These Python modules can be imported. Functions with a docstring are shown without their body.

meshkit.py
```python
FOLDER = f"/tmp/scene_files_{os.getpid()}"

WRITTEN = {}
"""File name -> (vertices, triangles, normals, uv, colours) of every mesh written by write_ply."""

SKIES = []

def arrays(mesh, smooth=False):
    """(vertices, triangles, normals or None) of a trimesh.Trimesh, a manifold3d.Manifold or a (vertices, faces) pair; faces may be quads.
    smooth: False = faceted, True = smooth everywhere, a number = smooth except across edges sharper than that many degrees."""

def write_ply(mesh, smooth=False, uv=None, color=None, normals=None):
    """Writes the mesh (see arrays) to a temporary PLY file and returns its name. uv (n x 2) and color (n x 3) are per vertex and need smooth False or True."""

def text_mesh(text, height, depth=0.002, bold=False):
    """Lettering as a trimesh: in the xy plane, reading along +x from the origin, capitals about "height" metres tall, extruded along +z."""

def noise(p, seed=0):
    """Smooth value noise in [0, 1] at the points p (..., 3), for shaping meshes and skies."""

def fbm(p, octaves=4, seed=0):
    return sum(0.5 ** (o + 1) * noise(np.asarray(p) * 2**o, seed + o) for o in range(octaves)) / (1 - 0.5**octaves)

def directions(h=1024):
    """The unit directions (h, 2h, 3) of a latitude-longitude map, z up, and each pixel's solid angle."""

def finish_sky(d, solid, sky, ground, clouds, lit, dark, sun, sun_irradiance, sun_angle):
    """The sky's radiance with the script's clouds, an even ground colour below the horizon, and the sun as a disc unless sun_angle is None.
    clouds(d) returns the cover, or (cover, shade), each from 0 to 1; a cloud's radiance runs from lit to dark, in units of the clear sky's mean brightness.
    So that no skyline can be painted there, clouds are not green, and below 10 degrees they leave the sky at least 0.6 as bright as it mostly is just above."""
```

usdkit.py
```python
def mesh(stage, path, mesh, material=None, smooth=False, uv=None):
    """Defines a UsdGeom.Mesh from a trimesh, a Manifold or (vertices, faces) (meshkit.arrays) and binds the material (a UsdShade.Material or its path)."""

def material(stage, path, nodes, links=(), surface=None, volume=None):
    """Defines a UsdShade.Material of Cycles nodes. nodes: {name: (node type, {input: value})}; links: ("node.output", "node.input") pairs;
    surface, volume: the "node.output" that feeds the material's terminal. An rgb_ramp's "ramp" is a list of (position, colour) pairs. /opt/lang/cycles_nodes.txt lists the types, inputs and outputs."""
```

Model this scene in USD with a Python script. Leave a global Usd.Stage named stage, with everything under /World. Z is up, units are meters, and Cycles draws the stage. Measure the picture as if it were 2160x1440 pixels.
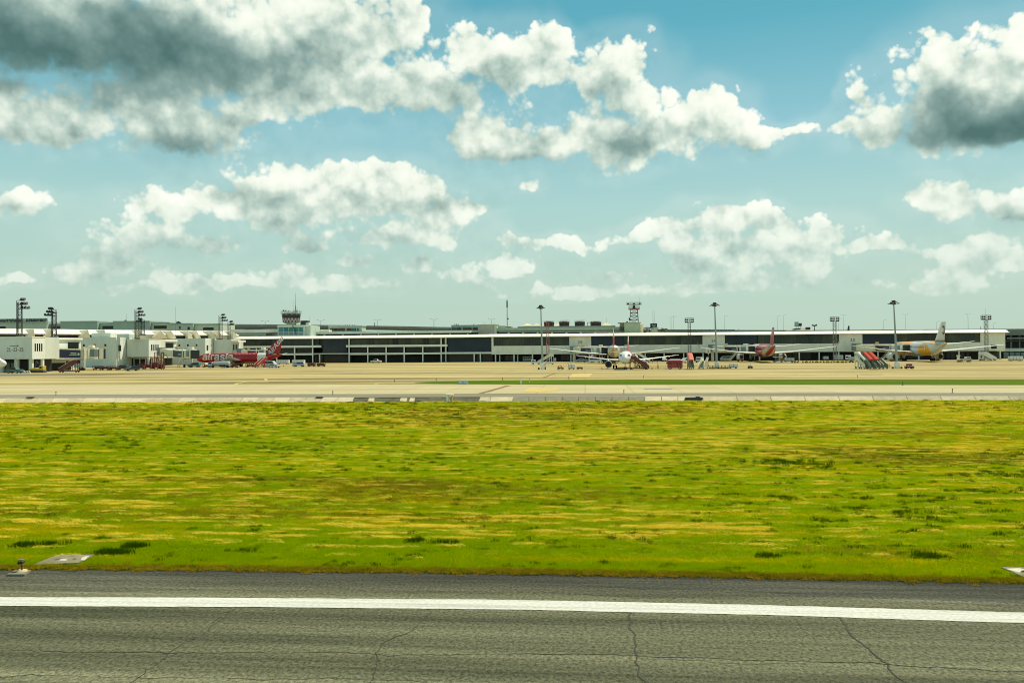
import math, random
import numpy as np
import usdkit, meshkit
from pxr import Usd, UsdGeom, UsdLux, UsdShade, Gf, Sdf, Vt

stage = Usd.Stage.CreateInMemory()
UsdGeom.SetStageUpAxis(stage, UsdGeom.Tokens.z)
UsdGeom.SetStageMetersPerUnit(stage, 1.0)
world = UsdGeom.Xform.Define(stage, '/World')
stage.SetDefaultPrim(world.GetPrim())
UsdGeom.Scope.Define(stage, '/World/Looks')
random.seed(7)
RNG = np.random.RandomState(11)

# ------------------------------------------------------------------ camera
FPX = 1785.0                       # focal length in pixels of the 2160-wide photograph
CAM = np.array([0.0, 0.0, 7.0])    # a window seat of an airliner on the runway
PITCH, ROLL = math.atan(13.8 / FPX), 0.0072
_f = np.array([0, math.cos(PITCH), math.sin(PITCH)])
_u0 = np.array([0, -math.sin(PITCH), math.cos(PITCH)])
_r0 = np.array([1.0, 0, 0])
_r = math.cos(ROLL) * _r0 - math.sin(ROLL) * _u0
_u = math.sin(ROLL) * _r0 + math.cos(ROLL) * _u0
cam = UsdGeom.Camera.Define(stage, '/World/camera')
cam.CreateHorizontalApertureAttr(36.0)
cam.CreateVerticalApertureAttr(24.0)
cam.CreateFocalLengthAttr(36.0 * FPX / 2160)
cam.CreateClippingRangeAttr(Gf.Vec2f(0.1, 20000))
cam.CreateExposureAttr(0.30)
cam.AddTransformOp().Set(Gf.Matrix4d(*_r, 0, *_u, 0, *(-_f), 0, *CAM, 1))

# ------------------------------------------------------------------ sun and sky
SUN_EL, SUN_AZ = math.radians(58), math.radians(52)      # azimuth clockwise from +y
SUN_DIR = np.array([math.sin(SUN_AZ) * math.cos(SUN_EL), math.cos(SUN_AZ) * math.cos(SUN_EL), math.sin(SUN_EL)])
SUN_I, SKY_S = 1.2, 0.10
sun = UsdLux.DistantLight.Define(stage, '/World/sun')
sun.CreateIntensityAttr(SUN_I)
sun.CreateNormalizeAttr(True)
sun.CreateAngleAttr(0.53)
sun.CreateColorAttr(Gf.Vec3f(1.0, 0.90, 0.70))
sun.AddRotateXYZOp().Set(Gf.Vec3f(0, 0, 0))
def _sun_orient():
    z = SUN_DIR; x = np.cross([0, 0, 1.0], z); x /= np.linalg.norm(x); y = np.cross(z, x)
    sun.ClearXformOpOrder()
    sun.AddTransformOp().Set(Gf.Matrix4d(*x, 0, *y, 0, *z, 0, 0, 0, 100, 1))
_sun_orient()

def ray(px, py):
    d = _f + _r * (px - 1080) / FPX - _u * (py - 720) / FPX
    return d
def azel(px, py):
    d = ray(px, py); d = d / np.linalg.norm(d)
    return math.atan2(d[0], d[1]), math.asin(d[2])

# clouds as seen from the field: (x, y, half width, half height) in the photograph, turned into compass bearings and elevations
CLOUDS = [(1250,612,170,17),(700,604,150,17),(1520,604,150,17),(300,612,140,14),(1960,606,130,17),(1050,562,90,22),(1600,578,120,24),(560,425,120,40),(520,395,60,30),(900,455,90,30),(230,530,70,25),(860,180,90,50),(1180,150,70,60),(700,150,120,70),(1060,150,90,60),(700,430,120,45),(380,440,120,30),(1120,400,40,20),(1560,520,100,40),(1440,530,60,35),(2100,560,80,30),(1000,440,60,25),(420,520,60,25),(640,520,60,20),(130,585,60,20),(1000,595,50,14),(1950,60,20,6),(120,50,430,110),(470,110,330,150),(700,70,190,130),(650,185,150,55),(850,30,60,45),
 (80,255,150,58),(50,205,70,38),(370,275,150,62),(300,225,150,48),(520,240,75,30),
 (770,180,110,55),(900,180,140,55),(1010,130,110,60),(1110,95,70,48),(1160,110,38,60),(1300,150,105,62),(1350,205,75,50),
 (1000,280,85,52),(1100,295,130,50),(1300,290,150,65),(1400,270,120,50),(1500,255,85,62),(1580,290,75,35),(1650,268,85,16),
 (1810,195,42,38),(1805,245,65,35),(1850,275,80,40),(2020,190,140,120),(2130,165,140,110),(2090,265,190,48),
 (640,405,170,55),(800,410,180,52),(450,432,125,32),(560,455,160,35),(950,430,75,30),
 (300,505,125,42),(225,490,45,35),(850,495,120,35),(790,500,65,32),(590,490,90,16),
 (35,437,80,34),(150,575,70,20),(595,580,45,20),(480,592,110,18),
 (1060,505,25,30),(1210,522,55,20),(1130,522,60,13),
 (1490,470,80,34),(1600,468,55,38),(1390,490,90,20),(1740,485,80,35),(1490,560,85,34),(1330,505,60,20),(1850,520,70,25),(2000,575,90,22),(1700,560,80,25),(760,560,60,18),(380,590,60,14),(240,555,90,25),(1650,525,150,35),
 (2010,415,70,38),(2135,440,60,52),(2060,530,90,35),(1930,535,55,20),
 (900,565,60,25),(975,580,60,14),(1290,580,50,16),(1680,590,60,13),(1800,600,60,13),(20,600,50,12),(1150,600,60,10)]
DARKS = [(60,100,420,95,1.0),(300,110,300,90,.95),(500,135,200,65,.7),(660,185,90,30,.35),(370,312,120,36,.75),(60,292,110,24,.6),(740,178,52,30,.5),(300,250,90,20,.35),
 (1080,332,130,22,.55),(1340,335,90,20,.45),(1355,300,45,18,.4),(1500,285,60,28,.45),(900,205,120,18,.25),
 (2110,262,170,48,1.05),(1985,245,80,60,.8),(2050,215,60,40,.5),(850,432,120,17,.5),(620,472,130,15,.45),(540,445,60,16,.3),
 (270,535,130,28,.55),(210,505,45,25,.4),(70,463,60,14,.5),(860,518,105,15,.45),(2000,443,75,12,.5),(1590,485,40,22,.45),
 (1490,575,70,18,.45),(2140,475,60,26,.6),(1070,522,35,18,.5),(1740,508,60,14,.3),(2070,555,90,16,.4),(1300,235,80,14,.2)]

EXPO = 0.30
def cloud_tables():
    """cover and shade of the clouds in view over bearing and elevation, as sums of products of one-way tables"""
    n = 256; A0, A1, E0_, E1 = -0.64, 0.64, -0.01, 0.43
    az_, el_ = np.meshgrid(np.linspace(A0, A1, n), np.linspace(E0_, E1, n)); T = np.full((n, n), -0.7)
    for x, y, rx, ry in CLOUDS:
        a, e = azel(x, y); sx, sy = rx * math.cos(a) ** 2 / FPX * 1.34, ry * math.cos(a) / FPX * 1.34
        dx, dy = (az_ - a) / sx, (el_ - e) / sy; dy = np.where(dy < 0, dy * 1.15, dy)
        T = np.maximum(T, (1 - np.sqrt(dx ** 2 + dy ** 2)) * (0.80 + 0.20 * min(1, ry / 60)))
    from scipy.ndimage import gaussian_filter
    T = np.clip(gaussian_filter(T, 1.6), -0.5, 1); occ = np.zeros_like(T); step = 2
    for k in range(1, 26):
        sh_ = np.full_like(T, -0.5); m = k * step
        if m < n: sh_[:-m] = T[m:]
        sh_ = np.roll(sh_, -k // 3, axis=1)
        occ += np.clip(sh_ + .08, 0, 1) * math.exp(-k / 13.0)
    S = 0.85 * (1 - np.exp(-occ * 0.085))
    for x, y, rx, ry, st in DARKS:
        a, e = azel(x, y); r2 = ((az_ - a) / (rx / FPX * 1.05)) ** 2 + ((el_ - e) / (ry / FPX * 1.05)) ** 2
        S = np.maximum(S, st * .95 * np.exp(-r2 * .9))
    S = gaussian_filter(S, 2.5)
    return (A0, A1, E0_, E1), T, S
def sky_material():
    N, L = {}, []
    cnt = [0]
    def node(kind, inputs=None, **links):
        cnt[0] += 1
        n = f'n{cnt[0]}'
        N[n] = (kind, inputs or {})
        for k, v in links.items():
            L.append((v, f'{n}.{k}'))
        return n
    tc = node('texture_coordinate')
    xyz = node('separate_xyz', vector=f'{tc}.generated')
    az = node('math', {'math_type': 'arctan2'}, value1=f'{xyz}.x', value2=f'{xyz}.y')
    el = node('math', {'math_type': 'arcsine'}, value1=f'{xyz}.z')
    q = node('combine_xyz', {'z': 0.0}, x=f'{az}.value', y=f'{el}.value')
    n1 = node('noise_texture', {'scale': 14.0, 'detail': 3.0, 'roughness': 0.5}, vector=f'{tc}.generated')
    s1 = node('vector_math', {'math_type': 'subtract', 'vector2': (0.5, 0.5, 0.5)}, vector1=f'{n1}.color')
    w1 = node('vector_math', {'math_type': 'multiply', 'vector2': (0.085, 0.045, 0)}, vector1=f'{s1}.vector')
    qw = node('vector_math', {'math_type': 'add'}, vector1=f'{q}.vector', vector2=f'{w1}.vector')
    (A0, A1, E0_, E1), T, S = cloud_tables()
    qs = node('separate_xyz', vector=f'{qw}.vector')
    fa = node('map_range', {'from_min': A0, 'from_max': A1, 'to_min': 0, 'to_max': 1, 'clamp': True}, value=f'{qs}.x')
    fe = node('map_range', {'from_min': E0_, 'from_max': E1, 'to_min': 0, 'to_max': 1, 'clamp': True}, value=f'{qs}.y')
    def table(F, pairs):
        U, sg, Vt_ = np.linalg.svd(F, full_matrices=False); acc = None
        for j in range(pairs):
            r = slice(3 * j, 3 * j + 3); k = np.sqrt(sg[r])
            ru = node('rgb_ramp', {'ramp': [(i / 255, tuple(c)) for i, c in enumerate((Vt_[r].T * k))]}, fac=f'{fa}.result')
            rv = node('rgb_ramp', {'ramp': [(i / 255, tuple(c)) for i, c in enumerate((U[:, r] * k))]}, fac=f'{fe}.result')
            d = node('vector_math', {'math_type': 'dot_product'}, vector1=f'{ru}.color', vector2=f'{rv}.color')
            acc = f'{d}.value' if acc is None else f"{node('math', {'math_type': 'add'}, value1=acc, value2=f'{d}.value')}.value"
        return acc
    tv = table(T, 8); sv = table(S, 5)
    # the same kind of cloud all round the sky outside the view
    sc = node('vector_math', {'math_type': 'multiply', 'vector2': (1, 1, 2.2)}, vector1=f'{tc}.generated')
    g = node('noise_texture', {'scale': 3.4, 'detail': 5.0, 'roughness': 0.52}, vector=f'{sc}.vector')
    aabs = node('math', {'math_type': 'absolute'}, value1=f'{az}.value')
    o1 = node('map_range', {'range_type': 'smoothstep', 'from_min': 0.57, 'from_max': 0.66, 'to_min': 0, 'to_max': 1}, value=f'{aabs}.value')
    o2 = node('map_range', {'range_type': 'smoothstep', 'from_min': 0.385, 'from_max': 0.44, 'to_min': 0, 'to_max': 1}, value=f'{el}.value')
    om = node('math', {'math_type': 'maximum'}, value1=f'{o1}.result', value2=f'{o2}.result')
    gm = node('map_range', {'from_min': 0.45, 'from_max': 0.70, 'to_min': -0.3, 'to_max': 0.8}, value=f'{g}.fac')
    gs = node('map_range', {'from_min': 0.54, 'from_max': 0.72, 'to_min': 0.1, 'to_max': 0.9, 'clamp': True}, value=f'{g}.fac')
    th = f"{node('mix_float', {}, fac=f'{om}.value', a=tv, b=f'{gm}.result')}.result"
    shd = f"{node('mix_float', {}, fac=f'{om}.value', a=sv, b=f'{gs}.result')}.result"
    # rounded puffs on the outline, fewer towards the shaded bases
    v1 = node('voronoi_texture', {'feature': 'f1', 'scale': 30.0, 'detail': 2.0, 'roughness': 0.55, 'lacunarity': 2.3}, vector=f'{tc}.generated')
    n2 = node('noise_texture', {'scale': 42.0, 'detail': 6.0, 'roughness': 0.60, 'distortion': 0.3}, vector=f'{tc}.generated')
    pv = node('math', {'math_type': 'multiply_add', 'value2': -0.85, 'value3': 0.54}, value1=f'{v1}.distance')
    pn = node('math', {'math_type': 'multiply_add', 'value2': 0.95, 'value3': -0.475}, value1=f'{n2}.fac')
    pu = node('math', {'math_type': 'add'}, value1=f'{pv}.value', value2=f'{pn}.value')
    am = node('map_range', {'from_min': 0.1, 'from_max': 0.8, 'to_min': 0.75, 'to_max': 0.35, 'clamp': True}, value=shd)
    sp = node('map_range', {'range_type': 'linear', 'from_min': -0.35, 'from_max': 0.0, 'to_min': -0.75, 'to_max': 0.0, 'clamp': True}, value=th)
    th2 = node('math', {'math_type': 'add'}, value1=f'{sp}.result', value2=th)
    D = node('math', {'math_type': 'multiply_add'}, value1=f'{pu}.value', value2=f'{am}.result', value3=f'{th2}.value')
    cw = node('map_range', {'from_min': 0.0, 'from_max': 0.7, 'to_min': 0.20, 'to_max': 0.42, 'clamp': True}, value=shd)
    c0 = node('math', {'math_type': 'divide'}, value1=f'{D}.value', value2=f'{cw}.result')
    cov = node('map_range', {'range_type': 'smoothstep', 'from_min': -0.10, 'from_max': 1.0, 'to_min': 0, 'to_max': 1}, value=f'{c0}.value')
    veil = node('map_range', {'range_type': 'smoothstep', 'from_min': -0.42, 'from_max': 0.15, 'to_min': 0, 'to_max': 0.13}, value=th)
    cov = node('math', {'math_type': 'maximum'}, value1=f'{cov}.result', value2=f'{veil}.result')
    lowf = node('map_range', {'range_type': 'smoothstep', 'from_min': 0.02, 'from_max': 0.18, 'to_min': 0.42, 'to_max': 1.0}, value=f'{el}.value')
    cov = node('math', {'math_type': 'multiply'}, value1=f'{cov}.value', value2=f'{lowf}.result')
    # light from above: a noise against itself a little higher, and creases between puffs
    up = node('vector_math', {'math_type': 'add', 'vector2': (0.004, 0, 0.013)}, vector1=f'{tc}.generated')
    b1 = node('noise_texture', {'scale': 20.0, 'detail': 4.0, 'roughness': 0.5}, vector=f'{tc}.generated')
    b2 = node('noise_texture', {'scale': 20.0, 'detail': 4.0, 'roughness': 0.5}, vector=f'{up}.vector')
    bd = node('math', {'math_type': 'subtract'}, value1=f'{b2}.fac', value2=f'{b1}.fac')
    rl = node('map_range', {'from_min': 0.2, 'from_max': 0.8, 'to_min': 1.35, 'to_max': 0.45, 'clamp': True}, value=shd)
    bs = node('math', {'math_type': 'multiply_add'}, value1=f'{bd}.value', value2=f'{rl}.result', value3=shd)
    cr = node('math', {'math_type': 'multiply_add', 'value2': 0.20, 'value3': -0.17}, value1=f'{v1}.distance')
    sh = node('math', {'math_type': 'add', 'use_clamp': True}, value1=f'{bs}.value', value2=f'{cr}.value')
    k = 2.0 ** -EXPO / SKY_S
    ccol = node('rgb_ramp', {'ramp': [(0.0, (1.0, 1.03, 0.92)), (0.20, (0.87, 0.94, 0.82)), (0.40, (0.54, 0.67, 0.59)), (0.62, (0.26, 0.385, 0.355)), (0.85, (0.135, 0.245, 0.228)), (1.0, (0.088, 0.18, 0.168))]}, fac=f'{sh}.value')
    ck = node('vector_math', {'math_type': 'scale', 'scale': k}, vector1=f'{ccol}.color')
    sky = node('sky_texture', {'sky_type': 'single_scattering', 'sun_disc': False, 'sun_elevation': SUN_EL, 'sun_rotation': SUN_AZ, 'altitude': 50.0, 'air_density': 1.0, 'aerosol_density': 1.2, 'ozone_density': 1.0})
    # the haze of the season: by elevation only
    e01 = node('map_range', {'from_min': 0.0, 'from_max': 1.0, 'to_min': 0, 'to_max': 1, 'clamp': True}, value=f'{el}.value')
    air = node('rgb_ramp', {'ramp': [(0.0, (0.50, 0.66, 0.54)), (0.08, (0.48, 0.67, 0.57)), (0.16, (0.42, 0.67, 0.62)), (0.25, (0.27, 0.57, 0.63)), (0.36, (0.105, 0.43, 0.53)), (0.6, (0.05, 0.24, 0.36)), (1.0, (0.04, 0.2, 0.32))]}, fac=f'{e01}.result')
    ak = node('vector_math', {'math_type': 'scale', 'scale': k}, vector1=f'{air}.color')
    base = node('mix_color', {'fac': 0.92, 'use_clamp': True}, a=f'{sky}.color', b=f'{ak}.vector')
    col = node('mix_color', {}, fac=f'{cov}.value', a=f'{base}.result', b=f'{ck}.vector')
    bg = node('background_shader', {'strength': SKY_S}, color=f'{col}.result')
    return usdkit.material(stage, '/World/Looks/sky_air', N, L, surface=f'{bg}.background')
dome = UsdLux.DomeLight.Define(stage, '/World/sky')
UsdShade.MaterialBindingAPI.Apply(dome.GetPrim()).Bind(sky_material())
dome.GetPrim().SetCustomDataByKey('kind', 'structure')

# ------------------------------------------------------------------ placing: pixels of the photograph to points of the place
def G(px, py, z=0.0):
    d = ray(px, py); t = (z - CAM[2]) / d[2]
    p = CAM + d * t
    return np.array([p[0], p[1], z])
def at(px, D, z=0.0):
    """the point at depth D (metres along +y) on the column px of the picture"""
    d = ray(px, 734.0)
    return np.array([d[0] / d[1] * D, D, z])
def hz(px, py, D):
    """height above ground of the pixel at depth D"""
    d = ray(px, py)
    return CAM[2] + d[2] / d[1] * D
TH = math.atan(0.1305)                      # the terminal's front turns away by this
OX, OY = 0.0, 429.0
_e, _n = np.array([math.cos(TH), -math.sin(TH)]), np.array([math.sin(TH), math.cos(TH)])   # along the front; away from the camera
def FL(px, py, yl=0.0):
    """pixel -> (x along the front, z) on the plane yl metres behind the terminal's front"""
    d = ray(px, py)
    t = (yl - (CAM[:2] - [OX, OY]) @ _n) / (d[:2] @ _n)
    p = CAM + d * t
    return float((p[:2] - [OX, OY]) @ _e), float(p[2])
def to_front(p):
    q = np.asarray(p[:2]) - [OX, OY]
    return float(q @ _e), float(q @ _n)
def from_front(x, y, z=0.0):
    p = np.array([OX, OY]) + _e * x + _n * y
    return np.array([p[0], p[1], z])

# ------------------------------------------------------------------ meshes
class MB:
    def __init__(s): s.v, s.f, s.n = [], [], 0
    def add(s, v, f):
        v = np.asarray(v, float); f = np.asarray(f, int)
        if f.ndim == 2 and f.shape[1] == 4: f = np.vstack([f[:, [0, 1, 2]], f[:, [0, 2, 3]]])
        s.v.append(v); s.f.append(f + s.n); s.n += len(v); return s
    def box(s, x0, x1, y0, y1, z0, z1):
        x0, x1 = min(x0, x1), max(x0, x1); y0, y1 = min(y0, y1), max(y0, y1); z0, z1 = min(z0, z1), max(z0, z1)
        v = [(x, y, z) for z in (z0, z1) for y in (y0, y1) for x in (x0, x1)]
        f = [(0, 2, 3, 1), (4, 5, 7, 6), (0, 1, 5, 4), (2, 6, 7, 3), (0, 4, 6, 2), (1, 3, 7, 5)]
        return s.add(v, f)
    def cbox(s, cx, cy, cz, sx, sy, sz): return s.box(cx - sx / 2, cx + sx / 2, cy - sy / 2, cy + sy / 2, cz - sz / 2, cz + sz / 2)
    def cham(s, x0, x1, y0, y1, z0, z1, c):
        """box with chamfered vertical and top edges"""
        def ring(i, z): 
            a, b, p, q = x0 + i, x1 - i, y0 + i, y1 - i
            return [(a + c, p, z), (b - c, p, z), (b, p + c, z), (b, q - c, z), (b - c, q, z), (a + c, q, z), (a, q - c, z), (a, p + c, z)]
        return s.loft([ring(0, z0), ring(0, z1 - c), ring(c * .8, z1)])
    def loft(s, rings, caps=True, close=True):
        n = len(rings[0]); v = np.vstack([np.asarray(r, float) for r in rings]); f = []
        for i in range(len(rings) - 1):
            for j in range(n if close else n - 1):
                k = (j + 1) % n
                f.append((i * n + j, i * n + k, (i + 1) * n + k, (i + 1) * n + j))
        f3 = []
        if caps:
            for j in range(1, n - 1):
                f3.append((0, j + 1, j)); b = (len(rings) - 1) * n; f3.append((b, b + j, b + j + 1))
        f = np.asarray(f); t = np.vstack([f[:, [0, 1, 2]], f[:, [0, 2, 3]]])
        if f3: t = np.vstack([t, f3])
        return s.add(v, t)
    def cyl(s, p0, p1, r0, r1=None, n=8, caps=True):
        p0, p1 = np.asarray(p0, float), np.asarray(p1, float); r1 = r0 if r1 is None else r1
        d = p1 - p0; d = d / (np.linalg.norm(d) + 1e-12)
        a = np.cross(d, [0, 0, 1.0] if abs(d[2]) < .95 else [1.0, 0, 0]); a /= np.linalg.norm(a); b = np.cross(d, a)
        t = np.arange(n) * 2 * np.pi / n + np.pi / n
        c = np.cos(t)[:, None] * a + np.sin(t)[:, None] * b
        return s.loft([p0 + c * r0, p1 + c * r1], caps)
    def bar(s, p0, p1, w): return s.cyl(p0, p1, w * .7071, n=4)
    def prism(s, poly, lo, hi, axis='y'):
        """closed 2-D outline pushed along an axis; for 'y' the outline is (x, z), for 'x' (y, z), for 'z' (x, y)"""
        import mapbox_earcut as ec
        P = np.asarray(poly, float)
        def put(h):
            o = np.full(len(P), h)
            return np.stack({'y': (P[:, 0], o, P[:, 1]), 'x': (o, P[:, 0], P[:, 1]), 'z': (P[:, 0], P[:, 1], o)}[axis], 1)
        n = len(P)
        tri = ec.triangulate_float64(P, np.array([n], np.uint32)).reshape(-1, 3).astype(int)
        v = np.vstack([put(lo), put(hi)])
        f = [(j, (j + 1) % n, n + (j + 1) % n, n + j) for j in range(n)]
        f = np.asarray(f); q = np.vstack([f[:, [0, 1, 2]], f[:, [0, 2, 3]], tri[:, ::-1], tri + n])
        return s.add(v, q)
    def sphere(s, c, r, n=8, sz=(1, 1, 1)):
        rings = []
        for i in range(n + 1):
            t = math.pi * i / n; rr = max(math.sin(t), 1e-3) * r
            rings.append([(c[0] + rr * math.cos(a) * sz[0], c[1] + rr * math.sin(a) * sz[1], c[2] - r * math.cos(t) * sz[2]) for a in np.arange(2 * n) * math.pi / n])
        return s.loft(rings)
    def mesh(s, m, M=None):
        v = np.asarray(m.vertices); f = np.asarray(m.faces)
        if M is not None: v = v @ np.asarray(M)[:3, :3].T + np.asarray(M)[:3, 3]
        return s.add(v, f)
    def xf(s, M):
        M = np.asarray(M); s.v = [v @ M[:3, :3].T + M[:3, 3] for v in s.v]; return s
    def out(s):
        v, f = np.vstack(s.v), np.vstack(s.f)
        return v, f

def fix(v, f):
    """outward faces"""
    import trimesh
    m = trimesh.Trimesh(v, f, process=False)
    try:
        if m.is_watertight and m.volume < 0: f = f[:, ::-1]
    except Exception: pass
    return v, f

USED = {}
def numbered(parent, name):
    k = (parent, name); n = USED.get(k, 0); USED[k] = n + 1
    return f'{parent}/{name}' + (f'_{n:03d}' if n else '')
def obj(name, mb, m, parent=None, smooth=False, label=None, uv=None):
    path = numbered(str(parent.GetPath()) if parent is not None else '/World', name)
    data = mb.out() if isinstance(mb, MB) else mb
    if smooth is not False and smooth is not True:
        import trimesh
        tm = trimesh.Trimesh(*data, process=False); tm.merge_vertices(); data = (np.array(tm.vertices), np.array(tm.faces))
    p = usdkit.mesh(stage, path, data, M[m] if isinstance(m, str) else m, smooth=smooth).GetPrim()
    if label: p.SetCustomDataByKey('label', label)
    return p
def tag(p, label=None, cat=None, group=None, kind=None):
    for k, v in (('label', label), ('category', cat), ('group', group), ('kind', kind)):
        if v: p.SetCustomDataByKey(k, v)
    return p
def thing(name, label, cat, loc=(0, 0, 0), rz=0.0, group=None, tilt=(0, 0)):
    x = UsdGeom.Xform.Define(stage, numbered('/World', name))
    x.AddTranslateOp().Set(Gf.Vec3d(*map(float, loc))); x.AddRotateZOp().Set(math.degrees(rz))
    if tilt != (0, 0): x.AddRotateXYZOp().Set(Gf.Vec3f(math.degrees(tilt[0]), math.degrees(tilt[1]), 0))
    return tag(x.GetPrim(), label, cat, group)
def dup(root, label, loc, rz=0.0, group=None, name=None):
    was = root.GetCustomData()
    x = UsdGeom.Xform.Define(stage, numbered('/World', name or root.GetName().rstrip('0123456789').rstrip('_')))
    p = x.GetPrim()
    p.GetReferences().AddInternalReference(root.GetPath())
    x.ClearXformOpOrder()
    x.GetPrim().CreateAttribute('xformOp:translate', Sdf.ValueTypeNames.Double3).Set(Gf.Vec3d(*map(float, loc)))
    x.GetPrim().CreateAttribute('xformOp:rotateZ', Sdf.ValueTypeNames.Float).Set(math.degrees(rz))
    x.GetXformOpOrderAttr().Set(['xformOp:translate', 'xformOp:rotateZ'])
    p.SetInstanceable(True)
    return tag(p, label, was.get('category'), group or was.get('group'))

# ------------------------------------------------------------------ materials
M = {}
def mat(name, col, rough=0.6, var=0.12, scale=0.6, stretch=(1, 1, 1), metal=0.0, spec=0.4, bump=0.0, coord='object', detail=5.0, dirt=None):
    """painted or plain surface with uneven tone; dirt = (colour, amount)"""
    N = {'tc': ('texture_coordinate', {}), 'g': ('geometry', {}), 'mp': ('mapping', {'scale': tuple(scale * s for s in stretch)}),
         'n': ('noise_texture', {'scale': 1.0, 'detail': detail, 'roughness': 0.6}),
         'r': ('map_range', {'from_min': 0.3, 'from_max': 0.7, 'to_min': 1 - var, 'to_max': 1 + var, 'clamp': True}),
         'c': ('color', {'value': col}), 'v': ('vector_math', {'math_type': 'scale'}),
         'p': ('principled_bsdf', {'roughness': rough, 'metallic': metal, 'specular_ior_level': spec})}
    L = [('tc.object' if coord == 'object' else 'g.position', 'mp.vector'), ('mp.vector', 'n.vector'), ('n.fac', 'r.value'), ('c.color', 'v.vector1'), ('r.result', 'v.scale')]
    last = 'v.vector'
    if dirt:
        N['dn'] = ('noise_texture', {'scale': 3.1, 'detail': 6.0, 'roughness': 0.7}); L += [('mp.vector', 'dn.vector')]
        N['dr'] = ('map_range', {'from_min': 0.48, 'from_max': 0.75, 'to_min': 0, 'to_max': dirt[1], 'clamp': True}); L += [('dn.fac', 'dr.value')]
        N['dm'] = ('mix_color', {'b': dirt[0]}); L += [('dr.result', 'dm.fac'), (last, 'dm.a')]; last = 'dm.result'
    if bump:
        N['b'] = ('bump', {'strength': 1.0, 'distance': bump}); L += [('n.fac', 'b.height'), ('b.normal', 'p.normal')]
    L.append((last, 'p.base_color'))
    M[name] = usdkit.material(stage, f'/World/Looks/{name}', N, L, surface='p.BSDF')
    return M[name]
# ------------------------------------------------------------------ the ground
RA = math.atan(0.086)                         # direction of runway and taxiways
_re = np.array([math.cos(RA), -math.sin(RA)])

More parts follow.
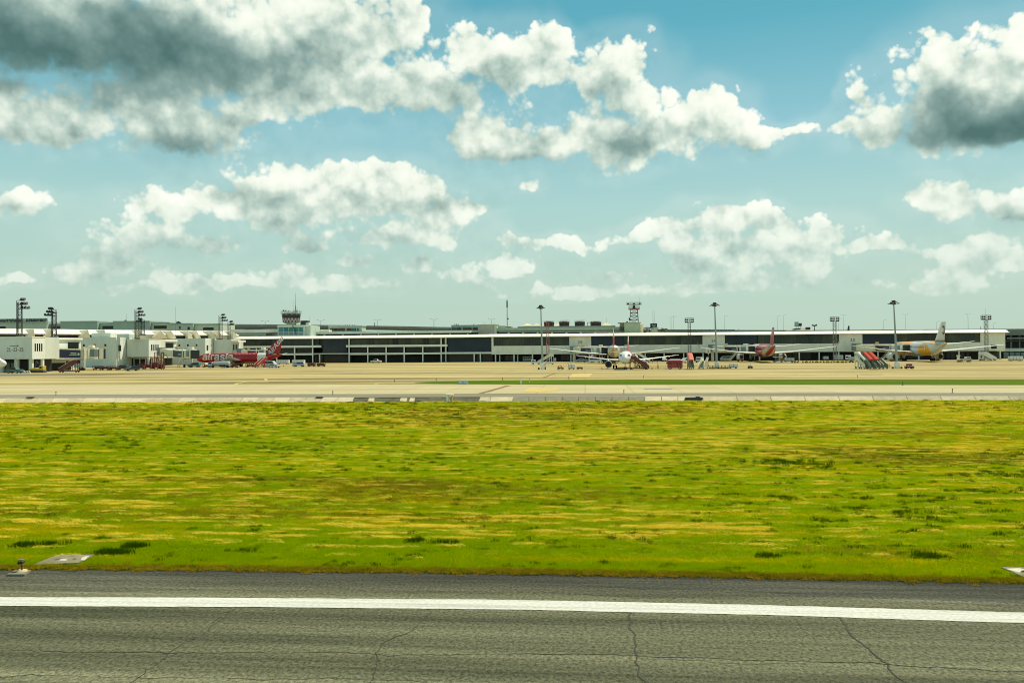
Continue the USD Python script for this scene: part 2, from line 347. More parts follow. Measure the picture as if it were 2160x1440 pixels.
def ground_material(name, ramp, along=0.02, across=0.25, fine=None, rough=0.85, spec=0.05, joints=None, bumpd=0.0, extra=None, contrast=(0.3, 0.7), fine_amt=0.25):
    """streaks lie along the runway; fine = scale of the grain"""
    N = {'g': ('geometry', {}), 'rot': ('vector_rotate', {'rotate_type': 'z_axis', 'angle': RA}),
         'mp': ('mapping', {'scale': (along, across, 0.1)}), 'n': ('noise_texture', {'scale': 1.0, 'detail': 7.0, 'roughness': 0.62}),
         'mr': ('map_range', {'from_min': contrast[0], 'from_max': contrast[1], 'to_min': 0, 'to_max': 1, 'clamp': True}),
         'cr': ('rgb_ramp', {'ramp': ramp}), 'p': ('principled_bsdf', {'roughness': rough, 'specular_ior_level': spec})}
    L = [('g.position', 'rot.vector'), ('rot.vector', 'mp.vector'), ('mp.vector', 'n.vector'), ('n.fac', 'mr.value'), ('mr.result', 'cr.fac')]
    last = 'cr.color'
    if fine:
        N['fm'] = ('mapping', {'scale': (fine[0], fine[1], 1.0)})
        N['fn'] = ('noise_texture', {'scale': 1.0, 'detail': 4.0, 'roughness': 0.7}); L += [('rot.vector', 'fm.vector'), ('fm.vector', 'fn.vector')]
        N['fr'] = ('map_range', {'from_min': 0.3, 'from_max': 0.7, 'to_min': 1 - fine_amt, 'to_max': 1 + fine_amt, 'clamp': True}); L += [('fn.fac', 'fr.value')]
        N['fv'] = ('vector_math', {'math_type': 'scale'}); L += [(last, 'fv.vector1'), ('fr.result', 'fv.scale')]; last = 'fv.vector'
        if bumpd:
            N['b'] = ('bump', {'distance': bumpd, 'strength': 1.0}); L += [('fn.fac', 'b.height'), ('b.normal', 'p.normal')]
    if joints:      # slab joints seen from far away
        N['bk'] = ('brick_texture', {'offset': 0.0, 'color1': (1, 1, 1), 'color2': (0.93, 0.93, 0.93), 'mortar': (0.72, 0.70, 0.66), 'scale': 1.0, 'mortar_size': joints[2], 'brick_width': joints[0], 'row_height': joints[1], 'mortar_smooth': 0.4})
        L += [('rot.vector', 'bk.vector')]
        N['bm'] = ('vector_math', {'math_type': 'multiply'}); L += [(last, 'bm.vector1'), ('bk.color', 'bm.vector2')]; last = 'bm.vector'
    L.append((last, 'p.base_color'))
    M[name] = usdkit.material(stage, f'/World/Looks/{name}', N, L, surface='p.BSDF')

def strip(top, bottom, z=0.0, zt=None, n=80, far=True):
    """sheet between two pixel polylines (top, bottom), carried on beyond the frame"""
    zt = z if zt is None else zt
    top, bottom = np.array(top, float), np.array(bottom, float)
    xs = np.linspace(0, 2160, n)
    def line(p, zz):
        q = [G(x, np.interp(x, p[:, 0], p[:, 1]), zz) for x in xs]
        a, b = q[0] - (q[8] - q[0]) * 6, q[-1] + (q[-1] - q[-9]) * 6
        return np.array([a] + q + [b])
    A, B = line(bottom, z), line(top, zt)
    m = len(A)
    return np.vstack([A, B]), np.array([(i, i + 1, m + i + 1, m + i) for i in range(m - 1)])

def poly_sheet(pts, z):
    P = np.array([G(x, y, z)[:2] for x, y in pts])
    import mapbox_earcut as ec
    tri = ec.triangulate_float64(P, np.array([len(P)], np.uint32)).reshape(-1, 3).astype(int)
    v = np.c_[P, np.full(len(P), z)]
    a = np.cross(v[tri[:, 1]] - v[tri[:, 0]], v[tri[:, 2]] - v[tri[:, 0]])[:, 2]
    tri[a < 0] = tri[a < 0][:, ::-1]
    return v, tri

# far ground: one sheet to the horizon with a gap-free edge under everything
mat('far_ground', (0.20, 0.19, 0.12), 0.9, 0.25, 0.01, coord='world')
R = 9000
ground = obj('ground', (np.array([(-R, -R, -1.6), (R, -R, -1.6), (R, R, -1.6), (-R, R, -1.6)], float), np.array([(0, 1, 2, 3)])), 'far_ground')
tag(ground, 'flat ground of the airfield reaching the horizon', None, None, 'structure')

ground_material('asphalt', [(0, (0.040, 0.045, 0.026)), (0.35, (0.085, 0.090, 0.053)), (0.7, (0.125, 0.129, 0.077)), (1, (0.185, 0.187, 0.113))], 0.03, 0.9, (11.0, 9.0), 0.8, bumpd=0.03, fine_amt=0.7)
ground_material('asphalt_edge', [(0, (0.026, 0.028, 0.023)), (0.45, (0.045, 0.047, 0.036)), (0.75, (0.08, 0.082, 0.06)), (1, (0.11, 0.11, 0.08))], 0.05, 0.9, (11.0, 9.0), 0.85, bumpd=0.03, fine_amt=0.6)
ground_material('line_paint', [(0, (0.36, 0.37, 0.32)), (0.5, (0.50, 0.51, 0.455)), (1, (0.57, 0.58, 0.52))], 0.12, 5.0, (9.0, 9.0), 0.6, fine_amt=0.22)
ground_material('apron_concrete', [(0, (0.135, 0.114, 0.05)), (0.3, (0.26, 0.212, 0.092)), (0.6, (0.37, 0.305, 0.135)), (1, (0.48, 0.41, 0.20))], 0.010, 0.10, (0.5, 2.2), 0.9, joints=(7.5, 7.5, 0.07), fine_amt=0.10, contrast=(0.32, 0.66))
ground_material('taxiway_concrete', [(0, (0.30, 0.26, 0.14)), (0.4, (0.41, 0.36, 0.205)), (1, (0.50, 0.45, 0.28))], 0.012, 0.25, (0.6, 2.0), 0.9, joints=(7.5, 7.5, 0.09), fine_amt=0.08)
ground_material('shoulder_asphalt', [(0, (0.13, 0.13, 0.095)), (0.5, (0.19, 0.185, 0.135)), (1, (0.27, 0.26, 0.18))], 0.02, 0.5, (1.0, 3.0), 0.9, fine_amt=0.15)
ground_material('grass_soil', [(0, (0.05, 0.095, 0.0)), (0.30, (0.11, 0.175, 0.0)), (0.55, (0.19, 0.235, 0.0)), (0.75, (0.28, 0.27, 0.001)), (1, (0.36, 0.29, 0.006))], 0.10, 1.2, (1.6, 6.0), 0.95, bumpd=0.05, fine_amt=0.35, contrast=(0.28, 0.74))
ground_material('median_grass', [(0, (0.035, 0.075, 0.0)), (0.5, (0.062, 0.118, 0.0)), (1, (0.115, 0.165, 0.0))], 0.03, 0.3, (0.8, 2.5), 0.95, fine_amt=0.25)

EDGE = [(0, 1197), (300, 1198), (540, 1200), (1080, 1206), (1620, 1215), (2160, 1226)]
EDGE_GRASS = [(x, y - 1) for x, y in EDGE]
LT = [(0, 1258), (540, 1260), (1080, 1264), (1620, 1275), (2160, 1291)]
LB = [(0, 1277), (540, 1279), (1080, 1284.5), (1620, 1296), (2160, 1313)]
DARK = [(0, 1222), (540, 1226), (1080, 1232), (1620, 1250), (2160, 1272)]
runway = tag(UsdGeom.Xform.Define(stage, '/World/runway').GetPrim(), 'grey grooved asphalt runway in front of the mown field', None, None, 'structure')
def runway_strip(top, bottom, z, to_camera=False):
    v, f = strip(top, bottom, z)
    if to_camera:
        m = len(v) // 2; v = v.copy()
        v[:m, 1] = -35.0; v[:m, 0] = np.linspace(-260, 260, m); v[m, 0] = -260; v[2 * m - 1, 0] = 260
    return v, f
obj('surface', runway_strip(EDGE, EDGE, 0.0, True), 'asphalt', runway)
ground_material('asphalt_mid', [(0, (0.038, 0.040, 0.028)), (0.45, (0.068, 0.070, 0.046)), (0.75, (0.105, 0.107, 0.072)), (1, (0.15, 0.15, 0.10))], 0.04, 0.9, (11.0, 9.0), 0.82, bumpd=0.03, fine_amt=0.7)
def ragged(line, amp, seed):
    x = np.arange(0, 2161, 6.0); y = np.interp(x, [p[0] for p in line], [p[1] for p in line])
    return list(zip(x, y + amp * (meshkit.fbm(np.c_[x / (170 if amp > 2 else 30), np.zeros(len(x)), np.full(len(x), seed)], 5) - .5) * 2))
MIDL = [(0, 1246), (540, 1246), (1080, 1250), (1620, 1264), (2160, 1284)]
v, f = strip(ragged(LT, .9, 7.7), ragged(LB, .9, 8.8), 0.010, n=361); obj('edge_line', (v, f), 'line_paint', runway)
v, f = strip(EDGE, ragged(MIDL, 9, 4.4), 0.003, n=181); obj('worn_band', (v, f), 'asphalt_mid', runway)
v, f = strip(EDGE, ragged(DARK, 9, 1.3), 0.006, n=181); obj('shoulder', (v, f), 'asphalt_edge', runway)

# cracks: shallow gaping seams, built as thin dark ribbons
mat('crack_dark', (0.036, 0.038, 0.024), 0.95, 0.2)
def crack(pts, w, seed, z=0.009):
    rs = np.random.RandomState(seed); P = np.array([G(x, y, 0)[:2] for x, y in pts]); out = []
    for a, b in zip(P[:-1], P[1:]):
        n = max(2, int(np.linalg.norm(b - a) / 0.12))
        for t in np.arange(n) / n: out.append(a + (b - a) * t)
    out.append(P[-1]); out = np.array(out); k = len(out)
    walk = np.cumsum(rs.normal(0, 0.024, (k, 2)), 0); walk -= np.linspace(0, 1, k)[:, None] * walk[-1]
    out = out + walk + rs.normal(0, .013, (k, 2))
    d = np.gradient(out, axis=0); d /= np.linalg.norm(d, axis=1)[:, None] + 1e-9; nn = np.c_[-d[:, 1], d[:, 0]]
    ww = 1.05 * w * (0.25 + 0.9 * meshkit.fbm(np.c_[np.arange(k) * .13, np.zeros(k), np.full(k, seed)], 3))[:, None]
    v = np.vstack([np.c_[out + nn * ww, np.full(k, z)], np.c_[out - nn * ww, np.full(k, z)]])
    f = np.array([(i, i + 1, k + i + 1, k + i) for i in range(k - 1)])
    tri = np.vstack([f[:, [0, 1, 2]], f[:, [0, 2, 3]]]); nz = np.cross(v[tri[:, 1]] - v[tri[:, 0]], v[tri[:, 2]] - v[tri[:, 0]])[:, 2]
    tri[nz < 0] = tri[nz < 0][:, ::-1]
    return v, tri
CR = [([(905, 1290), (880, 1315), (860, 1330), (822, 1345), (808, 1352), (780, 1440)], .016), ([(1332, 1290), (1336, 1315), (1338, 1345), (1345, 1365), (1352, 1385), (1358, 1410), (1352, 1422), (1365, 1442)], .028),
      ([(1762, 1300), (1785, 1325), (1810, 1350), (1830, 1365), (1850, 1385), (1868, 1402), (1880, 1418), (1905, 1442)], .026), ([(495, 1285), (450, 1316), (425, 1338), (365, 1370), (345, 1392), (320, 1408), (275, 1440)], .012),
      ([(0, 1370), (360, 1373), (700, 1375), (1080, 1382), (1340, 1386), (1560, 1397), (1870, 1403), (2160, 1416)], .016), ([(0, 1428), (300, 1430), (640, 1433), (900, 1438)], .012),
      ([(90, 1285), (40, 1305), (-20, 1325)], .008), ([(445, 1212), (415, 1222)], .012), ([(950, 1222), (935, 1236)], .010), ([(1340, 1386), (1480, 1392), (1700, 1399)], .008)]
for i, (p, w) in enumerate(CR): obj('crack', crack(p, w, i + 3), 'crack_dark', runway)

# mown field falls gently to a ditch along the taxiway
ZG = -0.55
FTOP = [(0, 849.5), (360, 848.5), (720, 847.5), (1440, 845.5), (2160, 844)]
def grass_z(t): return ZG * t
NF, MF = 90, 46
xs = np.linspace(-420, 2580, NF)
near = np.array([G(x, np.interp(x, [p[0] for p in EDGE_GRASS], [p[1] for p in EDGE_GRASS]), 0.0) for x in xs])
near[0] = near[6] - (near[12] - near[6]); near[-1] = near[-7] + (near[-7] - near[-13])
farl = np.array([G(x, np.interp(x, [p[0] for p in FTOP], [p[1] for p in FTOP]), ZG) for x in xs])
for A in (near, farl):      # straight on outside the frame
    i0 = np.argmin(abs(xs - 0)); i1 = np.argmin(abs(xs - 2160))
    sl0 = (A[i0 + 10] - A[i0]) / 10; sl1 = (A[i1] - A[i1 - 10]) / 10
    for i in range(i0): A[i] = A[i0] - sl0 * (i0 - i) * (1.6 if A is near else 1.0)
    for i in range(i1 + 1, NF): A[i] = A[i1] + sl1 * (i - i1) * (1.6 if A is near else 1.0)
def field_point(u, t):
    """u along 0..1, t from the runway (0) to the ditch (1)"""
    k = np.clip(u * (NF - 1), 0, NF - 1.001); i = k.astype(int); w = (k - i)[:, None]
    a = near[i] * (1 - w) + near[i + 1] * w; b = farl[i] * (1 - w) + farl[i + 1] * w
    p = a * (1 - t[:, None]) + b * t[:, None]
    nz = meshkit.fbm(np.c_[p[:, :2] * [0.10, 0.25], np.zeros(len(p))], 4, 5) - 0.5 + .55 * (meshkit.fbm(np.c_[p[:, :2] * [0.7, 2.0], np.full(len(p), 3.3)], 3, 15) - .5)
    p = p.copy(); p[:, 2] = ZG * t + nz * 0.30 * np.sin(np.pi * np.clip(t, 0, 1)) ** .5 + 0.01
    return p
uu, tt = np.meshgrid(np.linspace(0, 1, 640), np.linspace(0, 1, 300) ** 1.25, indexing='xy')
gp = field_point(uu.ravel(), tt.ravel())
ii, jj = np.meshgrid(np.arange(299), np.arange(639), indexing='ij')
a = (ii * 640 + jj).ravel()
field = obj('grass_field', (gp, np.stack([a, a + 1, a + 641, a + 640], 1)), 'grass_soil', smooth=True)
tag(field, 'wide mown yellow green grass field between runway and taxiway', None, None, 'structure')

# taxiway, its dark shoulder, grass median, apron
SH_N = [(0, 839.5), (720, 838), (1440, 836), (2160, 835)]
SH_F = [(0, 832.5), (720, 830.5), (1000, 829.8), (1440, 828.6), (2160, 828)]
TX_F = [(0, 812), (880, 811), (2160, 812.5)]
tag(obj('taxiway_shoulder', strip(SH_F, SH_N, 0.0), 'shoulder_asphalt'), 'dark asphalt shoulder along the pale taxiway', None, None, 'structure')
tag(obj('taxiway', strip(TX_F, SH_F, 0.0), 'taxiway_concrete'), 'pale concrete taxiway beyond the drain slabs', None, None, 'structure')
# apron sheet out past the terminal
v, f = strip([(0, 812), (880, 811), (2160, 812.5)], TX_F, 0.0)
m = len(v) // 2
fr = np.array([from_front(x, 60.0) for x in np.linspace(-700, 700, m)])
v[m:] = fr; 
apron = tag(obj('apron', (v, f), 'apron_concrete'), 'sandy concrete apron in front of the terminal', None, None, 'structure')
MED = [(872, 806.5), (905, 805), (960, 803.5), (1060, 801.5), (1200, 800.5), (1500, 799.8), (2160, 799.6), (2700, 799.4), (2700, 812.8), (2160, 811.8), (1500, 811.2), (1250, 811), (1000, 810), (930, 809.2), (880, 807.6)]
tag(obj('grass_median', poly_sheet(MED, 0.012), 'median_grass'), 'narrow green grass strip between taxiway and apron', None, None, 'structure')
# painted and worn marks on the pavement
mat('yellow_paint', (0.47, 0.35, 0.10), 0.7, 0.2, 0.4)
mat('tar_strip', (0.17, 0.11, 0.05), 0.85, 0.25, 0.4)
mat('stain_dark', (0.12, 0.115, 0.085), 0.9, 0.3, 0.1)
txp = stage.GetPrimAtPath('/World/taxiway')
def mark(parent, pts, m, name, z=0.016): return obj(name, poly_sheet(pts, z), m, parent)
mark(txp, [(1120, 817.5), (1190, 817), (1165, 826), (1098, 825.5)], 'yellow_paint', 'painted_patch')
mark(txp, [(1068, 812.8), (1078, 812.8), (1020, 829.3), (1007, 829.6)], 'tar_strip', 'trench_scar')
mark(txp, [(1359, 819.2), (1418, 819.2), (1418, 820.4), (1358, 820.4)], 'stain_dark', 'grate_strip')
mark(apron, [(1208, 788), (1251, 787.5), (1242, 795), (1199, 795.5)], 'yellow_paint', 'painted_patch')
mark(apron, [(1170, 786.3), (1174, 786.6), (1150, 796), (1143, 796)], 'tar_strip', 'trench_scar')
# thin faded guide lines curving over the apron
def ribbon(pts, w, z=0.02):
    P = np.array([G(x, y, z)[:2] for x, y in pts]); k = len(P)
    d = np.gradient(P, axis=0); d /= np.linalg.norm(d, axis=1)[:, None]; nn = np.c_[-d[:, 1], d[:, 0]] * w
    v = np.vstack([np.c_[P - nn, np.full(k, z)], np.c_[P + nn, np.full(k, z)]])
    return v, np.array([(i, i + 1, k + i + 1, k + i) for i in range(k - 1)])
for pts in ([(560, 798.5), (562, 801), (556, 803), (520, 805), (500, 808), (497, 811)], [(500, 812), (540, 809.5), (580, 809)], [(820, 806.5), (800, 808), (790, 810)],
            [(1640, 790), (1700, 789.5), (1860, 790)], [(300, 797), (420, 796), (520, 797), (640, 801)]):
    obj('guide_line', ribbon(pts, 0.35), 'yellow_paint', apron)
for pts, in (([(440, 806.4), (500, 805.6), (505, 806.6), (450, 807.4)],), ([(565, 804.8), (620, 805), (618, 806), (570, 805.8)],), ([(1815, 789), (1862, 789), (1862, 790), (1815, 790)],), ([(0, 789), (180, 788), (330, 786.5), (360, 787.3), (200, 790.6), (0, 791.5)],), ([(700, 787), (760, 786.3), (765, 787.2), (705, 788)],)):
    mark(apron, pts, 'stain_dark', 'oil_stain', 0.02)
# ------------------------------------------------------------------ paints and building stuff
W_DIRT = ((0.30, 0.27, 0.20), 0.45)
mat('white_wall', (0.77, 0.74, 0.60), 0.7, 0.08, 0.25, (1, 1, 0.4), dirt=((0.52, 0.48, 0.36), 0.35))
mat('grey_wall', (0.60, 0.63, 0.54), 0.75, 0.08, 0.2, (1, 1, 0.4), dirt=((0.42, 0.42, 0.34), 0.35))
mat('white_trim', (0.80, 0.78, 0.66), 0.6, 0.07, 0.3, dirt=((0.42, 0.38, 0.28), 0.3))
mat('roof_white', (0.74, 0.72, 0.62), 0.5, 0.07, 0.12, (1, 3, 3), dirt=((0.50, 0.46, 0.36), 0.4))
mat('roof_white_bright', (0.82, 0.80, 0.70), 0.5, 0.05, 0.12, (1, 3, 3), dirt=((0.55, 0.5, 0.4), 0.25))
mat('teal_wall', (0.27, 0.37, 0.32), 0.75, 0.08, 0.12, (1, 1, 0.3), dirt=((0.20, 0.26, 0.22), 0.4))
mat('teal_light', (0.37, 0.46, 0.39), 0.75, 0.08, 0.12, dirt=((0.26, 0.30, 0.24), 0.4))
mat('green_wall', (0.30, 0.37, 0.25), 0.8, 0.1, 0.15, (1, 1, 0.4), dirt=((0.20, 0.24, 0.17), 0.5))
mat('pale_green', (0.46, 0.53, 0.43), 0.75, 0.08, 0.15, dirt=((0.30, 0.33, 0.25), 0.4))
mat('concrete', (0.27, 0.28, 0.23), 0.85, 0.15, 0.2, dirt=((0.14, 0.15, 0.12), 0.5))
mat('road_concrete', (0.17, 0.19, 0.165), 0.85, 0.14, 0.05, (1, 1, 4), dirt=((0.10, 0.11, 0.10), 0.5))
mat('cream', (0.72, 0.63, 0.43), 0.7, 0.08, 0.3)
mat('bridge_cream', (0.70, 0.67, 0.49), 0.6, 0.08, 0.4, dirt=((0.36, 0.32, 0.22), 0.4))
mat('bridge_grey', (0.17, 0.22, 0.215), 0.35, 0.15, 0.4)
mat('navy_panel', (0.016, 0.022, 0.055), 0.35, 0.25, 0.3)
mat('dark_void', (0.012, 0.017, 0.018), 0.7, 0.3, 0.2)
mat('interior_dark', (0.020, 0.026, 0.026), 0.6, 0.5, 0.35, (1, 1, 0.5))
mat('navy_glass', (0.010, 0.022, 0.034), 0.12, 0.3, 0.08, (1, 1, 2), spec=0.35)
mat('black_glass', (0.010, 0.014, 0.015), 0.15, 0.3, 0.2, spec=0.35)
mat('tinted_glass', (0.045, 0.058, 0.034), 0.16, 0.45, 0.30, (1, 1, 0.7), spec=0.35, dirt=((0.16, 0.13, 0.05), 0.35))
mat('tinted_glass_dark', (0.026, 0.036, 0.028), 0.16, 0.45, 0.30, (1, 1, 0.7), spec=0.35, dirt=((0.09, 0.08, 0.04), 0.3))
mat('teal_glass', (0.03, 0.17, 0.17), 0.15, 0.3, 0.3, spec=0.4)
mat('brown_window', (0.12, 0.045, 0.030), 0.4, 0.3, 0.4)
mat('mullion', (0.05, 0.06, 0.045), 0.5, 0.1)
mat('steel_dark', (0.030, 0.035, 0.032), 0.5, 0.2, 0.8)
mat('steel_grey', (0.16, 0.18, 0.165), 0.5, 0.15, 0.8)
mat('galvanised', (0.30, 0.34, 0.31), 0.45, 0.15, 0.6, metal=0.3)
mat('rust_red', (0.17, 0.045, 0.03), 0.7, 0.2, 0.8)
mat('signal_red', (0.42, 0.03, 0.02), 0.5, 0.1)
mat('letter_dark', (0.03, 0.032, 0.03), 0.6, 0.1)
mat('letter_brown', (0.16, 0.075, 0.045), 0.6, 0.1)
mat('tank_dark', (0.035, 0.034, 0.026), 0.6, 0.3, 0.6)

# ------------------------------------------------------------------ the long terminal
term = thing('terminal_building', 'long low white terminal with dark tinted windows and pale sloping roof', 'terminal', (OX, OY, 0), -TH)
def XF(px, yl=0.0): return FL(px, 730, yl)[0]
ZR, ZE, ZU_L, ZU_R = 14.1, 12.5, 9.1, 8.12
x_l, x_r = XF(486), XF(2121)
# structural body behind the windows, roof slab, back wall
obj('roof_slab', MB().box(x_l, x_r + 2, 2.6, 34, 13.6, 14.05), 'roof_white', term)
obj('rear_wall', MB().box(x_l, x_r, 33, 33.6, 0, 13.58), 'white_wall', term)
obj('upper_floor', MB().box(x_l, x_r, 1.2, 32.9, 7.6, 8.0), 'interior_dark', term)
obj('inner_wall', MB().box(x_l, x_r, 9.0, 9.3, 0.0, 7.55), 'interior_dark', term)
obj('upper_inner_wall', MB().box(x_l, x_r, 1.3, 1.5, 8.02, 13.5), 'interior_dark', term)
# sloping roof edge in sheets, some lighter
cuts = [486, 540, 600, 641, 678, 724, 790, 850, 910, 970, 1030, 1095, 1150, 1210, 1270, 1305, 1345, 1400, 1460, 1532, 1588, 1650, 1710, 1770, 1824, 1885, 1950, 2010, 2070, 2126]
for i, (a, b) in enumerate(zip(cuts[:-1], cuts[1:])):
    lift = 0.0 if i % 5 else 0.05
    x0, x1 = XF(a) + 0.02, XF(b) - 0.02
    obj('roof_panel', MB().prism([(-1.3, ZE), (-1.3, ZE + .35 + lift), (2.7, ZR + lift), (2.7, ZR - .4)], x0, x1, 'x'), ['roof_white', 'roof_white_bright', 'roof_white'][i % 3], term)
obj('gutter', MB().box(x_l, x_r + 1.5, -1.42, -1.31, ZE + .02, ZE + .30), 'white_trim', term)
xe = XF(2121)
obj('gable_end', MB().prism([(-1.3, ZE), (2.7, ZE), (2.7, ZR - .4)], xe - .3, xe, 'x'), 'white_wall', term)
def panes(px0, px1, z0, z1, m, pitch_px, yl=0.35, mull=True):
    x0, x1 = XF(px0), XF(px1); n = max(1, round((px1 - px0) / pitch_px)); w = (x1 - x0) / n
    rs = np.random.RandomState(int(px0))
    for i in range(n):
        k = m if isinstance(m, str) else m[rs.randint(len(m))]
        obj('window_pane', MB().box(x0 + i * w + .03, x0 + (i + 1) * w - .03, yl, yl + .06, z0, z1), k, term)
    if mull:
        b = MB(); 
        for i in range(2 * n + 1): b.cbox(x0 + i * w / 2, yl - .04, (z0 + z1) / 2, .10, .10, z1 - z0)
        b.box(x0, x1, yl - .06, yl - .002, z0, z0 + .14)
        tag(obj('mullions', b, 'mullion', term), kind='stuff')
TG = ['tinted_glass', 'tinted_glass_dark', 'tinted_glass_dark']
# left half: open gallery with white bands and columns
panes(490, 672, ZU_L, ZE, ['tinted_glass_dark', 'black_glass', 'tinted_glass_dark'], 14, 0.6)
panes(738, 931, ZU_L, ZE, ['tinted_glass_dark', 'black_glass', 'tinted_glass'], 13, 0.6)
for px0, px1, z0, z1 in ((490, 678, 8.0, ZU_L), (731, 944, 8.0, ZU_L)): obj('balcony_band', MB().box(XF(px0), XF(px1), -1.0, 0.55, z0, z1), 'white_trim', term)
for px0, px1 in ((486, 660), (737, 931)):
    obj('floor_band', MB().box(XF(px0), XF(px1), -0.4, 8.9, 4.05, 5.03), 'white_trim', term)
obj('floor_band', MB().box(XF(660) + .02, XF(737) - .02, -0.2, 8.9, 4.35, 5.0), 'pale_green', term)
obj('floor_band', MB().box(XF(931) + .02, XF(1037) - .02, -0.3, 8.9, 4.2, 5.05), 'white_trim', term)
for px0, px1, n in ((500, 660, 6), (738, 931, 8)):
    w = (XF(px1) - XF(px0)) / n
    for i in range(n): obj('window_pane', MB().box(XF(px0) + i * w + .05, XF(px0) + (i + 1) * w - .05, 1.0, 1.06, 5.06, 7.58), 'black_glass', term)
for px in (584, 622, 660, 737, 776, 815, 853, 892, 931): 
    x = XF(px); top = 8.0 if px not in (660, 737, 931) else ZE
    obj('column', MB().cham(x - .32, x + .32, -.62, .0, 0, top, .06), 'white_trim', term)
for px in (815, 660 + 0): 
    if px == 815: obj('column', MB().box(XF(px) - .3, XF(px) + .3, .1, .52, ZU_L, ZE), 'tinted_glass', term)
for px, m in ((674, 'white_wall'), (940, 'pale_green'), (1000, 'white_trim'), (1013, 'white_trim')):
    x = XF(px); obj('column', MB().box(x - .3, x + .3, -.1 if px < 999 else .2, .5 if px < 999 else .8, 0, 4.15 if px > 950 else 4.3), m, term)
x = XF(940); obj('column', MB().box(x - .4, x + .4, .1, .6, 5.06, ZE), 'grey_wall', term)
# tall blue glass walls between the blocks
for px0, px1, z0, z1, yl in ((679, 731, 5.02, ZE, 1.1), (944, 1037, 5.07, ZE, 1.0), (1249, 1315, ZU_R - .35, ZE, 1.0), (1530, 1598, ZU_R - .35, ZE, 1.0), (1820, 1892, ZU_R - .35, ZE, 1.0)):
    n = round((px1 - px0) / 17); xs_ = np.linspace(XF(px0), XF(px1), n + 1)
    for a, b in zip(xs_[:-1], xs_[1:]): obj('glass_panel', MB().box(a + .02, b - .02, yl, yl + .08, z0, z1), 'navy_glass', term)
for px0, px1 in ((660, 737), (931, 1037)):
    n = round((px1 - px0) / 15); xs_ = np.linspace(XF(px0), XF(px1), n + 1)
    for a, b in zip(xs_[:-1], xs_[1:]): obj('glass_panel', MB().box(a + .03, b - .03, 3.0, 3.08, 0.1, 4.1), 'black_glass', term)
# right half: tinted window bands over a plain white wall band
for px0, px1 in ((1041, 1201), (1316, 1482), (1600, 1770), (1893, 2068)): panes(px0, px1, ZU_R, ZE, TG, 11)
wb = [(1037, 1247, 3.75, ZU_R), (1317, 1529, 4.15, ZU_R), (1599, 1819, 4.2, ZU_R), (1893, 2120, 4.15, ZU_R), (1247.3, 1316.7, 4.15, 7.75), (1529.3, 1598.7, 4.15, 7.75), (1819.3, 1892.7, 4.15, 7.75)]
for px0, px1, z0, z1 in wb: obj('wall_band', MB().box(XF(px0), XF(px1), -.25 if z1 == ZU_R else -.12, .95 if z1 == ZU_R else .9, z0, z1 - .003), 'white_wall', term)
for px0, px1 in ((1201, 1247), (1482, 1529), (1770, 1819), (2068, 2120)): obj('wall_block', MB().box(XF(px0), XF(px1), -.2, 1.2, ZU_R, ZE), 'white_wall', term)
obj('parapet_cap', MB().box(XF(1037), XF(1041) , -.22, .3, ZU_R, ZE), 'white_trim', term)
for s, px, py, h in (('15', 1218.5, 724.3, 1.35), ('14', 1500, 721.0, 1.2), ('12', 1793.5, 719.2, 1.25)):
    t = meshkit.text_mesh(s, h, 0.03, bold=True); T = np.array([[1, 0, 0, 0], [0, 0, -1, 0], [0, 1, 0, 0], [0, 0, 0, 1.0]])
    x, z = FL(px, py, -.2); b = MB().mesh(t, T); b.xf(np.array([[1, 0, 0, x], [0, 1, 0, -.205], [0, 0, 1, z], [0, 0, 0, 1.0]]))
    obj('gate_number', b, 'letter_brown', term)
obj('black_window', MB().box(XF(2090), XF(2102), -.31, -.26, 5.0, 7.0), 'black_glass', term)
for i, px in enumerate([1045, 1052, 1084, 1090, 1123, 1163, 1204, 1243, 1282, 1321, 1361, 1401, 1442, 1483, 1561, 1602, 1644, 1686, 1728, 1769, 1810, 1852, 1896, 1938, 1980, 2023, 2067, 2110]):
    x = XF(px); yb = 0.0 if i not in (1, 3) else 3.0
    obj('column', MB().cham(x - .3, x + .3, yb, yb + .6, 0, 4.1 if px > 1247 else 3.72, .05), 'white_wall', term)
obj('soffit', MB().box(XF(1037), XF(2121), .97, 8.95, 3.76, 4.0), 'grey_wall', term)
for px0, px1 in ((1060, 1080), (1180, 1240), (1330, 1390), (1500, 1550), (1660, 1720), (1900, 1960), (2000, 2060)):
    n = max(2, round((px1 - px0) / 10)); xs_ = np.linspace(XF(px0), XF(px1), n + 1)
    for a, b in zip(xs_[:-1], xs_[1:]): obj('ground_floor_pane', MB().box(a + .1, b - .1, 8.7, 8.8, .2, 3.2), 'navy_glass', term)

mat('pier_white', (0.70, 0.73, 0.66), 0.7, 0.08, 0.25, (1, 1, 0.4), dirt=((0.48, 0.48, 0.40), 0.35))
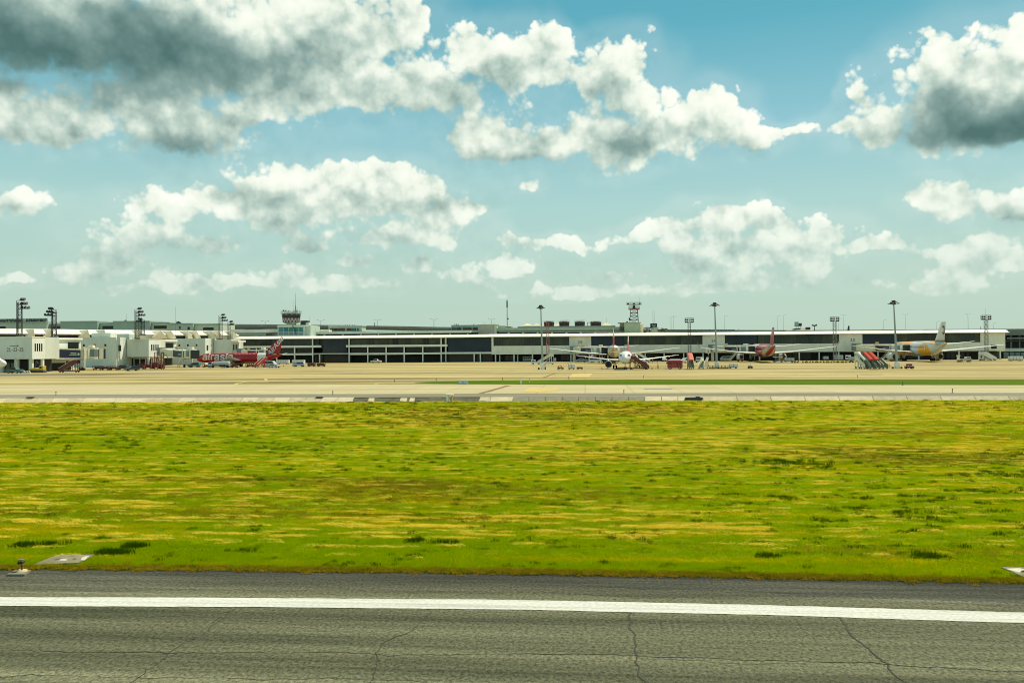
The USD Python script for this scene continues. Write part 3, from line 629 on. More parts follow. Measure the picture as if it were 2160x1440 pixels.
# ------------------------------------------------------------------ finger pier at the left with its stepped gate blocks
pier = thing('pier_building', 'stepped white and grey gate pier reading 21-23-25 at the left', 'building', (OX, OY, 0), -TH)
def block(name, m, poly, z0, z1): return obj(name, MB().prism(poly, z0, z1, 'z'), m, pier)
def station(xg, yg, yl1, x0, z0, ztop, wall=None):
    """gate block: face toward the runway at yg from x0 to xg, slit face along xg back to yl1"""
    block('gate_block', 'grey_wall', [(x0, yg), (xg - .25, yg), (xg - .25, yg + 14), (x0, yg + 14)], z0, ztop)
    block('slit_wall', 'pier_white', [(xg - .22, yg - .04), (xg, yg - .04), (xg, yl1), (xg - .22, yl1)], z0, ztop)
    block('parapet', 'white_trim', [(x0, yg - .15), (xg + .1, yg - .15), (xg + .1, yl1 + .1), (xg - 1, yl1 + .1), (xg - 1, yg + 1), (x0, yg + 1)], ztop + .003, ztop + .28)
    n = 4; y0 = yg + (yl1 - yg) * .18; w = (yl1 - yg) * .68 / n
    for i in range(n): obj('slit_window', MB().box(xg - .02, xg + .04, y0 + i * w, y0 + i * w + w * .55, z0 + (ztop - z0) * .36, z0 + (ztop - z0) * .72), 'black_glass', pier)
# station A
station(-140, -165.8, -159.5, -175, 4.45, 11.7)
text = MB().mesh(meshkit.text_mesh('21-23-25', 1.25, .03, bold=True), np.array([[1, 0, 0, 0], [0, 0, -1, 0], [0, 1, 0, 0], [0, 0, 0, 1.0]]))
tx, tz = FL(14, 741.3, -165.8); sx = (FL(48.5, 741, -165.8)[0] - tx) / np.ptp(text.v[0][:, 0])
text.xf(np.array([[sx, 0, 0, tx], [0, 1, 0, -165.80], [0, 0, 1, tz], [0, 0, 0, 1.0]])); obj('gate_numbers', text, 'letter_brown', pier)
a0, a1 = FL(21, 729.5, -165.8)[0], FL(40, 729.5, -165.8)[0]; az = FL(30, 729.3, -165.8)[1]
obj('arrow_mark', MB().prism([(a0, az - .1), (a1 - .7, az - .1), (a1 - .7, az - .32), (a1, az), (a1 - .7, az + .32), (a1 - .7, az + .1), (a0, az + .1)], -165.85, -165.795, 'y'), 'letter_brown', pier)
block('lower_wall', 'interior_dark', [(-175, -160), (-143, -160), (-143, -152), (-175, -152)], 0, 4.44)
for x in (-141.2, -146.5, -152): obj('column', MB().cham(x - .6, x + .6, -165.2, -164.2, 0, 4.45, .06), 'grey_wall', pier)
obj('column', MB().cham(-141, -140.2, -160.4, -159.6, 0, 4.45, .06), 'white_trim', pier)
for i in range(4): obj('service_door', MB().box(-158 + i * 1.9, -156.6 + i * 1.9, -160.06, -160.0, .1, 3.1), 'bridge_grey', pier)
# link A, long window wall, lower openings
def YL(px, x):
    d = ray(px, 730); dl = (d[:2] @ _e, d[:2] @ _n); c = to_front([0, 0]); t = (x - c[0]) / dl[0]; return float(c[1] + t * dl[1])
LA = YL(171, -146)
block('link_wall', 'pier_white', [(-160, -152), (-146, -152), (-146, LA), (-160, LA)], 4.2, 11.2)
block('link_parapet', 'white_trim', [(-160.1, -152.1), (-145.4, -152.1), (-145.4, LA + .1), (-160.1, LA + .1)], 11.203, 11.9)
block('link_lower_wall', 'pier_white', [(-160, -150), (-149, -150), (-149, LA), (-160, LA)], 0, 4.19)
def YL(px, x):
    d = ray(px, 730); dl = (d[:2] @ _e, d[:2] @ _n); c = to_front([0, 0]); t = (x - c[0]) / dl[0]; return float(c[1] + t * dl[1])
def zx(px, py, x):
    d = ray(px, py); dl0 = d[:2] @ _e; c = to_front([0, 0]); t = (x - c[0]) / dl0; return float(CAM[2] + t * d[2])
for p0, p1, q0, q1 in ((95.5, 108, 720.5, 735), (143, 166, 721.5, 735)):
    obj('large_window', MB().box(-146.02, -145.94, YL(p0, -146), YL(p1, -146), zx((p0 + p1) / 2, q1, -146), zx((p0 + p1) / 2, q0, -146)), 'black_glass', pier)
for p0, p1, q0 in ((84, 101, 762), (105, 137, 765), (139, 150, 761)):
    obj('cargo_opening', MB().box(-149.02, -148.94, YL(p0, -149), YL(p1, -149), 0.05, zx((p0 + p1) / 2, q0, -149)), 'dark_void', pier)
# stations B and C: wall with three small windows, slot wall, gate block
def station_b(px, y3, yg, ztop3, ztop, z0):
    a, b, c, d, e = px
    xa, xb = FL(a, 730, y3)[0], FL(b, 730, y3)[0]
    block('three_window_wall', 'grey_wall', [(xa - 8, y3), (xb - .25, y3), (xb - .25, y3 + 12), (xa - 8, y3 + 12)], 0, ztop3)
    yc = YL(c, xb); block('slot_wall', 'pier_white', [(xb - .22, y3 - .03), (xb, y3 - .03), (xb, yc + .6), (xb - .22, yc + .6)], 0, ztop3 - .05)
    obj('slot_window', MB().box(xb - .01, xb + .05, y3 + (yc - y3) * .35, y3 + (yc - y3) * .78, z0 + 2.6, z0 + 5.2), 'black_glass', pier)
    for f in (.04, .35, .66): 
        x = xa + (xb - xa) * f
        obj('small_window', MB().box(x, x + .9, y3 - .05, y3 + .02, ztop3 - 3.9, ztop3 - 2.9), 'black_glass', pier)
    xd = FL(d, 730, yg)[0]
    station(xd, yg, YL(e, xd), xb + .03, z0, ztop)
    return xa, xb, xd
s = station_b((172, 245, 258, 314, 340), -85, -77, 12.9, 11.8, 4.3)
block('lower_wall', 'pier_white', [(s[1] + .05, -72), (s[2] - 1.5, -72), (s[2] - 1.5, -64), (s[1] + .05, -64)], 0, 4.29)
for f in (.05, .32, .6): 
    x = s[1] + (s[2] - s[1]) * f; obj('service_door', MB().box(x, x + 2.2, -72.06, -72.0, .05, 3.3), 'dark_void', pier)
obj('column', MB().cham(s[2] - .8, s[2] - .1, -76.8, -76.1, 0, 4.3, .05), 'white_trim', pier)
xl = s[2] - 5.5; LB_ = YL(372, xl)
block('link_wall', 'pier_white', [(xl - 14, -66), (xl, -66), (xl, LB_), (xl - 14, LB_)], 3.6, 11.2)
block('link_parapet', 'white_trim', [(xl - 14.1, -66.1), (xl + .6, -66.1), (xl + .6, LB_), (xl - 14.1, LB_)], 11.203, 12.1)
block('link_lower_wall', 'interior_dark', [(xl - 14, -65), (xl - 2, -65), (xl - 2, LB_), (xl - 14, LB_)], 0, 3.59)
obj('large_window', MB().box(xl - .02, xl + .06, YL(345, xl), YL(366, xl), 8.2, 10.6), 'black_glass', pier)
for k in range(3): obj('cargo_opening', MB().box(xl - 2.02, xl - 1.94, -62 + k * 5, -58 + k * 5, .05, 3.2), 'dark_void', pier)
s2 = station_b((374, 433, 441, 488, 507), -30, -21, 12.9, 11.9, 4.3)
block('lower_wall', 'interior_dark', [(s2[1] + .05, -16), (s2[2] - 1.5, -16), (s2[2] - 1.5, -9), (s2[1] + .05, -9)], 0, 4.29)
obj('roof_canopy', MB().box(s2[2] + .12, s2[2] + 3.5, -21, -12, 11.0, 11.9), 'white_trim', pier)
# roof-top pieces of the pier
for px, py0, py1, w, D, m in ((213, 702, 711, 4.5, 372, 'grey_wall'), (250, 704, 711, 5, 380, 'pale_green')):
    x, y = to_front(at(px, D)); obj('roof_room', MB().cham(x - w, x + w, y, y + 5, 11.3, hz(px, py0, D), .1), m, pier)

# ------------------------------------------------------------------ concourse with the saw-tooth roof lights behind the pier
P0, P1 = at(-60, 357), at(505, 452)
ang = math.atan2(P1[1] - P0[1], P1[0] - P0[0]); LEN = float(np.linalg.norm((P1 - P0)[:2]))
con = thing('concourse_building', 'white sheet roofed concourse with triangular roof lights behind the pier', 'building', P0, ang)
def con_s(px):
    d = ray(px, 730)[:2]; A = np.array([[d[0], -(P1 - P0)[0]], [d[1], -(P1 - P0)[1]]]); t = np.linalg.solve(A, P0[:2]); return float(t[1] * LEN)
zt, ze, zb = 17.2, 14.9, 13.2
obj('wall', MB().box(0, LEN, .8, 26, 0, ze - .1), 'white_wall', con)
n = 24; w = LEN / n
for i in range(n): obj('roof_panel', MB().prism([(0, ze - .12), (0, ze), (9, zt), (26.5, ze), (26.5, ze - .12), (9, zt - .15)], i * w + .03, (i + 1) * w - .03, 'x'), ['roof_white', 'roof_white_bright'][i % 2], con)
for p0, p1 in ((0, 54), (72, 92), (116, 167), (185, 205), (267, 287), (347, 357), (367, 393), (402, 411), (419, 443), (452, 470)):
    obj('window_band', MB().box(con_s(p0), con_s(p1), .72, .79, zb - .6, ze - .5), 'black_glass', con)
for p0, p1, px in ((54, 70, 67), (91, 110, 105), (166, 186, 181), (205, 222, 216), (279, 299, 292), (320, 348, 335), (352, 367, 356), (392, 402, 393), (409, 419, 410), (440, 452, 442), (455, 466, 457), (486, 500, 488)):
    a, b, c = con_s(p0), con_s(p1), con_s(px)
    obj('roof_light', MB().prism([(a, zb - .3), (b, zb - .3), (b, zb + .4), (c, zt - .35), (a, zb + .4)], -2.2, 7.5, 'y'), 'cream', con)

# ------------------------------------------------------------------ main hall with the airport's name on the roof
YH = 62.0
hall = thing('airport_hall', 'grey green hall with dark roof letters spelling airport behind the pier', 'building', (OX, OY, 0), -TH)
def H(px, py): return FL(px, py, YH)
segs = [(-60, 98, 680.6, 'teal_light', 0), (98, 127.5, 684, 'teal_light', 3), (127.5, 205, 678.6, 'teal_wall', 0), (205, 239, 682, 'teal_light', 3), (239, 316, 678.3, 'teal_wall', 0), (316, 355, 681.5, 'pale_green', 2), (355, 407, 683.5, 'teal_light', 0), (407, 461, 684, 'pale_green', 2)]
for a, b, py, m, rec in segs:
    x0, x1 = H(a, py)[0], H(b, py)[0]; z = H((a + b) / 2, py)[1]
    obj('wall', MB().box(x0, x1 - .02, YH + rec, YH + 22, 0, z), m, hall)
    obj('roof_edge', MB().box(x0 - .1, x1 + .08, YH + rec - .5, YH + 22.3, z + .003, z + .5), 'teal_wall' if m != 'teal_wall' else 'teal_light', hall)
for a, b, p, q, rec in ((-10, 12, 688.5, 694, 0), (100, 127, 687.5, 694.5, 3), (210, 238, 687, 693.5, 3), (321, 348, 686.5, 693, 2), (425, 447.5, 690.5, 696, 2), (378, 381, 688, 694, 0), (395.5, 400.5, 689.5, 695, 0)):
    x0, z1 = H(a, p); x1, z0 = H(b, q); obj('window', MB().box(x0, x1, YH + rec - .08, YH + rec, z0, z1), 'black_glass', hall)
x0, z1 = H(-60, 672.8); x1, z0 = H(98.5, 680.5)
obj('sign_wall', MB().box(x0, x1, YH + .8, YH + 1.4, z0, z1), 'pale_green', hall)
sg = meshkit.text_mesh('INTERNATIONAL AIRPORT', H(60, 672.8)[1] - H(60, 679.8)[1], .3, bold=True)
xa, xb = H(53, 680)[0], H(97.5, 680)[0]
tv = np.asarray(sg.vertices); full = np.ptp(tv[:, 0]); ap = meshkit.text_mesh('AIRPORT', H(60, 672.8)[1] - H(60, 679.8)[1], .3, bold=True); sc_ = (xb - xa) / np.ptp(np.asarray(ap.vertices)[:, 0])
comp = sg.split(only_watertight=False); comp = sorted(comp, key=lambda c: c.vertices[:, 0].min())
for c in comp:
    b = MB().mesh(c, np.array([[sc_, 0, 0, xb - tv[:, 0].max() * sc_], [0, 0, -1, YH + .35], [0, 1, 0, H(60, 679.9)[1]], [0, 0, 0, 1.0]]))
    if b.v[0][:, 0].max() > x0: obj('roof_letter', b, 'letter_dark', hall)
bb = MB()
for k in range(12): 
    x = x0 + (x1 - x0) * k / 11; bb.bar((x, YH + .5, z0 - 1.6), (x, YH + .5, z1), .12)
tag(obj('sign_frame', bb, 'steel_grey', hall), kind='stuff')

# ------------------------------------------------------------------ low buildings on and behind the long roof
def rear(name, label, cat, group=None): return thing(name, label, cat, (OX, OY, 0), -TH, group)
def rb(parent, name, m, p0, p1, q0, q1, yl, depth, z0=None):
    x0, z1 = FL(p0, q0, yl); x1, zz = FL(p1, q1, yl); z1 = (z1 + FL(p1, q0, yl)[1]) / 2
    zz = (zz + FL(p0, q1, yl)[1]) / 2 if z0 is None else z0
    return obj(name, MB().box(x0, x1, yl, yl + depth, zz, z1), m, parent)
ann = rear('long_annex', 'long pale green parapet building with dark slot behind the terminal roof', 'building')
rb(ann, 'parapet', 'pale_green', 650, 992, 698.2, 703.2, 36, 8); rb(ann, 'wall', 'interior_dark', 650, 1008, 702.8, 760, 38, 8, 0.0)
rb(ann, 'corner_slab', 'pale_green', 992.5, 1009, 697, 702.5, 40, 8)
for px in (683, 722, 760, 797, 834, 872, 910, 948, 985): rb(ann, 'slot_post', 'pale_green', px, px + 2.5, 703, 709, 37.2, .6)
rb(ann, 'roof_room', 'white_trim', 666, 694, 695.8, 698.8, 42, 5, 12)
pav = rear('roof_pavilion', 'small pale roof room with brown windows above the long annex', 'building')
rb(pav, 'wall', 'pale_green', 693, 763, 687.8, 700, 50, 8, 0.0)
for p0, p1, m in ((696, 704, 'brown_window'), (704.4, 712, 'tank_dark'), (712.4, 728, 'brown_window'), (731, 741, 'brown_window'), (741.4, 747.5, 'teal_glass'), (748, 751, 'brown_window'), (753.5, 756.5, 'brown_window')): rb(pav, 'window', m, p0, p1, 692, 697.8, 49.9, .09)
rb(pav, 'roof_edge', 'white_trim', 692, 764, 687, 687.9, 49.6, 8.8)
for px in (728, 732.5, 737.5, 743, 748): 
    x, z = FL(px, 687, 52); obj('roof_vent', MB().cyl((x, 52, z - .2), (x + .15, 52, z + .55), .22, .3, 6), 'steel_dark', pav)
pv2 = rear('brown_window_building', 'flat building with red brown windows left of the grey concrete block', 'building')
rb(pv2, 'wall', 'teal_light', 952, 1012, 686, 700, 52, 9, 0.0)
for p0, p1, m in ((953.5, 957, 'brown_window'), (957.5, 963, 'teal_glass'), (963.6, 973, 'brown_window'), (976.5, 995, 'brown_window'), (997, 1008, 'brown_window')): rb(pv2, 'window', m, p0, p1, 690.5, 696, 51.9, .09)
rb(pv2, 'roof_edge', 'pale_green', 951, 1012.5, 685.2, 686.2, 51.5, 9.5)
for px in (959.5, 963, 966.5, 999.5):
    x, z = FL(px, 685.2, 54); obj('roof_vent', MB().cyl((x, 54, z - .2), (x, 54, z + .5), .22, .3, 6), 'steel_dark', pv2)
cb = rear('concrete_block_building', 'windowless grey concrete block rising behind the terminal roof', 'building')
rb(cb, 'wall', 'concrete', 1009, 1041, 685, 706, 37, 12, 0.0); rb(cb, 'side_wall', 'pale_green', 1041.2, 1047, 684.5, 706, 38, 11, 0.0); rb(cb, 'roof_edge', 'green_wall', 1008, 1047, 684, 685.2, 36.7, 13)
for px, t in ((1018, 678), (1021.5, 678), (1025, 678.5), (1036, 674), (1043, 677)):
    x, z = FL(px, 684, 42); z1 = FL(px, t, 42)[1]; obj('aerial', MB().cyl((x, 42, z - .2), (x, 42, z1), .05, .03, 4), 'steel_grey', cb)
gb = rear('green_parapet_building', 'long green parapet building carrying the dark cooling towers', 'building')
rb(gb, 'parapet', 'green_wall', 1041, 1320, 690.3, 697.3, 40, 10); rb(gb, 'roof_edge', 'steel_dark', 1041, 1320, 697.5, 698.6, 39.5, .3); rb(gb, 'wall', 'pale_green', 1041, 1320, 698.8, 720, 41, 16, 0.0)
for i in range(9): rb(gb, 'slot_window', 'black_glass', 1045 + i * 30.4, 1071 + i * 30.4, 700.8, 703.5, 40.9, .08)
rb(gb, 'roof_slab', 'concrete', 1092, 1298, 687.5, 690.5, 44, 12); rb(gb, 'roof_slab', 'pale_green', 1047, 1066, 686.8, 690.5, 46, 8); rb(gb, 'roof_slab', 'concrete', 1066.5, 1078, 688.3, 690.5, 46, 8)
for i, (c, w, t) in enumerate(((1112, 11, 682), (1131, 8, 682), (1175, 8, 682.5), (1280, 11, 679.5))):
    x0, z0 = FL(c - w, 687.3, 52); x1, _ = FL(c + w, 687.3, 52); zt_ = FL(c, t, 52)[1]; xm, hw = (x0 + x1) / 2, (x1 - x0) / 2
    g_ = thing('pavilion_roof', ['wide cream pyramid roof left of the first lamp mast', 'cream pyramid roof half behind the first lamp mast', 'small cream pyramid roof between two cooling towers', 'cream pyramid roof right of the cooling towers'][i], 'roof', from_front(xm, 56), -TH)
    obj('roof', MB().loft([[(-hw, -hw, z0), (hw, -hw, z0), (hw, hw, z0), (-hw, hw, z0)], [(-hw * .25, -.2, zt_), (hw * .05, -.2, zt_), (hw * .05, .2, zt_), (-hw * .25, .2, zt_)]]), 'cream', g_)
    obj('base', MB().box(-hw * .8, hw * .8, -hw * .8, hw * .8, 0, z0 - .02), 'concrete', g_)
# cooling towers
def cooling_tower(c0, c1, t, label, pipe=False):
    x0, zb_ = FL(c0, 690.2, 48); x1, _ = FL(c1, 690.2, 48); z1 = FL((c0 + c1) / 2, t, 48)[1]; xm, hw = (x0 + x1) / 2, (x1 - x0) / 2; Hh = z1 - zb_
    T_ = thing('cooling_tower', label, 'cooling tower', from_front(xm, 50, zb_), -TH, 'cooling towers on the green roof')
    obj('casing', MB().loft([[(hw * s * math.cos(a), hw * s * .7 * math.sin(a), z) for a in np.arange(8) * math.pi / 4 + math.pi / 8] for s, z in ((1.04, 0), (1.06, Hh * .62), (1.08, Hh * .64), (1.08, Hh * .8))]), 'tank_dark', T_)
    obj('rim', MB().loft([[(hw * s * math.cos(a), hw * s * .7 * math.sin(a), z) for a in np.arange(8) * math.pi / 4 + math.pi / 8] for s, z in ((1.09, Hh * .803), (1.12, Hh * .95), (.9, Hh))]), 'rust_red', T_)
    for k in (-.8, 0.0, .8): obj('pipe', MB().cyl((hw * k, -hw * .76, .2), (hw * k, -hw * .8, Hh * 1.05), .14, n=6), 'rust_red', T_)
    obj('fan_housing', MB().cyl((0, 0, Hh + .002), (0, 0, Hh * 1.08), hw * .5, hw * .6, 10), 'rust_red', T_)
    for k in (-.7, -.35, .4, .75): obj('fitting', MB().cyl((hw * k, -.3, Hh * .98), (hw * k, -.3, Hh * 1.13), .13, n=5), 'steel_dark', T_)
    if pipe:
        obj('bypass_pipe', MB().cyl((-hw * 1.5, -.5, 0), (-hw * 1.5, -.5, Hh * .86), .15, n=6).cyl((-hw * 1.5, -.5, Hh * .86), (-hw * .5, -.5, Hh * .93), .15, n=6), 'rust_red', T_)
    else: obj('guard_rail', MB().bar((-hw, -hw * .6, Hh * 1.2), (hw, -hw * .6, Hh * 1.2), .08).bar((-hw, -hw * .6, Hh), (-hw, -hw * .6, Hh * 1.2), .08).bar((hw, -hw * .6, Hh), (hw, -hw * .6, Hh * 1.2), .08), 'steel_dark', T_)
cooling_tower(1147, 1168, 678.5, 'dark cooling tower just right of the first lamp mast'); cooling_tower(1179, 1200.5, 678, 'second dark cooling tower from the left on the green roof')
cooling_tower(1212, 1233.5, 678, 'third dark cooling tower from the left on the green roof'); cooling_tower(1245, 1268, 678.3, 'dark cooling tower with outer bent pipe, rightmost of four', True)
rbld = rear('radar_building', 'green plastered block with side canopy under the radar tower', 'building')
rb(rbld, 'wall', 'green_wall', 1317, 1350, 681, 702, 37, 10, 0.0); rb(rbld, 'side_wall', 'cream', 1350.2, 1357, 684, 702, 38, 9, 0.0); rb(rbld, 'roof_edge', 'concrete', 1303, 1352, 679.8, 681, 36.6, 11)
rb(rbld, 'side_room', 'concrete', 1307, 1316.8, 681.4, 690, 40, 7, 0.0); rb(rbld, 'tank', 'steel_dark', 1321, 1324.5, 677.5, 679.7, 42, 2)
sgb = rear('billboard_block', 'small pale block topped by a dark blue billboard among palms', 'building')
rb(sgb, 'wall', 'pale_green', 1375.5, 1389, 690, 705, 44, 8, 0.0); rb(sgb, 'billboard', 'navy_panel', 1371.5, 1386, 682, 689.9, 43.5, .5)
x0, z0 = FL(1374, 688.3, 43.4)
obj('billboard_mark', MB().prism([(x0 + .2, z0 + .9), (x0 + 1.4, z0 - .1), (x0 + 2.4, z0 + 1.0), (x0 + 2.1, z0 + 1.05), (x0 + 1.4, z0 + .35), (x0 + .5, z0 + 1.1)], 43.43, 43.495, 'y'), 'teal_light', sgb)
# roof plant at right: brown mound roof, green screened plant on legs
brn = rear('brown_roof_hut', 'low brown hipped roof with green screened plant on legs', 'building')
x0, zb_ = FL(1664, 697.3, 60); x1, _ = FL(1716, 697.3, 60); xa, za = FL(1682, 691.6, 60); xb, _ = FL(1698, 691.6, 60)
obj('roof', MB().loft([[(x0, 60, zb_), (x1, 60, zb_), (x1, 72, zb_), (x0, 72, zb_)], [(xa, 65, za), (xb, 65, za), (xb, 67, za), (xa, 67, za)]]), 'concrete', brn)
obj('wall', MB().box(x0 + .5, x1 - .5, 60.5, 71.5, 0, zb_ - .02), 'concrete', brn)
rb(brn, 'screen_box', 'teal_wall', 1678, 1684.5, 678.5, 687.5, 63, 3)
for px in (1679, 1684, 1689): rb(brn, 'leg', 'steel_dark', px, px + .6, 686, 692.5, 63.5, .2)
rb(brn, 'platform', 'steel_dark', 1677.5, 1691, 687, 687.8, 62.6, 3.4); rb(brn, 'plant_unit', 'steel_dark', 1685, 1691.5, 681.5, 686.8, 63.5, 2); rb(brn, 'plant_unit', 'steel_dark', 1701, 1709.5, 690, 695, 62, 3)
# block at the far right edge
fr_ = rear('far_right_building', 'dark open sided building beyond the right end of the terminal', 'building')
rb(fr_, 'upper_wall', 'road_concrete', 2128, 2230, 695, 706.5, 30, 20); rb(fr_, 'dark_opening', 'dark_void', 2121, 2230, 706.8, 734, 34, 14)
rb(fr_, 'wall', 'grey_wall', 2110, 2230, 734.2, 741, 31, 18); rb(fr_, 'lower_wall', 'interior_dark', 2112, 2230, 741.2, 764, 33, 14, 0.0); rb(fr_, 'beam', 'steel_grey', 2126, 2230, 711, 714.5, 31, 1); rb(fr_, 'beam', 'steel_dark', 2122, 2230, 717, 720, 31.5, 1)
for px in (2132, 2150, 2175): rb(fr_, 'column', 'steel_grey', px, px + 2.4, 706.8, 762, 31.6, .6, 0.0)
for i in range(4): rb(fr_, 'lower_panel', 'bridge_grey', 2118 + i * 12, 2128 + i * 12, 743, 757, 31, .5)
# ------------------------------------------------------------------ elevated toll road far behind, with its lamps
TOLL = [(380, 590, 684.2, 694.2), (455, 600, 683.7, 693.8), (585, 622, 684.3, 693.5), (760, 660, 686.3, 694.5), (900, 700, 689.0, 696.6), (1060, 745, 691.8, 698.5), (1400, 860, 695.2, 700), (1700, 930, 696.3, 701), (2160, 1000, 693.2, 698.5), (2500, 1040, 690, 695)]
TX = np.array([t[0] for t in TOLL], float); xs_ = np.linspace(380, 2500, 54)
toll = tag(UsdGeom.Xform.Define(stage, '/World/elevated_road').GetPrim(), 'grey concrete elevated toll road passing behind the airport buildings', 'elevated road')
def toll_at(px):
    D = np.interp(px, TX, [t[1] for t in TOLL]); p = at(px, D); return p, hz(px, np.interp(px, TX, [t[2] for t in TOLL]), D), hz(px, np.interp(px, TX, [t[3] for t in TOLL]), D)
rows = []
for px in xs_:
    p, zt_, zb_ = toll_at(px); rows.append((p, zt_, zb_))
def sweep(section):
    rings = []
    for i, (p, zt_, zb_) in enumerate(rows):
        a, b = rows[max(i - 1, 0)][0], rows[min(i + 1, len(rows) - 1)][0]; d = (b - a)[:2] / np.linalg.norm((b - a)[:2]); nn = np.array([-d[1], d[0]])
        rings.append([(*(p[:2] + nn * o), zt_ - 1.0 + (zb_ - zt_ + 1.0) * f + e) for o, f, e in section])
    return MB().loft(rings)
obj('deck', sweep([(-.3, 0.05, 0), (-.3, .45, 0), (1.5, 1.0, 0), (14, 1.0, 0), (16, .45, 0), (16, .05, 0)]), 'road_concrete', toll)
obj('parapet', sweep([(-.6, -.02, 1.0), (-.6, .12, 0), (-.35, .12, 0), (-.35, -.02, 1.0)]), 'concrete', toll)
for px in (530, 640, 1350, 2140, 2195):
    p, zt_, zb_ = toll_at(px); d = np.array([p[0], p[1]]); q = p + np.array([.8, 6, 0])
    a = 4.6
    obj('pier_column', MB().loft([[(q[0] + a * s * cx, q[1] + 2.5 * cy, z) for cx, cy in ((-1, -1), (1, -1), (1, 1), (-1, 1))] for s, z in ((.55, 0), (.55, zb_ - 4.5), (1.35, zb_ - 1.6), (1.35, zb_ - .02))]), 'road_concrete', toll)
# grid screen on the road above the terminal
x_ = np.linspace(1395, 1550, 20)
for a, b in zip(x_[:-1], x_[1:]):
    pa, za, _ = toll_at(a + 0.4); pb, zb2, _ = toll_at(b - 0.4); e_ = np.array([0, -1.2, 0])
    pa = pa + e_; pb = pb + e_; zt2 = hz((a + b) / 2, 694.6, pa[1]); zb3 = za - 1.2
    obj('noise_screen', MB().add([(*pa[:2], zb3), (*pb[:2], zb3), (*pb[:2], zt2), (*pa[:2], zt2), (pa[0], pa[1] + .2, zb3), (pb[0], pb[1] + .2, zb3), (pb[0], pb[1] + .2, zt2), (pa[0], pa[1] + .2, zt2)], [(0, 1, 2, 3), (5, 4, 7, 6), (3, 2, 6, 7), (0, 3, 7, 4), (1, 5, 6, 2)]), 'bridge_grey', toll)
# street lamps on the toll road
def road_lamp(px, py, label, arms=2):
    p, zt_, _ = toll_at(px); p = p + np.array([0, 3, 0]); z1 = hz(px, py, p[1]) - zt_ + 1; x = 1.0
    t = thing('road_lamp', label, 'street lamp', (p[0], p[1], zt_ - 1), 0, 'lamps along the elevated road')
    obj('pole', MB().cyl((0, 0, 0), (0, 0, z1), .16, .09, 6), 'steel_grey', t)
    for s in ((-1, 1) if arms == 2 else (1,)):
        a = obj('arm', MB().cyl((0, 0, z1 - .1), (s * 2.0, 0, z1 + .45), .07, n=5), 'steel_grey', t)
        obj('lamp_head', MB().cham(min(s * 1.9, s * 3.1), max(s * 1.9, s * 3.1), -.2, .2, z1 + .38, z1 + .6, .05), 'steel_dark', a)
    return t
for px, py, arms, lb in ((557, 678, 2, 'road lamp left of the control tower'), (675, 676.5, 2, 'road lamp just right of the control tower base'), (795.5, 675, 2, 'road lamp standing above the brown windowed roof room'), (915, 674, 2, 'lone road lamp left of the brown window building'), (1037, 673.5, 2, 'small road lamp behind the concrete block'),
    (1417, 668.2, 1, 'left lamp of the slim pair right of the billboard'), (1421.5, 668.2, 1, 'right lamp of the slim pair right of the billboard'), (1530, 667, 1, 'road lamp just right of the middle lamp mast'), (1643, 666.5, 1, 'single arm road lamp right of the red aircraft fin'), (1654.5, 665.5, 1, 'straight road lamp right of the single arm one'),
    (1772, 672.5, 1, 'short road lamp beside the lattice floodlight by number 12'), (1782.5, 664.5, 2, 'double arm road lamp right of the number 12 floodlight'), (1867, 675, 1, 'short road lamp left of the right lamp mast'), (1912.5, 663.5, 2, 'double arm road lamp right of the right lamp mast'), (1979, 678.5, 1, 'short road lamp beside the yellow aircraft fin'), (2045.5, 662, 2, 'double arm road lamp left of the end floodlight'), (2098.5, 681.5, 1, 'short road lamp right of the end floodlight')):
    road_lamp(px, py, lb, arms)

# ------------------------------------------------------------------ control tower
YT = 26.0
ct = rear('control_tower_building', 'glazed tower base building carrying the checkered control tower', 'building')
rb(ct, 'wall', 'pale_green', 586, 643, 689, 709, YT, 16, 0.0); rb(ct, 'side_wall', 'teal_light', 643.2, 655, 686.5, 709, YT + 1, 15, 0.0); rb(ct, 'roof_edge', 'pale_green', 584.5, 647, 685.6, 689, YT - .8, 17.5)
for i in range(5): rb(ct, 'window', 'teal_glass', 587.5 + i * 10.6, 597 + i * 10.6, 690.2, 699, YT - .12, .1)
for i in range(5): rb(ct, 'lower_window', 'bridge_grey', 588 + i * 10.6, 597 + i * 10.6, 701, 706.5, YT - .12, .1)
rb(ct, 'ledge', 'teal_wall', 585.5, 643, 699.2, 700.6, YT - .5, .48)
rb(ct, 'roof_plant', 'steel_dark', 633.5, 648, 676, 686, YT + 7, 4); rb(ct, 'roof_plant', 'pale_green', 645, 651, 680, 686, YT + 5, 4)
b = MB()
x0, z0 = FL(617, 686, YT - 1); x1, z1 = FL(624, 704, YT - 1)
for k in range(5): b.bar((x0 + k * (x1 - x0) / 5, YT - 1.0, z0 - (z0 - z1) * k / 5), (x0 + (k + 1) * (x1 - x0) / 5, YT - 1.0, z0 - (z0 - z1) * (k + 1) / 5), .3)
obj('outside_stair', b, 'steel_dark', ct)
zc_ = FL(614, 686, YT + 8)[1]
tw = thing('control_tower', 'airport control tower with red white checks and roof aerials', 'control tower', from_front(FL(614.5, 700, YT + 8)[0], YT + 8, 0), -TH)
def zt8(py): return FL(614.5, py, YT + 8)[1]
def oct_(r, z): return [(r * math.cos(a), r * math.sin(a), z) for a in np.arange(12) * math.pi / 6 + math.pi / 12]
k = 1 / FPX * 460
obj('shaft', MB().loft([oct_(2.6, 13), oct_(2.6, zt8(683)), oct_(4.4, zt8(680.5))]), 'pale_green', tw)
rr = 4.72
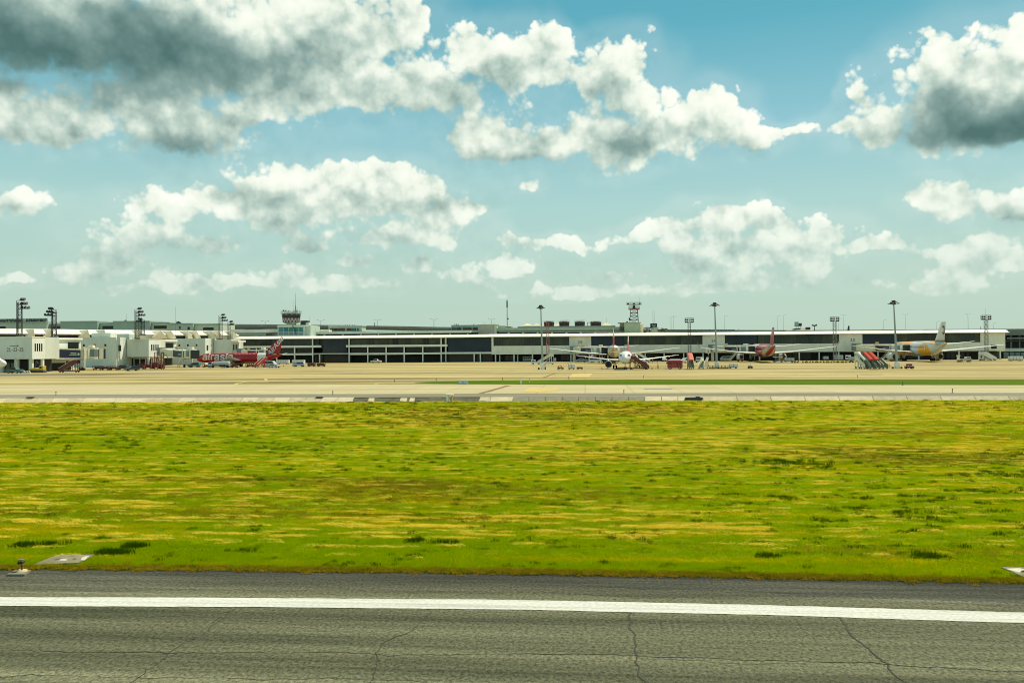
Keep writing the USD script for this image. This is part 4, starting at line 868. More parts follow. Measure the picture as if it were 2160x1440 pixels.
def panel_ring(za, zb2, r0, r1, n, cols, name, off=0):
    for i in range(n):
        a0, a1 = 2 * math.pi * i / n + off, 2 * math.pi * (i + 1) / n + off
        q = [(r0 * math.cos(a0), r0 * math.sin(a0), za), (r0 * math.cos(a1), r0 * math.sin(a1), za), (r1 * math.cos(a1), r1 * math.sin(a1), zb2), (r1 * math.cos(a0), r1 * math.sin(a0), zb2)]
        inn = [(x * .95, y * .95, z) for x, y, z in q]
        obj(name, MB().add(q + inn, [(0, 1, 2, 3), (5, 4, 7, 6), (3, 2, 6, 7), (1, 0, 4, 5), (0, 3, 7, 4), (2, 1, 5, 6)]), cols[i % len(cols)], tw)
mat('check_red', (0.15, 0.055, 0.05), 0.6, 0.1); mat('check_white', (0.33, 0.33, 0.29), 0.6, 0.08)
z3 = [zt8(680), zt8(675.6), zt8(671.3)]
panel_ring(z3[0], z3[1], rr, rr + .12, 32, ['check_red', 'check_white'], 'check_panel'); panel_ring(z3[1] + .01, z3[2], rr + .12, rr + .25, 32, ['check_white', 'check_red'], 'check_panel')
panel_ring(z3[2] + .01, zt8(664.8), rr + .15, rr + .5, 16, ['dark_void'], 'cab_window'); panel_ring(zt8(664.7), zt8(662.3), rr + .5, rr + .55, 32, ['steel_dark', 'steel_grey', 'check_red'], 'check_panel', .1)
obj('cab_roof', MB().loft([oct_(rr + .7, zt8(662.2)), oct_(rr + .7, zt8(661.2)), oct_(rr - 1, zt8(660.4))]), 'steel_grey', tw)
zr = zt8(661.2); b = MB()
for zz in (zt8(658.6), zt8(656.4)):
    ring = oct_(rr + .9, zz)
    for p, q in zip(ring, ring[1:] + ring[:1]): b.bar(p, q, .1)
for p in oct_(rr + .9, zr - .3): b.bar(p, (p[0] * 1.02, p[1] * 1.02, zt8(656.2)), .1)
obj('guard_rail', b, 'steel_grey', tw)
rs = np.random.RandomState(4)
for i in range(15):
    a = rs.rand() * 2 * math.pi; r = rr * (0.35 + .7 * rs.rand()); h = rs.uniform(1.2, 3.6)
    obj('aerial', MB().cyl((r * math.cos(a), r * math.sin(a), zr - .3), (r * math.cos(a), r * math.sin(a), zr + h), .07, .04, 5), 'steel_grey', tw)
for i in range(7):
    a = rs.rand() * 2 * math.pi; r = rr * .95
    obj('lamp_unit', MB().sphere((r * math.cos(a), r * math.sin(a), zr + rs.uniform(.6, 1.9)), .36, 5), 'steel_dark', tw)
obj('dome', MB().sphere((.9, 0, zr), 1.0, 6, (1, 1, .8)), 'steel_grey', tw)
xm = FL(623.3, 640, YT + 8)[0] - FL(614.5, 640, YT + 8)[0]
obj('lattice_mast', MB().cyl((xm, 0, 13), (xm, 0, zt8(645)), .26, .22, 6), 'steel_dark', tw); obj('mast_tip', MB().cyl((xm + .25, 0, zt8(645)), (xm + .25, 0, zt8(618)), .13, .06, 5), 'steel_dark', tw)
obj('mast_tip', MB().cyl((xm - 1, 0, zr), (xm - 1, 0, zt8(632)), .06, .03, 5), 'steel_grey', tw)

sh_ = rear('white_roof_hall', 'low hall with white sheet roof under the elevated road left of the tower', 'building')
rb(sh_, 'roof', 'roof_white', 486, 586, 694.6, 701.5, 40, 12); rb(sh_, 'wall', 'teal_wall', 486, 586, 701.8, 712, 41, 10, 0.0); rb(sh_, 'roof_unit', 'steel_dark', 561, 574, 702.5, 708, 34, 4)
# ------------------------------------------------------------------ masts
def lattice(b, w0, w1, z0, z1, n, t, faces=3):
    cs = [(-1, -1), (1, -1), (1, 1), (-1, 1)]
    for cx, cy in cs: b.bar((cx * w0 / 2, cy * w0 / 2, z0), (cx * w1 / 2, cy * w1 / 2, z1), t)
    for i in range(n):
        f0, f1 = i / n, (i + 1) / n; a, c = (w0 + (w1 - w0) * f0) / 2, (w0 + (w1 - w0) * f1) / 2; za, zb2 = z0 + (z1 - z0) * f0, z0 + (z1 - z0) * f1
        for j in range(4):
            p, q = cs[j], cs[(j + 1) % 4]
            if i % 2: p, q = q, p
            b.bar((p[0] * a, p[1] * a, za), (q[0] * c, q[1] * c, zb2), t * .6)
            b.bar((p[0] * a, p[1] * a, za), (q[0] * a, q[1] * a, za), t * .6)
    return b
def flood_mast(px0, px1, py0, py1, D, label, side=1, levels=3, small=False):
    """old lattice mast with lamp platforms sticking out"""
    c = (px0 + px1) / 2; p = at(c, D); zb_, zt_ = hz(c, py1, D), hz(c, py0, D); w = (px1 - px0) / FPX * D; Hh = zt_ - zb_
    t = thing('floodlight_mast', label, 'floodlight mast', (p[0], p[1], zb_), 0.3, 'old lattice floodlight masts on the pier')
    obj('lattice_frame', lattice(MB(), w * .8, w * .72, 0, Hh * .94, 11, .16 if not small else .12), 'steel_dark', t)
    obj('ladder', MB().bar((-w * .62, 0, 0), (-w * .62, 0, Hh * .98), .18), 'steel_dark', t)
    for i in range(levels):
        z = Hh * (.99 - .11 * i * (1.3 if small else 1)); l = w * (.45 + .25 * i)
        pl = obj('platform', MB().box(-w * .4, side * 0 + w * .5, -w * .5, w * .5, z - .12, z).box(min(0, side * l * 1.9), max(0, side * l * 1.9), -w * .6, w * .6, z - .14, z - .02), 'steel_dark', t)
        for kx in range(3):
            x = side * l * (.3 + .65 * kx)
            obj('floodlight', MB().cyl((x, -.2, z + .15), (x + side * .5, -.75, z + .45), .28, .5, 7), 'steel_dark', pl)
    obj('footing', MB().cham(-w * .7, w * .7, -w * .7, w * .7, -.4, .35, .1), 'steel_grey', t)
    return t
flood_mast(37, 47, 632.5, 711, 290, 'tallest lattice floodlight mast, before the roof letters'); flood_mast(110, 119.5, 652, 711, 315, 'lattice mast with left platforms and whip aerials at its top', -1)
flood_mast(286, 294, 651.5, 713, 372, 'lattice floodlight mast on pier roof, taller of a close pair'); flood_mast(297.5, 306, 674, 706, 378, 'short lattice mast close behind the taller one of the pair', -1, 2, True)
flood_mast(463, 470, 664.5, 718, 430, 'lattice floodlight mast above the red aircraft nose'); flood_mast(481, 487, 679, 717, 436, 'shortest lattice mast, right of the mast above the red aircraft', 1, 2, True)
def rig_mast(px, py0, hd0, hd1, py1, D, label, m, w_px=7, head=True, spike=None):
    """slim lattice mast with a rectangular rack of lamps"""
    p = at(px, D); zb_, zt_ = hz(px, py1, D), hz(px, py0, D); s = D / FPX; w = w_px * s; Hh = zt_ - zb_; hw = (hd1 - hd0) / 2 * s
    t = thing('lattice_mast', label, 'floodlight mast', (p[0], p[1], zb_), -TH, 'slim lattice masts along the terminal front')
    zc2 = Hh - (9 * s if head else 0)
    obj('lattice_frame', lattice(MB(), w * .85, w * .8, 0, zc2, 16, .13), m, t)
    if head:
        r = obj('lamp_rack', MB().bar((-hw, 0, Hh), (hw, 0, Hh), .2).bar((-hw, 0, zc2), (hw, 0, zc2), .2).bar((-hw, 0, zc2), (-hw, 0, Hh), .16).bar((hw, 0, zc2), (hw, 0, Hh), .16).bar((0, 0, zc2), (0, 0, Hh), .2).bar((-hw, 0, (zc2 + Hh) / 2), (hw, 0, (zc2 + Hh) / 2), .14), 'steel_dark', t)
        for i in range(5):
            for z in (zc2 + .35, Hh - .35 - (Hh - zc2) * .12):
                x = -hw + hw * 2 * (i + .5) / 5
                if i != 2: obj('floodlight', MB().cyl((x, 0, z), (x, -.55, z - .1), .24, .40, 7), 'steel_dark', r)
    if spike: obj('lightning_rod', MB().cyl((0, 0, zc2), (0, 0, hz(px, spike, D) - zb_), .07, .03, 5), 'steel_grey', t)
    return t
mat('mast_red_white', (0.30, 0.16, 0.12), 0.6, 0.2)
rig_mast(1155.5, 676.5, 1147, 1165, 763, 398, 'red and white lattice mast behind the left lamp mast', 'mast_red_white', 6.5, False)
rig_mast(1454.5, 671, 1445.5, 1463.5, 762, 392, 'lattice mast with lamp rack above the salmon canopied stairs', 'steel_dark', 7)
rig_mast(1761, 668.5, 1752, 1770, 759, 384, 'lattice mast with lamp rack left of gate number 12', 'steel_grey', 7); rig_mast(2080.5, 665, 2070.5, 2090.5, 757, 372, 'lattice mast with lamp rack and tall rod by the terminal end', 'steel_grey', 7, True, 650.5)
# high masts on the apron
def high_mast(px0, px1, py0, py1, w, label):
    p = G(px1, py1); D = p[1]; Hh = hz(px0, py0, D); s = D / FPX; lean = math.atan((px0 - px1 - 1.0) * s / Hh)
    t = thing('high_mast_lamp', label, 'lamp mast', p, 0, 'high lamp masts on the apron', (0, lean))
    obj('base_block', MB().cham(-.62, .62, -.62, .62, 0, 2.1, .08), 'white_trim', t)
    obj('pole', MB().cyl((0, 0, 2.09), (0, 0, Hh - 1.0), .36, .17, 12), 'galvanised', t)
    hd = obj('crown', MB().loft([[(r * math.cos(a), r * math.sin(a), z) for a in np.arange(10) * math.pi / 5] for r, z in ((.5, Hh - 1.25), (w * s * .32, Hh - .75), (w * s * .30, Hh - .45), (.55, Hh - .4), (.6, Hh - .02), (.2, Hh + .05))]), 'steel_dark', t)
    for i in range(8):
        a = i * math.pi / 4 + .2; r = w * s / 2
        obj('floodlight', MB().loft([[(math.cos(a) * q + -math.sin(a) * e, math.sin(a) * q + math.cos(a) * e, z) for q, e, z in ((r * .45, -.3, Hh - .55), (r, -.22, Hh - .95), (r * 1.0, .22, Hh - .95), (r * .45, .3, Hh - .55))], [(math.cos(a) * q + -math.sin(a) * e, math.sin(a) * q + math.cos(a) * e, z) for q, e, z in ((r * .45, -.3, Hh - .85), (r * .98, -.22, Hh - 1.06), (r * .98, .22, Hh - 1.06), (r * .45, .3, Hh - .85))]]), 'steel_dark', hd)
    return p
mast_pts = [high_mast(1142.5, 1144.8, 643.5, 779, 19, 'green grey high lamp mast, leftmost of the three on the apron'), high_mast(1509.5, 1512.3, 638, 777.3, 23, 'high lamp mast between the salmon stairs and the dolly row'), high_mast(1887.3, 1892.5, 633.5, 777.5, 24, 'tallest high lamp mast right of the parked boarding stairs')]
# red and white barrier blocks at the mast feet
for (px, py, lb) in ((1136.5, 779, 'red white block left of the first lamp mast foot'), (1149.8, 779, 'red white block right of the first lamp mast foot'), (1883, 777.6, 'red block left of the right lamp mast foot'), (1901.5, 777.6, 'red block right of the right lamp mast foot')):
    t = thing('barrier_block', lb, 'barrier', G(px, py), 0.2, 'barrier blocks at the lamp mast feet')
    obj('lower_half', MB().cham(-.25, .25, -.25, .25, 0, .45, .04), 'signal_red' if 'red block' in lb else 'steel_dark', t); obj('upper_half', MB().cham(-.23, .23, -.23, .23, .452, .62, .04), 'rust_red', t)
for px, lb in ((1149.8, 'striped marker post beside the first lamp mast'),):
    t = thing('marker_post', lb, 'post', G(px, 777.8) + [0, .6, 0], 0)
    for i in range(4): obj('post_band', MB().cyl((0, 0, i * .42), (0, 0, i * .42 + .415), .22, n=8), 'signal_red' if i % 2 else 'white_trim', t)
for k in range(6):
    px = 1489 + k * 2.1 if k < 3 else 1876 + (k - 3) * 2.4
    t = thing('bollard', 'thin red white bollard, ' + ('leftmost', 'middle', 'rightmost')[k % 3] + ' of three left of the ' + ('middle' if k < 3 else 'right') + ' lamp mast', 'bollard', G(px, 777.4), 0, 'bollards left of the ' + ('middle' if k < 3 else 'right') + ' lamp mast')
    obj('post', MB().cyl((0, 0, 0), (0, 0, .62), .07, n=6), 'white_trim', t); obj('tip', MB().cyl((0, 0, .622), (0, 0, .8), .07, n=6), 'signal_red', t)
for px, py, top, lb in ((1494.3, 777.5, 738, 'red white pole with square board at gate 14'), (1876, 777.5, 765, 'short thin pole left of the right lamp mast')):
    p = G(px, py); t = thing('marker_pole', lb, 'pole', p, 0); Hh = hz(px, top, p[1]); n = 8 if top < 750 else 3
    for i in range(n): obj('pole_band', MB().cyl((0, 0, Hh * i / n), (0, 0, Hh * (i + 1) / n - .01), .10, n=6), 'rust_red' if i % 2 else 'white_trim', t)
    if n == 8: obj('board', MB().cham(-.75, .75, .12, .3, Hh - 1.0, Hh + .4, .05), 'bridge_cream', t)
# slim whips and telecom masts
def whip(name, px, py0, py1, yl, label, cat, r=.12, extra=None):
    x, z0 = FL(px, py1, yl); z1 = FL(px, py0, yl)[1]; t = thing(name, label, cat, from_front(x, yl, z0), -TH); Hh = z1 - z0
    obj('pole', MB().cyl((0, 0, 0), (0, 0, Hh), r, r * .6, 6), 'steel_grey', t)
    if extra == 'telecom':
        obj('antenna_panel', MB().cham(-.5, -.15, -.3, .3, Hh * .7, Hh * .95, .05).cham(.15, .5, -.3, .3, Hh * .7, Hh * .95, .05), 'galvanised', t); obj('dish', MB().cyl((.5, -.1, Hh * .3), (.7, -.5, Hh * .3), .45, .3, 8), 'steel_dark', t)
        for k in range(8): obj('rung', MB().bar((-.35, 0, Hh * (.1 + .07 * k)), (.35, 0, Hh * (.1 + .07 * k)), .09), 'steel_grey', t)
    if extra == 'dish': obj('dish', MB().sphere((-.9, 0, .2), 1.0, 6, (1, .6, 1)), 'steel_dark', t)
    if extra == 'ball': obj('dish', MB().sphere((1.2, 0, -.2), 1.7, 6, (1.1, .6, .9)), 'steel_dark', t)
    if extra == 'fan': obj('lamp_heads', MB().cyl((0, 0, Hh), (-1.3, 0, Hh + .5), .35, .5, 6).cyl((0, 0, Hh), (1.3, 0, Hh + .5), .35, .5, 6).sphere((0, 0, Hh), .5, 5), 'steel_dark', t)
    return t
whip('telecom_mast', 1070, 631, 690, 44, 'slim telecom mast with panel antennas behind the terminal', 'telecom mast', .22, 'telecom'); whip('roof_aerial', 267.5, 661, 678.5, YH + 5, 'roof aerial with small dish on the hall', 'aerial', .1, 'dish')
whip('roof_aerial', 371, 646, 716, -30, 'tall thin whip aerial rising from the pier roof', 'aerial', .09); whip('roof_dish', 373, 676, 682, YH + 4, 'dark round dish on the hall roof', 'dish', .2, 'ball')
whip('flare_post', 1718, 687, 698, 66, 'short post with twin lamp heads behind the terminal roof', 'post', .3, 'fan'); whip('roof_aerial', 1377.5, 655, 683, 46, 'left of two thin aerials above the billboard', 'aerial', .07); whip('roof_aerial', 1381.5, 655, 683, 47, 'right of two thin aerials above the billboard', 'aerial', .07)
whip('roof_aerial', 653.5, 668, 690, 40, 'thin aerial right of the control tower', 'aerial', .08); whip('roof_aerial', 1279.8, 669.5, 682, 52, 'thin aerial above the rightmost cream roof', 'aerial', .07); whip('chimney_post', 789.7, 680, 690, 70, 'short dark post behind the long annex', 'post', .32)
whip('warning_post', 1558.5, 694, 699.5, 50, 'stub post on the roof right of the middle mast', 'post', .25); whip('warning_post', 2068.8, 688.5, 695, 30, 'stub post on the roof left of the end floodlight', 'post', .2); whip('warning_post', 1990, 687.5, 696, 30, 'stub post beside the yellow aircraft fin', 'post', .15)
# far tail of another aircraft behind the roof
x, z0 = FL(1788, 698, 55); tl = thing('distant_tail_fin', 'dark tail fin of a far aircraft showing over the roof', 'aircraft tail', from_front(x, 55, 0), -TH)
za, zt_ = FL(1788, 699, 55)[1], FL(1788, 686.5, 55)[1]
obj('fin', MB().prism([(-.4, za - 12), (1.2, za - 12), (1.0, za + .5), (.95, zt_), (.35, zt_ - .1), (-.2, za + .6)], -.2, .2, 'y'), 'steel_dark', tl)
# radar tower
YR = 40.0
rx = FL(1337.5, 660, YR)[0]; z0 = FL(1337, 681, YR)[1]
rd = thing('radar_tower', 'lattice radar tower with long bar antenna above the green block', 'radar tower', from_front(rx, YR + 2, z0), -TH)
def zr_(py): return FL(1337.5, py, YR)[1] - z0
s = FPX and (429 + 40) / FPX
obj('lattice_frame', lattice(MB(), 4.6, 3.7, 0, zr_(652.5), 4, .34), 'steel_dark', rd)
obj('platform', MB().box(-3.0, 3.0, -2.4, 2.4, zr_(652.5), zr_(650.6)), 'rust_red', rd)
b = MB()
for z in (zr_(649), zr_(647)): b.bar((-3, -2.4, z), (3, -2.4, z), .12).bar((-3, 2.4, z), (3, 2.4, z), .12)
for x in (-3, -1, 1, 3): b.bar((x, -2.4, zr_(650.6)), (x, -2.4, zr_(647)), .12)
obj('guard_rail', b, 'steel_dark', rd)
obj('turning_gear', MB().cyl((0, 0, zr_(650.6)), (0, 0, zr_(643.5)), .8, .5, 10), 'steel_dark', rd)
an = MB(); 
for i in range(6): an.bar((-4, -.25 - .1 * i * (i - 5) * -.1, zr_(643.2) + i * .31), (4, -.25, zr_(643.2) + i * .31), .13)
for i in range(9): an.bar((-4 + i, -.3, zr_(643.2)), (-4 + i, -.3, zr_(637)), .13)
obj('antenna_frame', an, 'concrete', rd); obj('antenna_beam', MB().bar((-2.6, .3, zr_(643.5)), (2.6, .3, zr_(643.5)), .35), 'steel_dark', rd)
for x in (-3.2, 0.0, 3.1): obj('feed_box', MB().cham(x - .55, x + .55, -.55, -.2, zr_(641.7), zr_(639), .05), 'steel_dark', rd)
obj('lightning_rod', MB().cyl((2.9, 1, zr_(650)), (2.9, 1, zr_(626)), .06, .04, 5), 'steel_grey', rd)
obj('ladder_cage', MB().box(-2.9, -2.1, -1, 0, zr_(675), zr_(670)), 'steel_dark', rd)
# palms behind the roof
mat('palm_leaf', (0.035, 0.06, 0.02), 0.7, 0.3, 2.0); mat('palm_trunk', (0.10, 0.08, 0.05), 0.9, 0.2, 1.0)
for pi_, (px, py, lb) in enumerate(((1362, 692, 'palm tree left of the billboard, nearest the green block'), (1369.5, 691, 'palm tree just left of the billboard'), (1394, 695, 'low palm right of the billboard'), (1402, 693.5, 'palm with raised frond right of the billboard'))):
    x, z = FL(px, py, 42); t = thing('palm_tree', lb, 'palm tree', from_front(x, 42), -TH, 'palms behind the terminal roof')
    obj('trunk', MB().cyl((0, 0, 0), (.1, 0, z), .22, .14, 7), 'palm_trunk', t)
    rs = np.random.RandomState(pi_ + 20); b = MB()
    for i in range(17):
        a = rs.rand() * 2 * math.pi; up = rs.uniform(.1, 1.1); L = rs.uniform(1.6, 2.5); d = np.array([math.cos(a), math.sin(a), 0]); prev = np.array([.1, 0, z])
        for k_ in range(5):
            q = np.array([.1, 0, z]) + d * L * (k_ + 1) / 5 + np.array([0, 0, up * L * .6 * (k_ + 1) / 5 - L * .5 * ((k_ + 1) / 5) ** 2])
            sd = np.cross(d, [0, 0, 1]) * .28 * (1 - k_ * .16); dn = np.array([0, 0, -.22])
            b.add([prev, q, q + sd + dn, prev + sd + dn, q - sd + dn, prev - sd + dn], [(0, 1, 2, 3), (0, 5, 4, 1)]); prev = q
    obj('crown', b, 'palm_leaf', t)

# ------------------------------------------------------------------ passenger bridges
def box_between(b, p, q, w, h):
    """rectangular tunnel from p to q (bottom centre points)"""
    p, q = np.array(p, float), np.array(q, float); d = (q - p)[:2]; d /= np.linalg.norm(d); n = np.array([-d[1], d[0], 0]) * w / 2; u = np.array([0, 0, h])
    return b.loft([[p - n, p + n, p + n + u, p - n + u], [q - n, q + n, q + n + u, q - n + u]])
def bridge(label, root, mid, cab, zr0, zc0, m='bridge_cream', ad=(0.35, .85), stairs=True, h=2.9, rot=True, beacon=True, cabw=3.6, legs=True):
    """root, mid, cab: (x along front, y) in the terminal's frame; z of the floor at the root and at the cab"""
    t = thing('passenger_bridge', label, 'passenger bridge', (OX, OY, 0), -TH, 'passenger bridges along the gates')
    R_, C_ = np.array([*root, zr0]), np.array([*cab, zc0]); Mm = np.array([*mid, zr0 + (zc0 - zr0) * .5])
    if rot: obj('rotunda', MB().cyl(R_, R_ + [0, 0, h + .4], 2.1, n=12), 'bridge_grey', t); obj('rotunda_column', MB().cyl((*root, 0), R_ - [0, 0, .02], .7, n=10), m, t)
    d = (C_ - R_)[:2] / np.linalg.norm((C_ - R_)[:2]); d3 = np.array([*d, 0]); n3 = np.array([-d[1], d[0], 0]); n3 = n3 if n3[1] < 0 else -n3
    obj('inner_tunnel', box_between(MB(), R_ + d3 * 1.6, Mm + d3 * .6, 2.7, h - .25), m, t)
    ot = obj('outer_tunnel', box_between(MB(), Mm, C_, 3.2, h), m, t)
    L = np.linalg.norm((C_ - R_)[:2]); rib = MB()
    for i in range(7):
        q = Mm + (C_ - Mm) * (i / 6.0); rib.bar(q + n3 * 1.66, q + n3 * 1.66 + [0, 0, h], .14)
    obj('rib', rib, 'white_trim', ot)
    a, c = Mm + (C_ - Mm) * ad[0] * .6, Mm + (C_ - Mm) * ad[1]
    q = [a + n3 * 1.68 + [0, 0, .35], c + n3 * 1.68 + [0, 0, .35], c + n3 * 1.68 + [0, 0, h - .45], a + n3 * 1.68 + [0, 0, h - .45]]; o = n3 * .1
    pn = obj('advert_panel', MB().loft([[x for x in q], [x + o for x in q]]), 'navy_panel', ot)
    e = (c - a); e = e / np.linalg.norm(e); lt = MB()
    for k_, (u0, u1, v0, v1) in enumerate(((.52, .8, .5, .62), (.46, .82, .28, .36), (.86, .94, .3, .6))):
        al, hh = np.linalg.norm(c - a), h - .8
        P = [a + e * al * u + n3 * 1.79 + np.array([0, 0, .35 + hh * v]) for u, v in ((u0, v0), (u1, v0), (u1, v1), (u0, v1))]; lt.loft([P, [x + o * .2 for x in P]])
    obj('panel_mark', lt, 'teal_light', pn)
    cb_ = obj('cab', MB().cyl(C_, C_ + [0, 0, h + .5], cabw / 2 + .3, n=10), m, t)
    obj('cab_glass', MB().cyl(C_ + [0, 0, .9] + n3 * .02, C_ + [0, 0, h - .1] + n3 * .02, cabw / 2 + .36, n=10), 'bridge_grey', cb_)
    obj('canopy', box_between(MB(), C_ + d3 * (cabw / 2), C_ + d3 * (cabw / 2 + 1.6), 3.4, h + .2), m, cb_)
    obj('bellows', box_between(MB(), C_ + d3 * (cabw / 2 + 1.61), C_ + d3 * (cabw / 2 + 2.3), 3.5, h + .1), 'steel_dark', cb_)
    obj('roof_unit', MB().cham(C_[0] - 1, C_[0] + .8, C_[1] - .8, C_[1] + .8, C_[2] + h + .52, C_[2] + h + 1.4, .08), m, t)
    if legs:
        W = Mm + (C_ - Mm) * .72; b = MB()
        for s_ in (-1, 1): b.bar((W[0] + n3[0] * s_ * 1.9, W[1] + n3[1] * s_ * 1.9, .9), (W[0] + n3[0] * s_ * 1.9, W[1] + n3[1] * s_ * 1.9, W[2] + h + .6), .45)
        b.bar(W + n3 * 1.9 - [0, 0, .3], W - n3 * 1.9 - [0, 0, .3], .4).bar((W[0] + n3[0] * 1.9, W[1] + n3[1] * 1.9, 1.0), (W[0] - n3[0] * 1.9, W[1] - n3[1] * 1.9, 1.0), .5)
        lg = obj('lift_column', b, m, t)
        for s_ in (-1, 1): obj('wheel', MB().cyl(W * [1, 1, 0] + n3 * (s_ * 1.2 - .3) + [0, 0, .62], W * [1, 1, 0] + n3 * (s_ * 1.2 + .3) + [0, 0, .62], .62, n=12), 'steel_dark', lg)
    if stairs:
        Sb = C_ + n3 * 2.0 - d3 * 3.2; st = MB()
        foot = Sb - d3 * 4.8; foot = np.array([foot[0], foot[1], 0.15])
        for s_ in (0, .9): st.loft([[x + n3 * s_ for x in (Sb, Sb + [0, 0, .4], Sb + n3 * .12 + [0, 0, .4], Sb + n3 * .12)], [x + n3 * s_ for x in (foot, foot + [0, 0, .4], foot + n3 * .12 + [0, 0, .4], foot + n3 * .12)]])
        for k_ in range(14):
            c_ = foot + (Sb - foot) * (k_ + .5) / 14; st.loft([[c_ - d3 * .18, c_ + d3 * .18, c_ + d3 * .18 + n3 * .9, c_ - d3 * .18 + n3 * .9], [x + np.array([0, 0, .06]) for x in (c_ - d3 * .18, c_ + d3 * .18, c_ + d3 * .18 + n3 * .9, c_ - d3 * .18 + n3 * .9)]])
        for s_ in (0, .95): st.bar(foot + n3 * s_ + [0, 0, 1.1], Sb + n3 * s_ + [0, 0, 1.1], .08)
        obj('service_stair', st, 'white_trim', t)
    if beacon:
        q = Mm + [0, 0, h + .1]; obj('sign_plate', MB().cham(q[0] - .8, q[0] + .8, q[1] - .1, q[1] + .1, q[2] + .15, q[2] + 1.1, .04).bar(q - [0, 0, .2], q + [0, 0, .3], .12), 'yellow_paint', t)
    return t
def P(px, yl): return (FL(px, 735, yl)[0], yl)
bridge('cream bridge with navy advert at gate 21 wall', P(96, -150), P(116, -148), P(194, -136), 4.9, 4.1, ad=(.08, .62), stairs=False, h=3.6, rot=False, cabw=3.8)
bridge('cream bridge with slanting stairs at the red airliner nose', P(341, -74), P(372, -88), P(404, -97), 4.6, 3.6, ad=(.1, .75), h=3.3)
bridge('short bridge half hidden behind the red airliner fin', P(508, -20), P(524, -22), P(556, -26), 4.4, 3.9, ad=(.2, .8), h=2.9, stairs=False)
bridge('bridge at number 15 behind the white airliner', P(1211, -5), P(1230, -14), P(1268, -30), 4.4, 3.9, ad=(.1, .6), h=3.0)
bridge('bridge at number 14 beside the red tailed airliner', P(1503, -6), P(1532, -14), P(1573, -24), 4.6, 3.9, ad=(.1, .8), h=3.0)
bridge('long bridge at number 12 beside the yellow airliner', P(1806, -6), P(1850, -18), P(1898, -30), 4.6, 3.9, ad=(.1, .75), h=3.1)
# ------------------------------------------------------------------ aircraft
mat('air_white', (0.66, 0.655, 0.60), 0.28, 0.03, 0.2, spec=0.5); mat('air_red', (0.36, 0.012, 0.016), 0.28, 0.06, 0.2, spec=0.5); mat('air_cream', (0.50, 0.45, 0.26), 0.35, 0.05, 0.2)
mat('air_yellow', (0.66, 0.32, 0.012), 0.3, 0.06, 0.2, spec=0.5); mat('air_grey', (0.42, 0.44, 0.42), 0.35, 0.05, 0.2); mat('tyre', (0.012, 0.012, 0.012), 0.85, 0.1); mat('metal_lip', (0.62, 0.62, 0.60), 0.22, 0.05, metal=.8)
mat('windscreen', (0.012, 0.016, 0.018), 0.1, 0.1, spec=0.5)
def livery(name, base, regions):
    """paint scheme: regions = [(colour, (ax, ay, az, d), softness)] where ax*x+ay*y+az*z+d > 0 in the aircraft's own space, or ('e', colour, centre, radii) for an ellipsoid patch"""
    N = {'tc': ('texture_coordinate', {}), 'p': ('principled_bsdf', {'roughness': 0.3, 'specular_ior_level': 0.5}), 'c': ('color', {'value': base}), 'nz': ('noise_texture', {'scale': .35, 'detail': 3.0})}
    L = [('tc.object', 'nz.vector')]; last = 'c.color'
    for i, r in enumerate(regions):
        if r[0] == 'e':
            _, col, c, rad = r; iv = tuple(1 / q for q in rad)
            N[f'a{i}'] = ('vector_math', {'math_type': 'multiply_add', 'vector2': iv, 'vector3': tuple(-a * b for a, b in zip(c, iv))}); N[f'd{i}'] = ('vector_math', {'math_type': 'length'})
            L += [('tc.object', f'a{i}.vector1'), (f'a{i}.vector', f'd{i}.vector1')]; N[f't{i}'] = ('math', {'math_type': 'less_than', 'value2': 1.0}); L += [(f'd{i}.value', f't{i}.value1')]
        else:
            col, pl = r; N[f'd{i}'] = ('vector_math', {'math_type': 'dot_product', 'vector2': pl[:3]}); L += [('tc.object', f'd{i}.vector1')]
            N[f't{i}'] = ('math', {'math_type': 'greater_than', 'value2': -pl[3]}); L += [(f'd{i}.value', f't{i}.value1')]
        N[f'm{i}'] = ('mix_color', {'b': col}); L += [(f't{i}.value', f'm{i}.fac'), (last, f'm{i}.a')]; last = f'm{i}.result'
    L += [(last, 'p.base_color')]
    M[name] = usdkit.material(stage, f'/World/Looks/{name}', N, L, surface='p.BSDF')
WH, RD, YE, CR_ = (0.66, 0.655, 0.60), (0.36, 0.012, 0.016), (0.80, 0.36, 0.0), (0.50, 0.45, 0.26)

